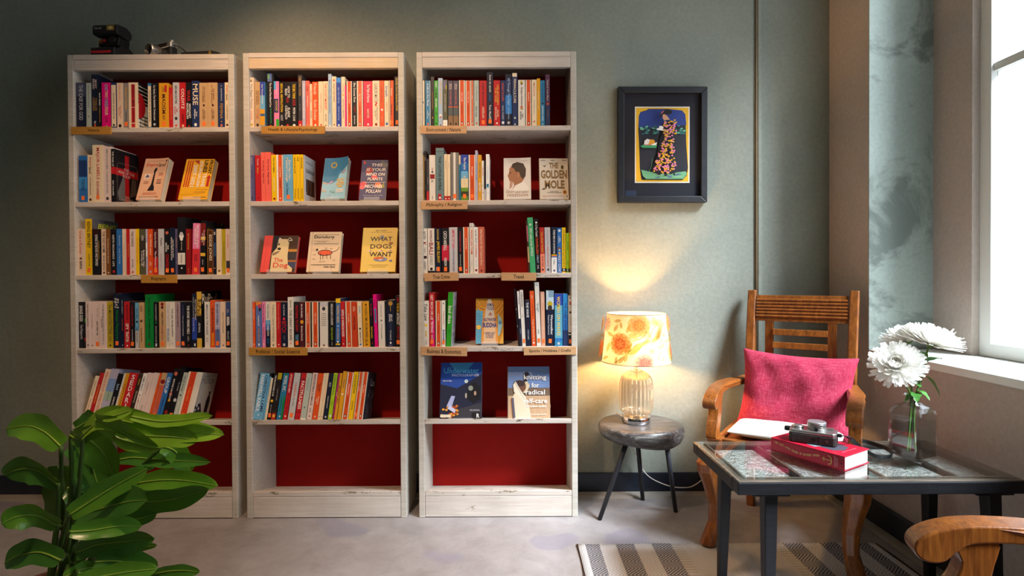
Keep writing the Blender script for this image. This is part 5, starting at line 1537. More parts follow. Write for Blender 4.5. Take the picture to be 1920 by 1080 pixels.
def ink_mat(h):
    m = bpy.data.materials.new('shade_ink_' + h); m.use_nodes = True
    t = m.node_tree
    t.nodes.remove(t.nodes['Principled BSDF'])
    d = t.nodes.new('ShaderNodeBsdfDiffuse'); q = t.nodes.new('ShaderNodeBsdfTransparent'); mx = t.nodes.new('ShaderNodeMixShader')
    d.inputs[0].default_value = (*srgb(h), 1); q.inputs[0].default_value = (*[min(1.0, c ** .28) for c in srgb(h)], 1)
    mx.inputs[0].default_value = .70
    t.links.new(d.outputs[0], mx.inputs[1]); t.links.new(q.outputs[0], mx.inputs[2]); t.links.new(mx.outputs[0], t.nodes['Material Output'].inputs['Surface'])
    return m
def sm(h):
    if h not in SHM: SHM[h] = ink_mat(h)
    return SHM[h]
ROSE = [sm('e39a66'), sm('e8a878'), sm('d88658'), sm('cc7650')]
GOLD = [sm('eabb7a'), sm('eec488'), sm('e0aa64'), sm('d89c56')]
PALE = [sm('efd2c0'), sm('e8c4b2'), sm('f2ddcf'), sm('d8a090')]
PINK = [sm('deaaa0'), sm('e6b8ae'), sm('d29a8e'), sm('c88a7e')]
WHT = [sm('f4ead8'), sm('f7f0e2'), sm('eadcc4'), sm('d8bc90')]
for base in (0.0, math.pi):
    VN([(base - .9, .02), (base - .55, .2), (base - .2, .42), (base + .1, .5), (base + .35, .75)], sm('9a8a4a'))
    VN([(base + .1, .05), (base + .3, .3), (base + .55, .25), (base + .8, .5), (base + .95, .8)], sm('a89468'))
    VN([(base - .5, .62), (base - .3, .5), (base, .58), (base + .1, .72)], sm('b08a52'))
    FL(base - .72, .42, .040, ROSE, 11); FL(base - .12, .80, .040, GOLD, 11); FL(base + .25, .30, .026, WHT, 7); FL(base + .72, .60, .038, PALE, 10); FL(base + .02, .08, .030, PINK, 9); FL(base + 1.25, .25, .036, ROSE, 10); FL(base + 1.35, .78, .034, GOLD, 10); FL(base - 1.35, .8, .03, PALE, 9)
    for (s, v, L, w, an, c) in ((-.42, .36, .045, .020, 1.1, 'b5a044'), (-.28, .30, .050, .022, .5, 'a89a3c'), (-.15, .40, .036, .016, .3, 'b5a044'), (-.62, .12, .034, .015, .9, '7d7a3c'), (-.78, .1, .030, .013, 1.6, '7d7a3c'), (-.5, .16, .032, .013, 1.3, '8a8440'), (-.3, .58, .036, .018, -.5, 'b0a04c'), (-.45, .72, .030, .014, 1.2, 'a09444'), (-.85, .74, .032, .015, 1.0, '94884a'), (-.8, .88, .03, .014, .2, '94884a'), (-.68, .8, .026, .012, 1.8, '94884a'),
                                (.40, .86, .050, .018, -1.0, 'd8a85c'), (.52, .66, .055, .020, 1.2, 'd09a50'), (.38, .55, .045, .018, .7, 'd8a85c'), (.62, .85, .05, .02, -.5, 'c8a070'), (.48, .2, .036, .014, 1.2, 'a8a088'), (.62, .15, .034, .014, .8, 'a8a088'), (.2, .12, .03, .012, 1.6, 'b0a890'), (.55, .38, .036, .015, .4, 'b8a888'), (.9, .3, .04, .016, 1.2, 'b8a888'), (1.0, .5, .04, .016, .3, 'b09a60'), (1.05, .12, .036, .015, 1.0, '8a8440'), (1.5, .5, .045, .018, .6, 'a89a3c'), (-1.1, .35, .045, .018, 1.2, 'a89a3c'), (-1.2, .12, .036, .015, .4, '8a8440'), (-1.05, .6, .04, .016, -.4, 'b0a04c'), (.15, .62, .04, .016, -1.1, 'dcae66'), (.08, .48, .036, .014, .4, 'c8a24c')):
        LF(base + s, v, L, w, an, sm(c))
P.build('floral_print', sh, lambda u, v, h: cone(u, min(max(v, .012), .988), h))

# lamp cord hanging from the table and trailing to the wall
def cord_pt(px, py, Y): return at(px, py, Y)
cp = [(lx - .045, ly + .035, .412), (lx - .06, ly + .09, .413), (lx - .06, ly + .125, .41), (lx - .055, ly + .150, .385)]
cp += [cord_pt(1184, 835, -.035), cord_pt(1198, 870, -.033), cord_pt(1203, 878, -.033), cord_pt(1216, 893, -.033), cord_pt(1235, 904, -.034), cord_pt(1262, 913, -.034), cord_pt(1290, 914, -.034), cord_pt(1305, 908, -.034), cord_pt(1325, 895, -.033), cord_pt(1360, 890, -.033), cord_pt(1400, 890, -.033)]
cord = MB().tube(smooth_pts(cp, 6), .0024, 7).obj('lamp_cord', flat('d9cfc2', .5), smooth=True)
tag(cord, 'thin white lamp cord drooping behind the side table legs', 'cord')
sw = cord_pt(1198, 871, -.033)
MB().box((-.006, -.005, -.016), (.006, .004, .016)).obj('inline_switch', flat('cfc4b6', .5), cord, bevel=.002).location = sw

# ------------------------------------------------------------------ rug
def rug_mat():
    n = NT('woven_rug'); c = n.coord(); X, Y, Z = n.sep(c)
    # X, Y in metres measured from the rug centre; bands mirror about the middle
    ax = n.math('ABSOLUTE', X)
    hw = .586
    g = n.math('DIVIDE', ax, hw)
    G, CRM, DK, W = 'd0cccb', 'e4e1e0', '3a3a46', 'eae8e6'
    base = n.ramp(g, [(0, G), (.30, 'd2cdc7'), (.37, '666672'), (.50, CRM), (.615, '62626e'), (.735, CRM), (.845, '62626e'), (.94, W), (.985, '5a4c44')], 'CONSTANT')
    # zig-zag figures inside the dark and light bands
    zz = n.math('ABSOLUTE', n.math('SUBTRACT', n.math('FRACT', n.math('MULTIPLY', Y, 11.0)), .5))
    st = n.math('FRACT', n.math('ADD', n.math('MULTIPLY', X, 75.0), n.math('MULTIPLY', zz, 7.0)))
    fig = n.math('GREATER_THAN', st, .52)
    dark_sel = n.ramp(g, [(0, .0), (.37, 1.0), (.50, 0.0), (.615, 1.0), (.735, .0), (.845, 1.0), (.94, .0)], 'CONSTANT')
    lite_sel = n.ramp(g, [(0, .0), (.50, 1.0), (.615, 0.0), (.735, 1.0), (.845, 0.0)], 'CONSTANT')
    col = n.mix(n.math('MULTIPLY', dark_sel, n.math('MULTIPLY', fig, .75)), base, 'd0ccc8')
    col = n.mix(n.math('MULTIPLY', lite_sel, n.math('MULTIPLY', fig, .38)), col, '8f867f')
    tick = n.math('GREATER_THAN', n.math('FRACT', n.math('MULTIPLY', Y, 55.0)), .6)
    tsel = n.ramp(g, [(0, 0.0), (.30, 1.0), (.37, 0.0)], 'CONSTANT')
    col = n.mix(n.math('MULTIPLY', tsel, n.math('MULTIPLY', tick, .35)), col, '8d857e')
    ribs = n.n('ShaderNodeTexWave', {'Vector': c, 'Scale': 55.0, 'Distortion': 1.0, 'Detail': 2.0, 'Detail Scale': 3.0}, bands_direction='X').outputs[1]
    col = n.mix(.30, col, n.ramp(ribs, [(.2, '77757a'), (.7, 'f4f2f0')]), 'MULTIPLY')
    weave = n.n('ShaderNodeTexWave', {'Vector': c, 'Scale': 120.0, 'Distortion': .6}, bands_direction='Y').outputs[1]
    n.bump(n.math('ADD', ribs, n.math('MULTIPLY', weave, .5)), .6, .003)
    return n.done(col, .9, spec=.15)
rx0, rx1 = .246, 1.418
ry1, ry0 = CAM_Y + 2.137, -2.05
cxr, cyr = (rx0 + rx1) / 2, (ry0 + ry1) / 2
rug = MB()
nx, ny = 40, 50
vs, fs = [], []
for j in range(ny + 1):
    for i in range(nx + 1):
        x, y = rx0 + (rx1 - rx0) * i / nx - cxr, ry0 + (ry1 - ry0) * j / ny - cyr
        z = .006 + .0014 * math.sin(9 * x + 3 * y) * math.sin(5 * y)
        wob = .004 * math.sin(12 * y) if i in (0, nx) else 0
        wy = .004 * math.sin(17 * x) if j in (0, ny) else 0
        vs.append((x + wob, y + wy, z))
for j in range(ny):
    for i in range(nx):
        k = j * (nx + 1) + i
        fs.append((k, k + 1, k + nx + 2, k + nx + 1))
rug.add(vs, fs)
ro = rug.obj('woven_rug', rug_mat(), smooth=True)
so = ro.modifiers.new('solid', 'SOLIDIFY'); so.thickness = .0055; so.offset = -1
ro.location = (cxr, cyr, 0)
tag(ro, 'cream and dark striped woven rug on the floor under the coffee table', 'rug')
fr_ = MB()
for i in range(180):
    x = rx0 - cxr + (rx1 - rx0) * (i + .5) / 180
    L = .008 + .006 * random.random()
    dx = (random.random() - .5) * .006
    fr_.add([(x - .0012, ry1 - cyr - .002, .004), (x + .0012, ry1 - cyr - .002, .004), (x + dx + .0006, ry1 - cyr + L, .0015), (x + dx - .0006, ry1 - cyr + L, .0015)], [(0, 1, 2, 3)])
tag(fr_.obj('fringe', flat('c9bfb2', .9), ro), kind='stuff')
# ------------------------------------------------------------------ teak armchairs
def teak(name='teak'):
    n = NT(name); c = n.coord()
    g = n.noise(n.mapping(c, (28, 28, 4)), 2.2, 6, .6, .6)
    f = n.noise(n.mapping(c, (120, 120, 8)), 2.0, 3, .6)
    col = n.ramp(g, [(.28, '56290c'), (.5, '7f4416'), (.7, '9c5a20')])
    col = n.mix(.25, col, n.ramp(f, [(.35, '45210a'), (.65, 'aa6a2e')]))
    n.bump(n.math('ADD', g, n.math('MULTIPLY', f, .4)), .15, .002)
    return n.done(col, .32, spec=.5)
M_teak = teak()

def sect(cx, cy, z, w, d, b=.25):
    """rounded square section"""
    k = b * min(w, d)
    return [(cx - w / 2 + k, cy - d / 2, z), (cx + w / 2 - k, cy - d / 2, z), (cx + w / 2, cy - d / 2 + k, z), (cx + w / 2, cy + d / 2 - k, z), (cx + w / 2 - k, cy + d / 2, z), (cx - w / 2 + k, cy + d / 2, z), (cx - w / 2, cy + d / 2 - k, z), (cx - w / 2, cy - d / 2 + k, z)]

def closed(pts, n):
    k = len(pts)
    out = []
    for i in range(k):
        p0, p1, p2, p3 = (Vector((*pts[(i + j) % k], 0)) for j in (-1, 0, 1, 2))
        for q in range(n):
            t = q / n
            v = 0.5 * ((2 * p1) + (p2 - p0) * t + (2 * p0 - 5 * p1 + 4 * p2 - p3) * t * t + (3 * p1 - p0 - 3 * p2 + p3) * t ** 3)
            out.append((v.x, v.y))
    return out

def armchair(label, loc, rz):
    """front faces -y"""
    ch = thing('armchair', label, 'armchair', loc, (0, 0, R(rz)), 'teak armchairs')
    HF, HB = .224, .195
    for s in (-1, 1):
        # cabriole front leg, knee and foot turned outwards
        rings = []
        for (z, o, w) in ((0, .022, .046), (.014, .032, .060), (.05, .020, .056), (.10, .002, .050), (.17, .000, .055), (.24, .014, .066), (.295, .028, .078), (.328, .030, .082), (.347, .022, .076), (.362, .006, .064)):
            rings.append(sect(s * (HF + o * .75), -.215 - o * .75, z, w, w, .28))
        MB().loft(rings).obj('front_leg', M_teak, ch, smooth=False, bevel=.003, fix=True)
        MB().box((s * HF - .027, -.242, .362), (s * HF + .027, -.188, .425)).obj('corner_block', M_teak, ch, bevel=.003)
        # rear post runs from foot to the top, raked backwards above the seat
        rings = []
        for (z, y, x, w, d) in ((0, .275, HB, .034, .040), (.2, .252, HB, .036, .044), (.40, .240, HB, .038, .048), (.62, .270, HB + .004, .038, .048), (.82, .315, HB + .007, .037, .044), (.985, .362, HB + .010, .036, .040)):
            rings.append(sect(s * x, y, z, w, d, .12))
        MB().loft(rings).obj('rear_post', M_teak, ch, bevel=.002, fix=True)
        # scrolled arm
        arm = [(.262, .598), (.15, .604), (.03, .614), (-.08, .618), (-.17, .613), (-.225, .600), (-.260, .580), (-.270, .560), (-.262, .544), (-.244, .538), (-.224, .543), (-.208, .560), (-.185, .578), (-.14, .586), (-.06, .589), (.06, .584), (.16, .576), (.262, .570)]
        x = s * (HF + .012)
        arm = closed(arm, 4)
        am = MB().prism(arm, x - .025, x + .025, 'x').obj('arm', M_teak, ch, bevel=.004, seg=3, fix=True, angle=50)
        for v in am.data.vertices:      # arms run in to meet the posts
            v.co.x -= s * .040 * max(0, (v.co.y + .05) / .31)
        sup = [(-.238, .422), (-.236, .45), (-.222, .485), (-.205, .515), (-.198, .545), (-.205, .575), (-.145, .588), (-.150, .545), (-.158, .51), (-.170, .475), (-.182, .445), (-.186, .422)]
        sup = closed(sup, 3)
        MB().prism(sup, x - .020, x + .020, 'x').obj('arm_support', M_teak, ch, bevel=.003, fix=True, angle=50)
        # side rail
        MB().box((s * (HF - .012) - .014, -.188, .362), (s * (HF - .012) + .014, .225, .425)).obj('side_rail', M_teak, ch, bevel=.002)
        # knee bracket
        br = [(s * (HF - .03), .362), (s * (HF - .03), .300), (s * (HF - .06), .322), (s * (HF - .12), .348), (s * (HF - .15), .362)]
        MB().prism(br, -.232, -.205, 'y').obj('knee_bracket', M_teak, ch, bevel=.002, fix=True)
    # fluted front rail
    fr = MB().box((-HF + .027, -.228, .362), (HF - .027, -.200, .425))
    fr.obj('front_rail', M_teak, ch, bevel=.002)
    for k in range(3):
        MB().tube([(-HF + .028, -.229, .374 + .016 * k), (0, -.229, .374 + .016 * k), (HF - .028, -.229, .374 + .016 * k)], .0055, 8).obj('rail_bead', M_teak, ch)
    MB().box((-HB + .018, .226, .362), (HB - .018, .252, .425)).obj('back_rail', M_teak, ch, bevel=.002)
    MB().box((-HF + .028, -.196, .405), (HF - .028, .222, .418)).obj('seat_board', M_teak, ch)
    # back: fluted crest rail, two stiles and slats, all on the rake line
    def ry(z):
        return .240 + (z - .40) * .136 / .22 if z < .62 else .270 + (z - .62) * .225 if z < .82 else .315 + (z - .82) * .285
    def raked(z0, z1, x0, x1, th, name, off=0.0):
        pr = [(ry(z0) - th / 2 + off, z0), (ry(z0) + th / 2 + off, z0), (ry(z1) + th / 2 + off, z1), (ry(z1) - th / 2 + off, z1)]
        return MB().prism(pr, x0, x1, 'x').obj(name, M_teak, ch, bevel=.0018, fix=True)
    raked(.845, .962, -HB + .012, HB - .012, .022, 'crest_rail')
    for k in range(6):
        z = .868 + .0145 * k
        MB().tube([(-HB + .013, ry(z) - .012, z), (0, ry(z) - .012, z), (HB - .013, ry(z) - .012, z)], .0068, 8).obj('flute', M_teak, ch)
    for s in (-1, 1):
        raked(.50, .846, s * .125 - .017, s * .125 + .017, .020, 'stile')
    for k in range(5):
        z = .552 + .058 * k
        raked(z, z + .027, -.1085, .1085, .014, 'slat')
    raked(.478, .502, -HB + .012, HB - .012, .020, 'lower_rail')
    return ch

CH = (1.097, -.47)
armchair('teak armchair in the corner holding a red cushion', (CH[0], CH[1], 0), -35)

# seat pad
def linen(name, c0, c1, rough=.9, sc=400):
    n = NT(name); c = n.coord()
    w1 = n.n('ShaderNodeTexWave', {'Vector': c, 'Scale': sc / 3.0, 'Distortion': 1.2, 'Detail': 2.0}, bands_direction='X').outputs[1]
    w2 = n.n('ShaderNodeTexWave', {'Vector': c, 'Scale': sc / 3.0, 'Distortion': 1.2, 'Detail': 2.0}, bands_direction='Z').outputs[1]
    m = n.math('MULTIPLY', n.math('ADD', w1, w2), .5)
    a = n.noise(c, 14, 4, .6)
    col = n.mix(.5, n.ramp(m, [(.25, c0), (.75, c1)]), n.ramp(a, [(.3, c0), (.7, c1)]))
    n.bump(m, .35, .002)
    return n.done(col, rough, spec=.2)
M_padc = linen('white_cotton', 'd8d2c6', 'ebe6dc')
rz = R(-35)
def chl(x, y, z):
    return Vector((CH[0] + x * math.cos(rz) - y * math.sin(rz), CH[1] + x * math.sin(rz) + y * math.cos(rz), z))
def pillow(name, w, h, t, mat, n=22, corner=.10, wr=.004, seed=1):
    """soft cushion in its own xz plane, thickness along y"""
    rr = random.Random(seed)
    ph = [rr.uniform(0, 6.28) for _ in range(8)]
    mb = MB()
    for side in (-1, 1):
        vs, fs = [], []
        for j in range(n + 1):
            for i in range(n + 1):
                u, v = 2 * i / n - 1, 2 * j / n - 1
                pin = 1 - corner * ((1 - u * u) * abs(v) ** 3 * 0 + (1 - v * v) * .6)      # edges bow in between the corners
                piv = 1 - corner * ((1 - u * u) * .6)
                x, z = u * w / 2 * pin, v * h / 2 * piv
                k = max(0.0, (1 - u ** 4)) ** .55 * max(0.0, (1 - v ** 4)) ** .55
                y = side * t / 2 * k
                y += wr * k * (math.sin(5 * u + 3 * v + ph[0]) + .7 * math.sin(9 * v - 4 * u + ph[1]) + .5 * math.sin(13 * u + 6 * v * v + ph[2])) * (1 if side < 0 else .5)
                vs.append((x, y, z))
        for j in range(n):
            for i in range(n):
                a = j * (n + 1) + i
                q = (a, a + 1, a + n + 2, a + n + 1)
                fs.append(q if side < 0 else q[::-1])
        mb.add(vs, fs)
    me = mb.mesh(name, mat, True)
    bm = bmesh.new(); bm.from_mesh(me); bmesh.ops.remove_doubles(bm, verts=bm.verts, dist=.0004); bm.to_mesh(me); bm.free()
    me.polygons.foreach_set('use_smooth', [True] * len(me.polygons))
    o = bpy.data.objects.new(name, me); COL.objects.link(o)
    s_ = o.modifiers.new('subsurf', 'SUBSURF'); s_.levels = s_.render_levels = 1
    return o
pad = pillow('seat_pad', .40, .40, .05, M_padc, 18, .02, .001, 4)
pad.matrix_world = Matrix.Translation(chl(0, .005, .4435)) @ Matrix.Rotation(rz, 4, 'Z') @ Matrix.Rotation(R(90), 4, 'X')
tag(pad, 'white cotton pad lying on the seat of the corner armchair', 'seat pad')
def red_linen():
    n = NT('raspberry_linen'); c = n.coord()
    w1 = n.noise(n.mapping(c, (320, 320, 25)), 1, 2); w2 = n.noise(n.mapping(c, (25, 320, 320)), 1, 2)
    m = n.math('MULTIPLY', n.math('ADD', w1, w2), .5)
    col = n.ramp(m, [(.35, '8b2339'), (.5, 'a02d45'), (.65, 'b24a5e')])
    n.bump(m, .5, .002)
    return n.done(col, .9, spec=.15)
cu = pillow('cushion', .445, .36, .12, red_linen(), 30, .17, .0045, 9)
cu.matrix_world = Matrix.Translation(chl(.012, .080, .566)) @ Matrix.Rotation(rz, 4, 'Z') @ Matrix.Rotation(R(-21), 4, 'X') @ Matrix.Rotation(R(1.5), 4, 'Y')
tag(cu, 'raspberry red linen cushion leaning in the corner armchair', 'cushion')
# piping-free seam flap at the cushion corner is part of the mesh

# second armchair in the foreground, seen only by one arm
armchair('teak armchair at the lower right edge, only its arm in view', (0.905, -1.965, .0065), -107)

# ------------------------------------------------------------------ coffee table made from an old glazed door
TZ = .47
def old_black_wood(name, c0='0d0d10', c1='19181b', c2='4a433c', rough=.5):
    n = NT(name); c = n.coord()
    g = n.noise(n.mapping(c, (4, 40, 40)), 3, 6, .65, .4)
    ch = n.noise(c, 26, 6, .75)
    col = n.mix(n.ramp(ch, [(.66, 0.0), (.70, .6)]), n.ramp(g, [(.3, c0), (.7, c1)]), c2)
    n.bump(n.math('ADD', g, ch), .25, .002)
    return n.done(col, rough, spec=.3)
M_tb = old_black_wood('worn_black_paint')
M_tr = old_black_wood('worn_door_wood', '4a4038', '7a6c5c', 'a89880', .38)
X0, X1 = .636, 1.455
Y0, Y1 = CAM_Y + 1.547, CAM_Y + 1.933
tab = thing('coffee_table', 'dark coffee table made from an old glazed door, book and vase on top', 'table', ((X0 + X1) / 2, (Y0 + Y1) / 2, 0))
ox_, oy_ = tab.location.x, tab.location.y
def tb(a, b, name, mat, bev=.002):
    return MB().box((a[0] - ox_, a[1] - oy_, a[2]), (b[0] - ox_, b[1] - oy_, b[2])).obj(name, mat, tab, bevel=bev)
RW = .042
tb((X0, Y0, TZ - .040), (X1, Y0 + RW, TZ - .004), 'front_rail', M_tb, .003)
tb((X0, Y1 - RW, TZ - .040), (X1, Y1, TZ - .004), 'back_rail', M_tb, .003)
tb((X0, Y0 + RW, TZ - .040), (X0 + RW, Y1 - RW, TZ - .004), 'end_rail', M_tb, .003)
tb((X1 - RW, Y0 + RW, TZ - .040), (X1, Y1 - RW, TZ - .004), 'end_rail', M_tb, .003)
# stepped mouldings on top of the rails
for (ins, wd, zt) in ((.004, .012, .000), (.018, .008, -.001), (.032, .007, .0008)):
    tb((X0 + ins, Y0 + ins, TZ - .006), (X1 - ins, Y0 + ins + wd, TZ - .002 + zt), 'moulding', M_tr, .0015)
    tb((X0 + ins, Y1 - ins - wd, TZ - .006), (X1 - ins, Y1 - ins, TZ - .002 + zt), 'moulding', M_tr, .0015)
    tb((X0 + ins, Y0 + ins + wd, TZ - .006), (X0 + ins + wd, Y1 - ins - wd, TZ - .002 + zt), 'moulding', M_tr, .0015)
    tb((X1 - ins - wd, Y0 + ins + wd, TZ - .006), (X1 - ins, Y1 - ins - wd, TZ - .002 + zt), 'moulding', M_tr, .0015)
mx = [.846, 1.085, 1.30]
for x in mx:
    tb((x - .013, Y0 + RW, TZ - .034), (x + .013, Y1 - RW, TZ - .010), 'glazing_bar', M_tb, .003)
    tb((x - .004, Y0 + RW, TZ - .0105), (x + .004, Y1 - RW, TZ - .006), 'bar_bead', M_tr, .001)
def frosted():
    n = NT('frosted_pattern_glass'); c = n.coord()
    v = n.n('ShaderNodeTexVoronoi', {'Vector': c, 'Scale': 160.0}).outputs[0]
    col = n.ramp(n.noise(c, 60, 5, .7), [(.36, '77746f'), (.5, 'b4b3ae'), (.62, 'dddcd8')])
    n.bump(v, .9, .004)
    return n.done(col, .28, spec=.7)
M_fro = frosted()
edges = [X0 + RW] + mx + [X1 - RW]
for i in range(4):
    tb((edges[i] + (.0132 if i else .0), Y0 + RW, TZ - .026), (edges[i + 1] - (.0132 if i < 3 else .0), Y1 - RW, TZ - .020), 'pane', M_fro, 0)
def sheet_glass():
    m = bpy.data.materials.new('table_sheet_glass'); m.use_nodes = True
    t = m.node_tree; t.nodes.remove(t.nodes['Principled BSDF'])
    tr = t.nodes.new('ShaderNodeBsdfTransparent'); tr.inputs[0].default_value = (.96, .98, .97, 1)
    gl = t.nodes.new('ShaderNodeBsdfGlossy'); gl.inputs['Roughness'].default_value = .015
    lw = t.nodes.new('ShaderNodeLayerWeight'); pw = t.nodes.new('ShaderNodeMath'); pw.operation = 'POWER'; pw.inputs[1].default_value = 3.2; t.links.new(lw.outputs['Facing'], pw.inputs[0]); fr = t.nodes.new('ShaderNodeMath'); fr.operation = 'MULTIPLY_ADD'; fr.inputs[1].default_value = .8; fr.inputs[2].default_value = .05; t.links.new(pw.outputs[0], fr.inputs[0])
    mx_ = t.nodes.new('ShaderNodeMixShader')
    t.links.new(fr.outputs[0], mx_.inputs[0]); t.links.new(tr.outputs[0], mx_.inputs[1]); t.links.new(gl.outputs[0], mx_.inputs[2]); t.links.new(mx_.outputs[0], t.nodes['Material Output'].inputs['Surface'])
    return m
tb((X0 + .012, Y0 + .012, TZ - .0008), (X1 - .012, Y1 - .012, TZ + .0034), 'glass_sheet', sheet_glass(), .0006)
TT = TZ + .0034
for (x, y, sx, sy) in ((X0 + .112, Y0 + .055, -.6, -1), (X0 + .088, Y1 - .065, -.6, 1), (X1 - .06, Y0 + .055, 1, -1), (X1 - .035, Y1 - .065, 1, 1)):
    rings = [sect(x - ox_ + sx * .012, y - oy_ + sy * .012, .0065, .026, .026, .06), sect(x - ox_, y - oy_, TZ - .041, .039, .039, .06)]
    MB().loft(rings).obj('leg', M_tb, tab, bevel=.002, fix=True)
    tb((x - .055, y - .02, TZ - .058), (x + .055, y + .02, TZ - .041), 'leg_bracket', M_tb, .002)

# ------------------------------------------------------------------ thick red hardback on the table
c0 = Vector((.977, CAM_Y + 1.612, TT))
sd = Vector((-.123, .2, 0)).normalized()      # along the spine, away from the white head edge
wd_ = Vector((.2, .123, 0)).normalized()      # across the boards
LB, WB, TB = .235, .142, .044
book = thing('hardcover_book', 'thick red hardback lying on the coffee table under the camera', 'book', c0)
Mb = Matrix((( sd.x, wd_.x, 0, c0.x), (sd.y, wd_.y, 0, c0.y), (0, 0, 1, c0.z), (0, 0, 0, 1)))
Mb = Matrix(((wd_.x, sd.x, 0, c0.x), (wd_.y, sd.y, 0, c0.y), (0, 0, 1, c0.z), (0, 0, 0, 1)))
book.matrix_world = Mb      # x across the boards from the spine, y along the spine
M_rb = flat('b0172f', .38)
cvr = MB().box((0, 0, 0), (WB, LB, .003)).box((0, 0, TB - .003), (WB, LB, TB)).box((0, 0, .003), (.003, LB, TB - .003))
cvr.obj('cover', M_rb, book, bevel=.0012)
MB().box((.003, .004, .003), (WB - .004, LB - .004, TB - .003)).obj('page_block', M_pages_w, book)
P = Print(.00008, .0003)      # spine: u along the length (towards the head edge), v up
tx = 'THE LOST LOVE SONGS OF BOYSIE SINGH'
n_ = len(tx)
for i, chh in enumerate(tx):
    if chh == ' ': continue
    f = i / n_
    u = .012 + f * .150
    v = TB * .55 + .007 * math.cos(f * 5.4)
    P.text(chh, u, v - .0035, u + .0042, v + .0035, 'd8b878', .01)
P.ell(.190, TB * .5, .011, .0014, 'c8a050', 10); P.rect(.170, TB * .5 - .0012, .197, TB * .5 + .0012, 'c8a050')
P.line([(.188, TB * .2), (.196, TB * .28), (.199, TB * .5), (.196, TB * .72), (.188, TB * .8)], .003, 'c8a050'); P.rect(.174, TB * .36, .1765, TB * .64, 'c8a050')
P.text('INGRID\nPERSAUD', .206, TB * .15, .217, TB * .85, 'd08a90', .01, 0, -90); P.ell(.227, TB * .5, .002, .0025, '4a0a14', 8)
P.build('spine_print', book, lambda u, v, h: (-h, LB - u, v))
P = Print(.00008, .0003)      # front board
P.poly([(.03, .05), (.06, .03), (.10, .04), (.12, .09), (.10, .15), (.06, .18), (.035, .13)], '4a4650'); P.poly([(.02, .10), (.05, .09), (.05, .12), (.025, .13)], '7a8a90')
P.text('A NOVEL', .04, .205, .10, .212, 'e8c8cc'); P.text('a book of lost songs', .03, .02, .11, .027, 'd88a98')
P.build('cover_print', book, lambda u, v, h: (u, v, TB + h))

# camera lying on its back on the book, lens cap up, base plate to the viewer
M_sil = flat('b9b6b2', .28, .9); M_lea = flat('2c2220', .6); M_cap = flat('c4c6c9', .32, .8); M_blk = flat('141416', .45)
pL, pR = at(1478, 835, CAM_Y + 1.77), at(1572, 848, CAM_Y + 1.683)
pL, pR = Vector((.888, CAM_Y + 1.765, 0)), Vector((1.000, CAM_Y + 1.690, 0))
ang = math.atan2(pR.y - pL.y, pR.x - pL.x)
cw = (pR - pL).length
cam_o = thing('compact_camera', 'silver and brown leather camera lying lens-up on the red hardback', 'camera', ((pL.x + pR.x) / 2, (pL.y + pR.y) / 2, TT + TB + .0006), (0, 0, ang))
h2 = cw / 2
body = [(-h2 + .010, 0), (h2 - .010, 0), (h2 - .003, .004), (h2, .012), (h2, .066), (h2 - .006, .074), (-h2 + .006, .074), (-h2, .066), (-h2, .012), (-h2 + .003, .004)]
MB().prism(body, 0, .030, 'z').obj('leather_case', M_lea, cam_o, bevel=.004, seg=3)
MB().prism([(x * .985, y + .001) for (x, y) in body], .030, .041, 'z').obj('metal_body', M_sil, cam_o, bevel=.004, seg=3)
MB().lathe([(.0, 0), (.016, 0), (.0165, .006), (.0125, .010), (.0, .010)], 24, cap=False).obj('grip_bulge', M_sil, cam_o, smooth=True).location = (-h2 + .024, .035, .040)
lens = MB().lathe([(.027, 0), (.027, .006), (.0255, .007), (.0255, .012), (.027, .013), (.027, .019), (.025, .020), (.0, .020)], 40, cap=False).obj('lens_barrel', M_sil, cam_o)
lens.location = (.010, .037, .041)
MB().lathe([(.0265, .0203), (.027, .0215), (.027, .025), (.0255, .0265), (.0, .0265)], 40, cap=False).obj('lens_cap', M_cap, lens)
MB().box((-.004, -.0305, .002), (.006, -.025, .010)).obj('lens_lever', M_blk, lens, bevel=.001)
MB().box((h2 - .040, .046, .0405), (h2 - .012, .066, .046)).obj('viewfinder', M_sil, cam_o, bevel=.0015)
def disc(x, z, r, col, nm):
    o = MB().lathe([(.0, 0), (r, 0), (r, .0012), (r * .55, .0012), (r * .5, .0004), (.0, .0004)], 20, cap=False).obj(nm, col, cam_o)
    o.location = (x, -.0001, z); o.rotation_euler = (R(90), 0, 0)
disc(.004, .015, .0062, flat('3a3a3a', .3, .8), 'tripod_socket'); disc(.040, .015, .0038, flat('7a7468', .3, .8), 'case_screw'); disc(-.036, .015, .0024, flat('5a5048', .4, .5), 'case_stud')
MB().box((-.0012 + .018, -.0006, .002), (.0192, .0, .028)).obj('case_seam', M_blk, cam_o)
MB().box((-h2 - .016, .030, .026), (-h2 + .004, .046, .040)).obj('strap_lug', M_blk, cam_o, bevel=.003)
MB().box((h2 - .002, .030, .026), (h2 + .012, .044, .036)).obj('strap_lug', M_blk, cam_o, bevel=.003)
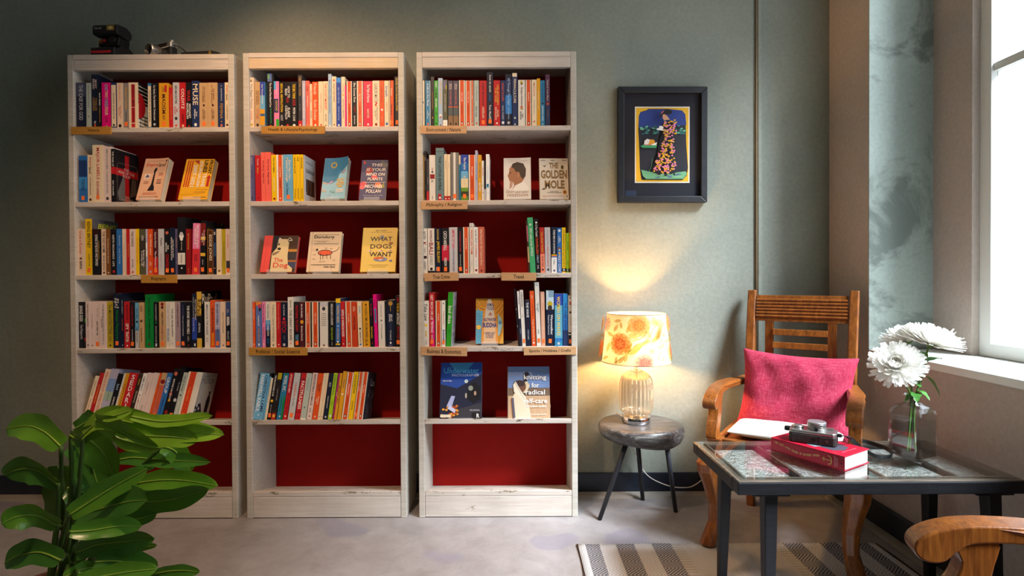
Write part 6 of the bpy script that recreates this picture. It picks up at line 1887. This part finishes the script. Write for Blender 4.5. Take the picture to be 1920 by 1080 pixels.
# leather strap: ribbon looping over the table
def ribbon(pts, w, t, mat, name, parent=None, twist=None):
    pts = smooth_pts(pts, 6)
    rings = []
    for i, p in enumerate(pts):
        tn = (pts[min(i + 1, len(pts) - 1)] - pts[max(i - 1, 0)]).normalized()
        f = i / (len(pts) - 1)
        a = twist(f) if twist else 0.0
        side = tn.cross(Vector((0, 0, 1))).normalized()
        up = side.cross(tn).normalized()
        s_ = side * math.cos(a) + up * math.sin(a)
        n_ = up * math.cos(a) - side * math.sin(a)
        rings.append([p - s_ * w / 2 - n_ * t / 2, p + s_ * w / 2 - n_ * t / 2, p + s_ * w / 2 + n_ * t / 2, p - s_ * w / 2 + n_ * t / 2])
    return MB().loft(rings).obj(name, mat, parent, fix=True)
def tp(px, py, z):
    d = (CAM_Z - z) * FPX / (py - 520)
    return at(px, py, CAM_Y + d) * 1.0
s0 = Vector(cam_o.location) + Vector((math.cos(ang) * (h2 + .010) - math.sin(ang) * .037, math.sin(ang) * (h2 + .010) + math.cos(ang) * .037, .031))
sp = [s0, s0 + Vector((.025, -.002, -.006)), tp(1612, 838, TT + .030), tp(1645, 856, TT + .012), tp(1672, 854, TT + .012), tp(1664, 842, TT + .012), tp(1630, 830, TT + .014), tp(1600, 823, TT + .022)]
st_ = ribbon(sp, .013, .0022, M_blk, 'camera_strap', None, lambda f: 1.25 * min(1, f * 3.0))
tag(st_, 'black leather camera strap coiled on the table between camera and vase', 'strap')
MB().box((-.008, -.004, -.007), (.008, .004, .007)).obj('buckle', flat('2a1c1a', .5), st_, bevel=.002).location = tp(1606, 834, TT + .034)
# ------------------------------------------------------------------ glass bottle vase with chrysanthemums
VX, VY = .0, .0
vd = 1.735
vc = at(1711, 862, CAM_Y + vd)
vx, vy = vc.x, CAM_Y + vd
vase = thing('glass_vase', 'clear square glass bottle of water holding white flowers on the coffee table', 'vase', (vx, vy, TT + .0005), (0, 0, R(24)))
def clear_glass(name, tint=(.97, .985, .985), refl=.55):
    """thin clear glass: see-through, mirror-like towards its edges"""
    m = bpy.data.materials.new(name); m.use_nodes = True
    t = m.node_tree
    t.nodes.remove(t.nodes['Principled BSDF'])
    tr = t.nodes.new('ShaderNodeBsdfTransparent'); tr.inputs[0].default_value = (*tint, 1)
    gl = t.nodes.new('ShaderNodeBsdfGlossy'); gl.inputs['Roughness'].default_value = .03
    lw = t.nodes.new('ShaderNodeLayerWeight'); pw = t.nodes.new('ShaderNodeMath'); pw.operation = 'POWER'; pw.inputs[1].default_value = 2.2
    ma = t.nodes.new('ShaderNodeMath'); ma.operation = 'MULTIPLY_ADD'; ma.inputs[1].default_value = refl; ma.inputs[2].default_value = .05
    mx_ = t.nodes.new('ShaderNodeMixShader')
    t.links.new(lw.outputs['Facing'], pw.inputs[0]); t.links.new(pw.outputs[0], ma.inputs[0]); t.links.new(ma.outputs[0], mx_.inputs[0])
    t.links.new(tr.outputs[0], mx_.inputs[1]); t.links.new(gl.outputs[0], mx_.inputs[2]); t.links.new(mx_.outputs[0], t.nodes['Material Output'].inputs['Surface'])
    return m
M_glass = clear_glass('vase_glass')
def sq(hw, z, k=.22, n=6):
    pts = []
    r = hw * k * 2 * .5 if k < 1 else hw
    for q in range(4):
        cx_, cy_ = [(1, 1), (-1, 1), (-1, -1), (1, -1)][q]
        for i in range(n):
            a = math.pi / 2 * q + math.pi / 2 * i / (n - 1)
            pts.append((cx_ * (hw - r) + r * math.cos(a), cy_ * (hw - r) + r * math.sin(a), z))
    return pts
outer = [sq(.046, 0, .3), sq(.050, .004, .3), sq(.050, .140, .3), sq(.0485, .152, .4), sq(.041, .164, .6), sq(.026, .172, .9), sq(.019, .177, 1), sq(.0185, .192, 1), sq(.026, .197, 1), sq(.026, .2005, 1)]
inner = [sq(.0235, .2005, 1), sq(.0160, .194, 1), sq(.0160, .178, 1), sq(.023, .169, .9), sq(.038, .160, .6), sq(.0455, .150, .4), sq(.047, .138, .3), sq(.047, .012, .3), sq(.042, .009, .3)]
g = MB()
rings = outer + inner
n_ = len(rings[0])
vs = [p for r_ in rings for p in r_]
fs = [tuple(range(n_))[::-1], tuple((len(rings) - 1) * n_ + i for i in range(n_))]
for k in range(len(rings) - 1):
    for i in range(n_):
        j = (i + 1) % n_
        fs.append((k * n_ + i, k * n_ + j, (k + 1) * n_ + j, (k + 1) * n_ + i))
g.add(vs, fs)
g.obj('bottle', M_glass, vase, smooth=False)
wt = MB().loft([sq(.0468, .0125, .3), sq(.0468, .120, .3)])
wt.obj('water', clear_glass('vase_water', (.90, .95, .96), .35), vase)

M_pet = NT('white_petals'); _c = M_pet.coord()
_n = M_pet
_col = _n.ramp(_n.noise(_c, 40, 2), [(.3, 'f3efe6'), (.7, 'fdfcf8')])
_tr = _n.n('ShaderNodeBsdfTranslucent', {'Color': _col})
_mx = _n.n('ShaderNodeMixShader', {0: .38, 1: _n.b.outputs[0], 2: _tr.outputs[0]})
_n.t.links.new(_mx.outputs[0], _n.t.nodes['Material Output'].inputs['Surface'])
M_pet = _n.done(_col, .6, spec=.2)
M_stem = flat('5a7a34', .5)
M_lfl = flat('3f7a2a', .45)
def petal(mb, base, direc, up, L, w, curl):
    side = direc.cross(up).normalized()
    n = 5
    vs, fs = [], []
    for i in range(n + 1):
        f = i / n
        p = base + direc * (L * f) + up * (curl * L * (f * f))
        ww = w * (.45 + .75 * f - .1 * f) * (1 if f < .9 else .55)
        dip = up * (-.12 * ww)
        vs += [p - side * ww / 2, p + dip, p + side * ww / 2]
    for i in range(n):
        k = 3 * i
        fs += [(k, k + 1, k + 4, k + 3), (k + 1, k + 2, k + 5, k + 4)]
    mb.add(vs, fs)
def mum(loc, axis, rad, foot, bend, label, leaves, seed, flat_=.5):
    rr = random.Random(seed)
    f = thing('chrysanthemum', label, 'flower', loc, group='white chrysanthemums in the vase')
    ax = Vector(axis).normalized()
    t1 = ax.cross(Vector((.3, .7, .2))).normalized(); t2 = ax.cross(t1)
    mb = MB()
    layers = [(34, 1.0, .05, .10, 1.00), (34, .96, .22, .14, .95), (32, .88, .40, .18, .86), (28, .76, .62, .26, .74), (24, .62, .86, .35, .6), (18, .46, 1.1, .45, .46), (12, .30, 1.35, .5, .34)]
    for li, (n, rf, el, cu_, _) in enumerate(layers):
        for k in range(n):
            a = 2 * math.pi * (k + .5 * (li % 2)) / n + rr.uniform(-.06, .06)
            e2 = el * flat_ * 1.6 + rr.uniform(-.07, .07)
            rd = t1 * math.cos(a) + t2 * math.sin(a)
            d = (rd * math.cos(e2) + ax * math.sin(e2)).normalized()
            up = (ax * math.cos(e2) - rd * math.sin(e2)).normalized()
            petal(mb, rd * (.10 * rad) + ax * (.02 * rad * li), d, up, rad * rf * rr.uniform(.9, 1.04) * .92, rad * .15, cu_ * rr.uniform(.6, 1.3))
    pt = mb.obj('petals', M_pet, f, smooth=True)
    tag(pt, kind='stuff')
    c_ = MB().lathe([(0, -.10 * rad), (.10 * rad, -.08 * rad), (.24 * rad, .02 * rad), (.16 * rad, .06 * rad), (0, .06 * rad)], 14, cap=False).obj('calyx', M_stem, f, smooth=True)
    c_.rotation_euler = ax.to_track_quat('Z', 'Y').to_euler()
    MB().lathe([(0, 0), (.10 * rad, .01), (.07 * rad, .22 * rad), (0, .26 * rad)], 12, cap=False).obj('flower_centre', flat('d8cf72', .7), f, smooth=True).rotation_euler = ax.to_track_quat('Z', 'Y').to_euler()
    foot, loc = Vector(foot), Vector(loc)
    mids = [Vector(b) - loc for b in bend]
    pts = smooth_pts([-ax * .08 * rad, -ax * .35 * rad] + mids + [foot - loc], 5)
    MB().tube(pts, .0030, 8).obj('stem', M_stem, f, smooth=True)
    for (bp, dr, L, w, droop) in leaves:
        leafm = MB()
        b0 = Vector(bp) - loc
        d = Vector(dr).normalized()
        sd_ = d.cross(Vector((0, 0, 1))).normalized()
        vs, fs = [], []
        for i in range(9):
            q = i / 8
            p = b0 + d * L * q - Vector((0, 0, 1)) * droop * L * q * q
            ww = w * math.sin(math.pi * min(1, .08 + q * .92)) ** .8 * (1 + .28 * math.cos(q * 22))
            vs += [p - sd_ * ww / 2 + Vector((0, 0, .003)), p, p + sd_ * ww / 2 + Vector((0, 0, .003))]
        for i in range(8):
            k = 3 * i
            fs += [(k, k + 1, k + 4, k + 3), (k + 1, k + 2, k + 5, k + 4)]
        leafm.add(vs, fs)
        leafm.obj('leaf', M_lfl, f, smooth=True)
    return f
def fp(px, py, d): return at(px, py, CAM_Y + d)
neck = Vector((vx, vy, TT + .19))
ft = Vector((vx - .022, vy - .005, TT + .020))
mum(fp(1680, 686, 1.70), (-.42, -.62, .55), .080, ft + Vector((.0, 0, 0)), [fp(1698, 722, 1.715), neck + Vector((-.006, 0, 0)), Vector((vx - .010, vy, TT + .1))], 'white chrysanthemum hanging lowest on the left of the vase',
    [(fp(1697, 716, 1.715), (-1, -.1, .15), .06, .010, .3)], 3, .62)
mum(fp(1703, 640, 1.80), (-.20, .12, .95), .084, ft + Vector((.012, .006, 0)), [fp(1707, 680, 1.78), neck + Vector((.0, .004, 0)), Vector((vx, vy + .006, TT + .1))], 'white chrysanthemum standing upright at the back of the vase', [(fp(1706, 715, 1.76), (.2, -.9, .3), .04, .03, .7)], 5, .62)
mum(fp(1744, 645, 1.73), (.18, -.22, .95), .092, ft + Vector((.03, .002, 0)), [fp(1738, 670, 1.73), fp(1727, 712, 1.735), neck + Vector((.007, -.002, 0)), Vector((vx + .004, vy, TT + .1))], 'white chrysanthemum highest on the right of the vase',
    [(fp(1734, 680, 1.74), (.9, .15, .55), .075, .036, .4), (fp(1730, 675, 1.76), (.25, .5, .85), .06, .034, .5), (fp(1727, 707, 1.735), (.9, -.2, .5), .060, .030, 1.5), (fp(1717, 738, 1.735), (-.5, -.8, .5), .045, .028, 1.0), (fp(1719, 735, 1.735), (.5, -.8, .6), .042, .026, 1.1), (fp(1716, 738, 1.74), (-.9, -.3, .3), .045, .022, .9)], 8, .62)

# ------------------------------------------------------------------ cameras on top of the left bookcase
BT = 2.0262
M_pl = flat('1b1a1d', .42); M_pl2 = flat('121114', .5)
# instant camera, seen from its left front
pcx = at(216, 98, -.18).x
ic = thing('instant_camera', 'black instant camera with a red stripe standing on the left bookcase', 'camera', (pcx, -.174, BT), (0, 0, R(-4)), 'old cameras on the bookcase')
base = [(-.078, .0), (.035, .0), (.075, .0), (.075, .022), (.030, .052), (.012, .060), (-.030, .060), (-.055, .034), (-.078, .034)]
MB().prism(base, -.055, .055, 'x').obj('base', M_pl, ic, bevel=.004, fix=True)
MB().prism([(-.045, .055), (.018, .055), (.024, .085), (.022, .115), (-.036, .115), (-.040, .090)], -.047, .047, 'x').obj('lens_housing', M_pl2, ic, bevel=.004, fix=True)
MB().prism([(-.060, .096), (-.006, .092), (.020, .100), (.026, .120), (.018, .135), (-.008, .146), (-.058, .140), (-.064, .130), (-.064, .104)], -.058, .058, 'x').obj('flash_hood', M_pl, ic, bevel=.005, seg=3, fix=True)
P = Print(.0001, .0004)
P.rect(.010, .112, .046, .134, '8a6a2c').ell(.028, .123, .013, .008, 'b89a5c', 12).ell(.028, .123, .007, .005, 'd8c08a', 10)
P.text('Polaroid', -.046, .119, -.014, .127, 'b8b4ac', .01)
P.build('flash_print', ic, lambda u, v, h: (u, -.0642 - h, v))
MB().box((-.050, -.0795, .009), (.040, -.078, .019)).obj('red_stripe', flat('b51f24', .4), ic, bevel=.0006)
ln = MB().lathe([(.0, 0), (.016, 0), (.016, .006), (.012, .007), (.0, .003)], 24, cap=False).obj('lens', M_pl2, ic, smooth=True)
ln.location = (.024, -.046, .078); ln.rotation_euler = (R(90), 0, 0)
rb_ = MB().lathe([(.0, 0), (.007, 0), (.006, .003), (.0, .004)], 16, cap=False).obj('shutter_button', flat('a01c20', .4), ic)
rb_.location = (-.016, -.046, .076); rb_.rotation_euler = (R(90), 0, 0)
P = Print(.0001, .0004)
for k, c in enumerate(('c8c4bc', 'd8a030', 'd07828')):
    P.rect(-.043, .082 - .008 * k, -.026, .0845 - .008 * k, c)
P.build('panel_print', ic, lambda u, v, h: (u, -.0462 - h, v))
# rangefinder camera
rcx = at(307, 95, -.19).x
rc = thing('rangefinder_camera', 'silver and black film camera with a round lens on the left bookcase', 'camera', (rcx, -.185, BT), (0, 0, R(-24)), 'old cameras on the bookcase')
MB().prism([(-.066, -.014), (-.058, -.019), (.058, -.019), (.066, -.014), (.066, .014), (.058, .019), (-.058, .019), (-.066, .014)], 0, .046, 'z').obj('leather_body', M_pl2, rc, bevel=.003)
MB().prism([(-.066, -.014), (-.058, -.019), (.058, -.019), (.066, -.014), (.066, .014), (.058, .019), (-.058, .019), (-.066, .014)], .0462, .070, 'z').obj('top_plate', M_sil, rc, bevel=.003)
MB().box((-.010, -.0205, .050), (.046, -.019, .066)).obj('viewfinder_window', flat('2a2420', .25), rc, bevel=.0005)
lb = MB().lathe([(.0, .0), (.030, .0), (.030, .012), (.027, .013), (.027, .024), (.030, .025), (.030, .036), (.0275, .040), (.0245, .040), (.0235, .030), (.0, .026)], 40, cap=False).obj('lens_barrel', M_sil, rc, smooth=False)
lb.location = (-.022, -.019, .032); lb.rotation_euler = (R(90), 0, 0)
gl_ = MB().lathe([(.0, .034), (.012, .033), (.0232, .030)], 32, cap=False).obj('front_glass', flat('120e12', .08), lb, smooth=True)
for (x, r, h) in ((.052, .008, .010), (.030, .005, .008), (-.050, .010, .006)):
    MB().lathe([(.0, 0), (r, 0), (r, h), (r * .8, h + .001), (.0, h + .001)], 20, cap=False).obj('dial', M_sil, rc).location = (x, 0, .070)
sp_ = [Vector((rcx + .062, -.215, BT + .058)), Vector((rcx + .085, -.205, BT + .050)), Vector((rcx + .105, -.19, BT + .030)), Vector((rcx + .125, -.17, BT + .008)), Vector((rcx + .150, -.14, BT + .003)), Vector((rcx + .17, -.10, BT + .003))]
so_ = ribbon(sp_, .010, .002, M_pl, 'strap', None)
so_.parent = rc; so_.matrix_parent_inverse = rc.matrix_basis.inverted()
# flat folded camera case
fx = at(392, 97, -.17).x
fc = thing('camera_case', 'flat black leather case with a brass clasp lying on the left bookcase', 'case', (fx, -.20, BT), (0, 0, R(3)), 'old cameras on the bookcase')
MB().prism([(-.080, 0), (.090, 0), (.085, .012), (.050, .020), (-.060, .011), (-.080, .008)], -.050, .050, 'y').obj('case_body', M_pl, fc, bevel=.003, fix=True)
MB().box((.038, -.0515, .004), (.048, -.0495, .016)).obj('clasp', flat('b8923c', .3, .8), fc, bevel=.0006)

# ------------------------------------------------------------------ leafy plant in the left foreground
def leaf_mat(name, c0, c1, rough=.32):
    n = NT(name); c = n.coord()
    a = n.noise(c, 9, 4, .6)
    n.bump(n.noise(c, 60, 3), .12, .003)
    m = n.done(n.ramp(a, [(.3, c0), (.7, c1)]), rough, spec=.5)
    b = n.b
    # thin leaves let some light through
    t = n.t
    tr = t.nodes.new('ShaderNodeBsdfTranslucent'); tr.inputs[0].default_value = (*srgb('6f9a1c'), 1)
    mx_ = t.nodes.new('ShaderNodeMixShader'); mx_.inputs[0].default_value = .12
    t.links.new(b.outputs[0], mx_.inputs[1]); t.links.new(tr.outputs[0], mx_.inputs[2]); t.links.new(mx_.outputs[0], t.nodes['Material Output'].inputs['Surface'])
    return m
ML = [leaf_mat('leaf_bright', '6f9e22', '8fb83a', .26), leaf_mat('leaf_mid', '4c8424', '66982c', .26), leaf_mat('leaf_deep', '346a26', '477c2e', .26)]
M_rib = flat('8aa83c', .45)
M_lst = flat('4a6a2a', .45)
pz = .20
PX, PY = -1.20, -1.22
plant = thing('philodendron', 'large leafy green philodendron in the left foreground', 'plant', (PX, PY, 0))
pot = MB().lathe([(.0, 0), (.115, 0), (.125, .01), (.155, .20), (.165, .205), (.165, .225), (.150, .225), (.148, .19), (.0, .185)], 36, cap=False)
pot.obj('pot', flat('7a4a34', .7), plant, smooth=False)
MB().lathe([(.0, .186), (.147, .188), (.10, .196), (.0, .20)], 24, cap=False).obj('soil', flat('2c211a', .95), plant)
def zz(x, y, d=1.36):
    return at(150 + x / 3.375, 760 + y / 3.375, CAM_Y + d)
def lobe(mb, rib, pts, w, roll, fold, wave, seed, tipw=.35, base_w=.55):
    """one blade: mid-rib through pts, width w"""
    rr = random.Random(seed)
    ph = rr.uniform(0, 6.28)
    P_ = smooth_pts(pts, 7)
    n = len(P_) - 1
    vs, fs = [], []
    eye = Vector((0, CAM_Y, CAM_Z))
    nc = 8
    for i, p in enumerate(P_):
        q = i / n
        tn = (P_[min(i + 1, n)] - P_[max(i - 1, 0)]).normalized()
        toc = (eye - p).normalized()
        sd_ = tn.cross(toc).normalized()
        nm = sd_.cross(tn).normalized()
        sd2 = sd_ * math.cos(roll) + nm * math.sin(roll)
        nm2 = nm * math.cos(roll) - sd_ * math.sin(roll)
        prof = (base_w + (1 - base_w) * min(1, q / .42) ** .7) * (1 if q < .5 else max(0, 1 - ((q - .5) / .5) ** 3.0) ** .75)
        for k in range(nc + 1):
            s = 2 * k / nc - 1
            off = fold * (abs(s) ** 1.4) * w * .30 * prof + wave * w * abs(s) ** 2 * math.sin(7.5 * q + ph + (1.5 if s > 0 else 0))
            wv = 1 + .06 * math.sin(16 * q + ph * 2 + s)
            vs.append(p + sd2 * (s * w / 2 * prof * wv) + nm2 * off)
    for i in range(n):
        for k in range(nc):
            a = i * (nc + 1) + k
            fs.append((a, a + 1, a + nc + 2, a + nc + 1))
    mb.add(vs, fs)
    rp = []
    for i in range(n + 1):
        rp.append(vs[i * (nc + 1) + nc // 2] + (eye - P_[i]).normalized() * .0012)
    rib.tube(rp, [.0026 * (1 - .8 * i / n) for i in range(n + 1)], 5)
    return P_[0]
# leaves: (material, depth, stem root offset, lobes[(points, width, roll, fold, wave)])  points in photograph-crop units
LEAVES = [
 (0, 1.30, [([(20, 190), (150, 90), (330, 110), (520, 165), (720, 170), (915, 188)], 150, .35, .5, .10), ([(330, 70), (500, 100), (650, 95), (840, 66)], 78, .5, .4, .06), ([(250, 150), (420, 190), (600, 200), (750, 222)], 120, .2, .5, .08), ([(100, 90), (200, 130), (330, 200), (510, 275)], 150, -.3, .4, .05), ([(150, 80), (240, 60), (330, 30)], 70, .4, .3, .05)]),
 (1, 1.36, [([(20, 190), (90, 240), (160, 320), (215, 450)], 190, .1, .5, .06)]),
 (2, 1.42, [([(-40, 240), (40, 300), (90, 420), (130, 560)], 200, .2, .4, .06)]),
 (2, 1.44, [([(230, 350), (330, 330), (470, 340), (620, 350), (826, 360)], 92, .35, .5, .06)]),
 (1, 1.40, [([(520, 260), (590, 280), (650, 340), (705, 415)], 115, .3, .5, .05)]),
 (1, 1.25, [([(-60, 690), (80, 600), (240, 500), (428, 400)], 130, -.2, .6, .04)]),
 (1, 1.40, [([(330, 500), (480, 475), (660, 475), (872, 510)], 110, .25, .5, .06)]),
 (2, 1.36, [([(300, 610), (420, 610), (600, 590), (818, 525)], 130, -.25, .5, .05)]),
 (2, 1.38, [([(330, 540), (400, 535), (468, 510)], 55, .2, .4, .05)]),
 (2, 1.42, [([(330, 420), (400, 400), (478, 378)], 50, .2, .4, .05)]),
 (2, 1.30, [([(0, 690), (150, 650), (300, 610), (430, 600)], 175, .3, .5, .05)]),
 (2, 1.34, [([(120, 740), (250, 725), (370, 715), (488, 688)], 90, -.2, .5, .05)]),
 (1, 1.22, [([(-60, 800), (80, 790), (240, 765), (390, 765)], 110, .2, .6, .05)]),
 (2, 1.30, [([(-20, 930), (120, 880), (300, 860), (475, 838)], 135, -.2, .5, .06)]),
 (2, 1.36, [([(250, 935), (370, 905), (488, 885)], 40, .2, .4, .05)]),
 (2, 1.28, [([(100, 990), (220, 985), (350, 1000), (495, 1020)], 130, .3, .5, .06)]),
 (1, 1.22, [([(-20, 1110), (150, 1080), (330, 1050), (490, 1035)], 110, .2, .5, .05)]),
 (2, 1.34, [([(440, 1075), (560, 1050), (660, 1045), (760, 1055)], 62, .2, .4, .04)]),
 (2, 1.36, [([(300, 990), (340, 980), (400, 972)], 36, .1, .3, .05)]),
 (1, 1.26, [([(-100, 1090), (-20, 1050), (40, 1030), (115, 1020)], 80, .2, .4, .05)]),
 (2, 1.44, [([(-80, 520), (0, 540), (80, 600), (150, 700)], 180, .3, .4, .05)]),
 (1, 1.34, [([(-60, 190), (-10, 210), (60, 170), (180, 150)], 90, -.3, .4, .06)]),
 (2, 1.40, [([(-30, 150), (20, 120), (60, 90), (100, 60)], 110, .3, .4, .05)]),
 (1, 1.40, [([(-120, 260), (-220, 170), (-330, 130), (-470, 150)], 150, -.3, .5, .08)]),
 (2, 1.36, [([(-140, 500), (-250, 420), (-360, 400), (-480, 440)], 150, .3, .5, .06)]),
 (1, 1.30, [([(-140, 760), (-260, 700), (-380, 700), (-500, 750)], 140, .2, .5, .06)]),
 (2, 1.28, [([(-120, 980), (-250, 930), (-380, 950), (-480, 1000)], 140, -.2, .5, .06)]),
 (2, 1.46, [([(-130, 380), (-100, 500), (-120, 640), (-180, 760)], 190, .1, .4, .06)]),
]
pm = Matrix.Translation((-PX, -PY, 0))
for li, (mi, d, lobes) in enumerate(LEAVES):
    mb, rb2 = MB(), MB()
    first = None
    for si, (pts, w, roll, fold, wave) in enumerate(lobes):
        P3 = []
        for q, (x, y) in enumerate(pts):
            f = q / (len(pts) - 1)
            dd = d + (.05 * math.sin(li * 1.7) * f) - .006 * si
            P3.append(pm @ zz(x, y, dd))
        p0 = lobe(mb, rb2, [Vector(p) for p in P3], w * 1.12 / 3.375 / FPX * d, roll, fold, wave, li * 7 + si)
        if first is None: first = P3[0]
    lf = mb.obj('leaf', ML[mi], plant, smooth=True)
    rb2.obj('midrib', M_rib, lf, smooth=True)
    a = Vector((.02 * math.sin(li), .02 * math.cos(li * 2), .19))
    mid = a.lerp(first, .5) + Vector((0, .02, .06))
    MB().tube(smooth_pts([a, mid, first], 6), [.0065] * 7 + [.005] * 6, 7).obj('leaf_stalk', M_lst, plant, smooth=True)
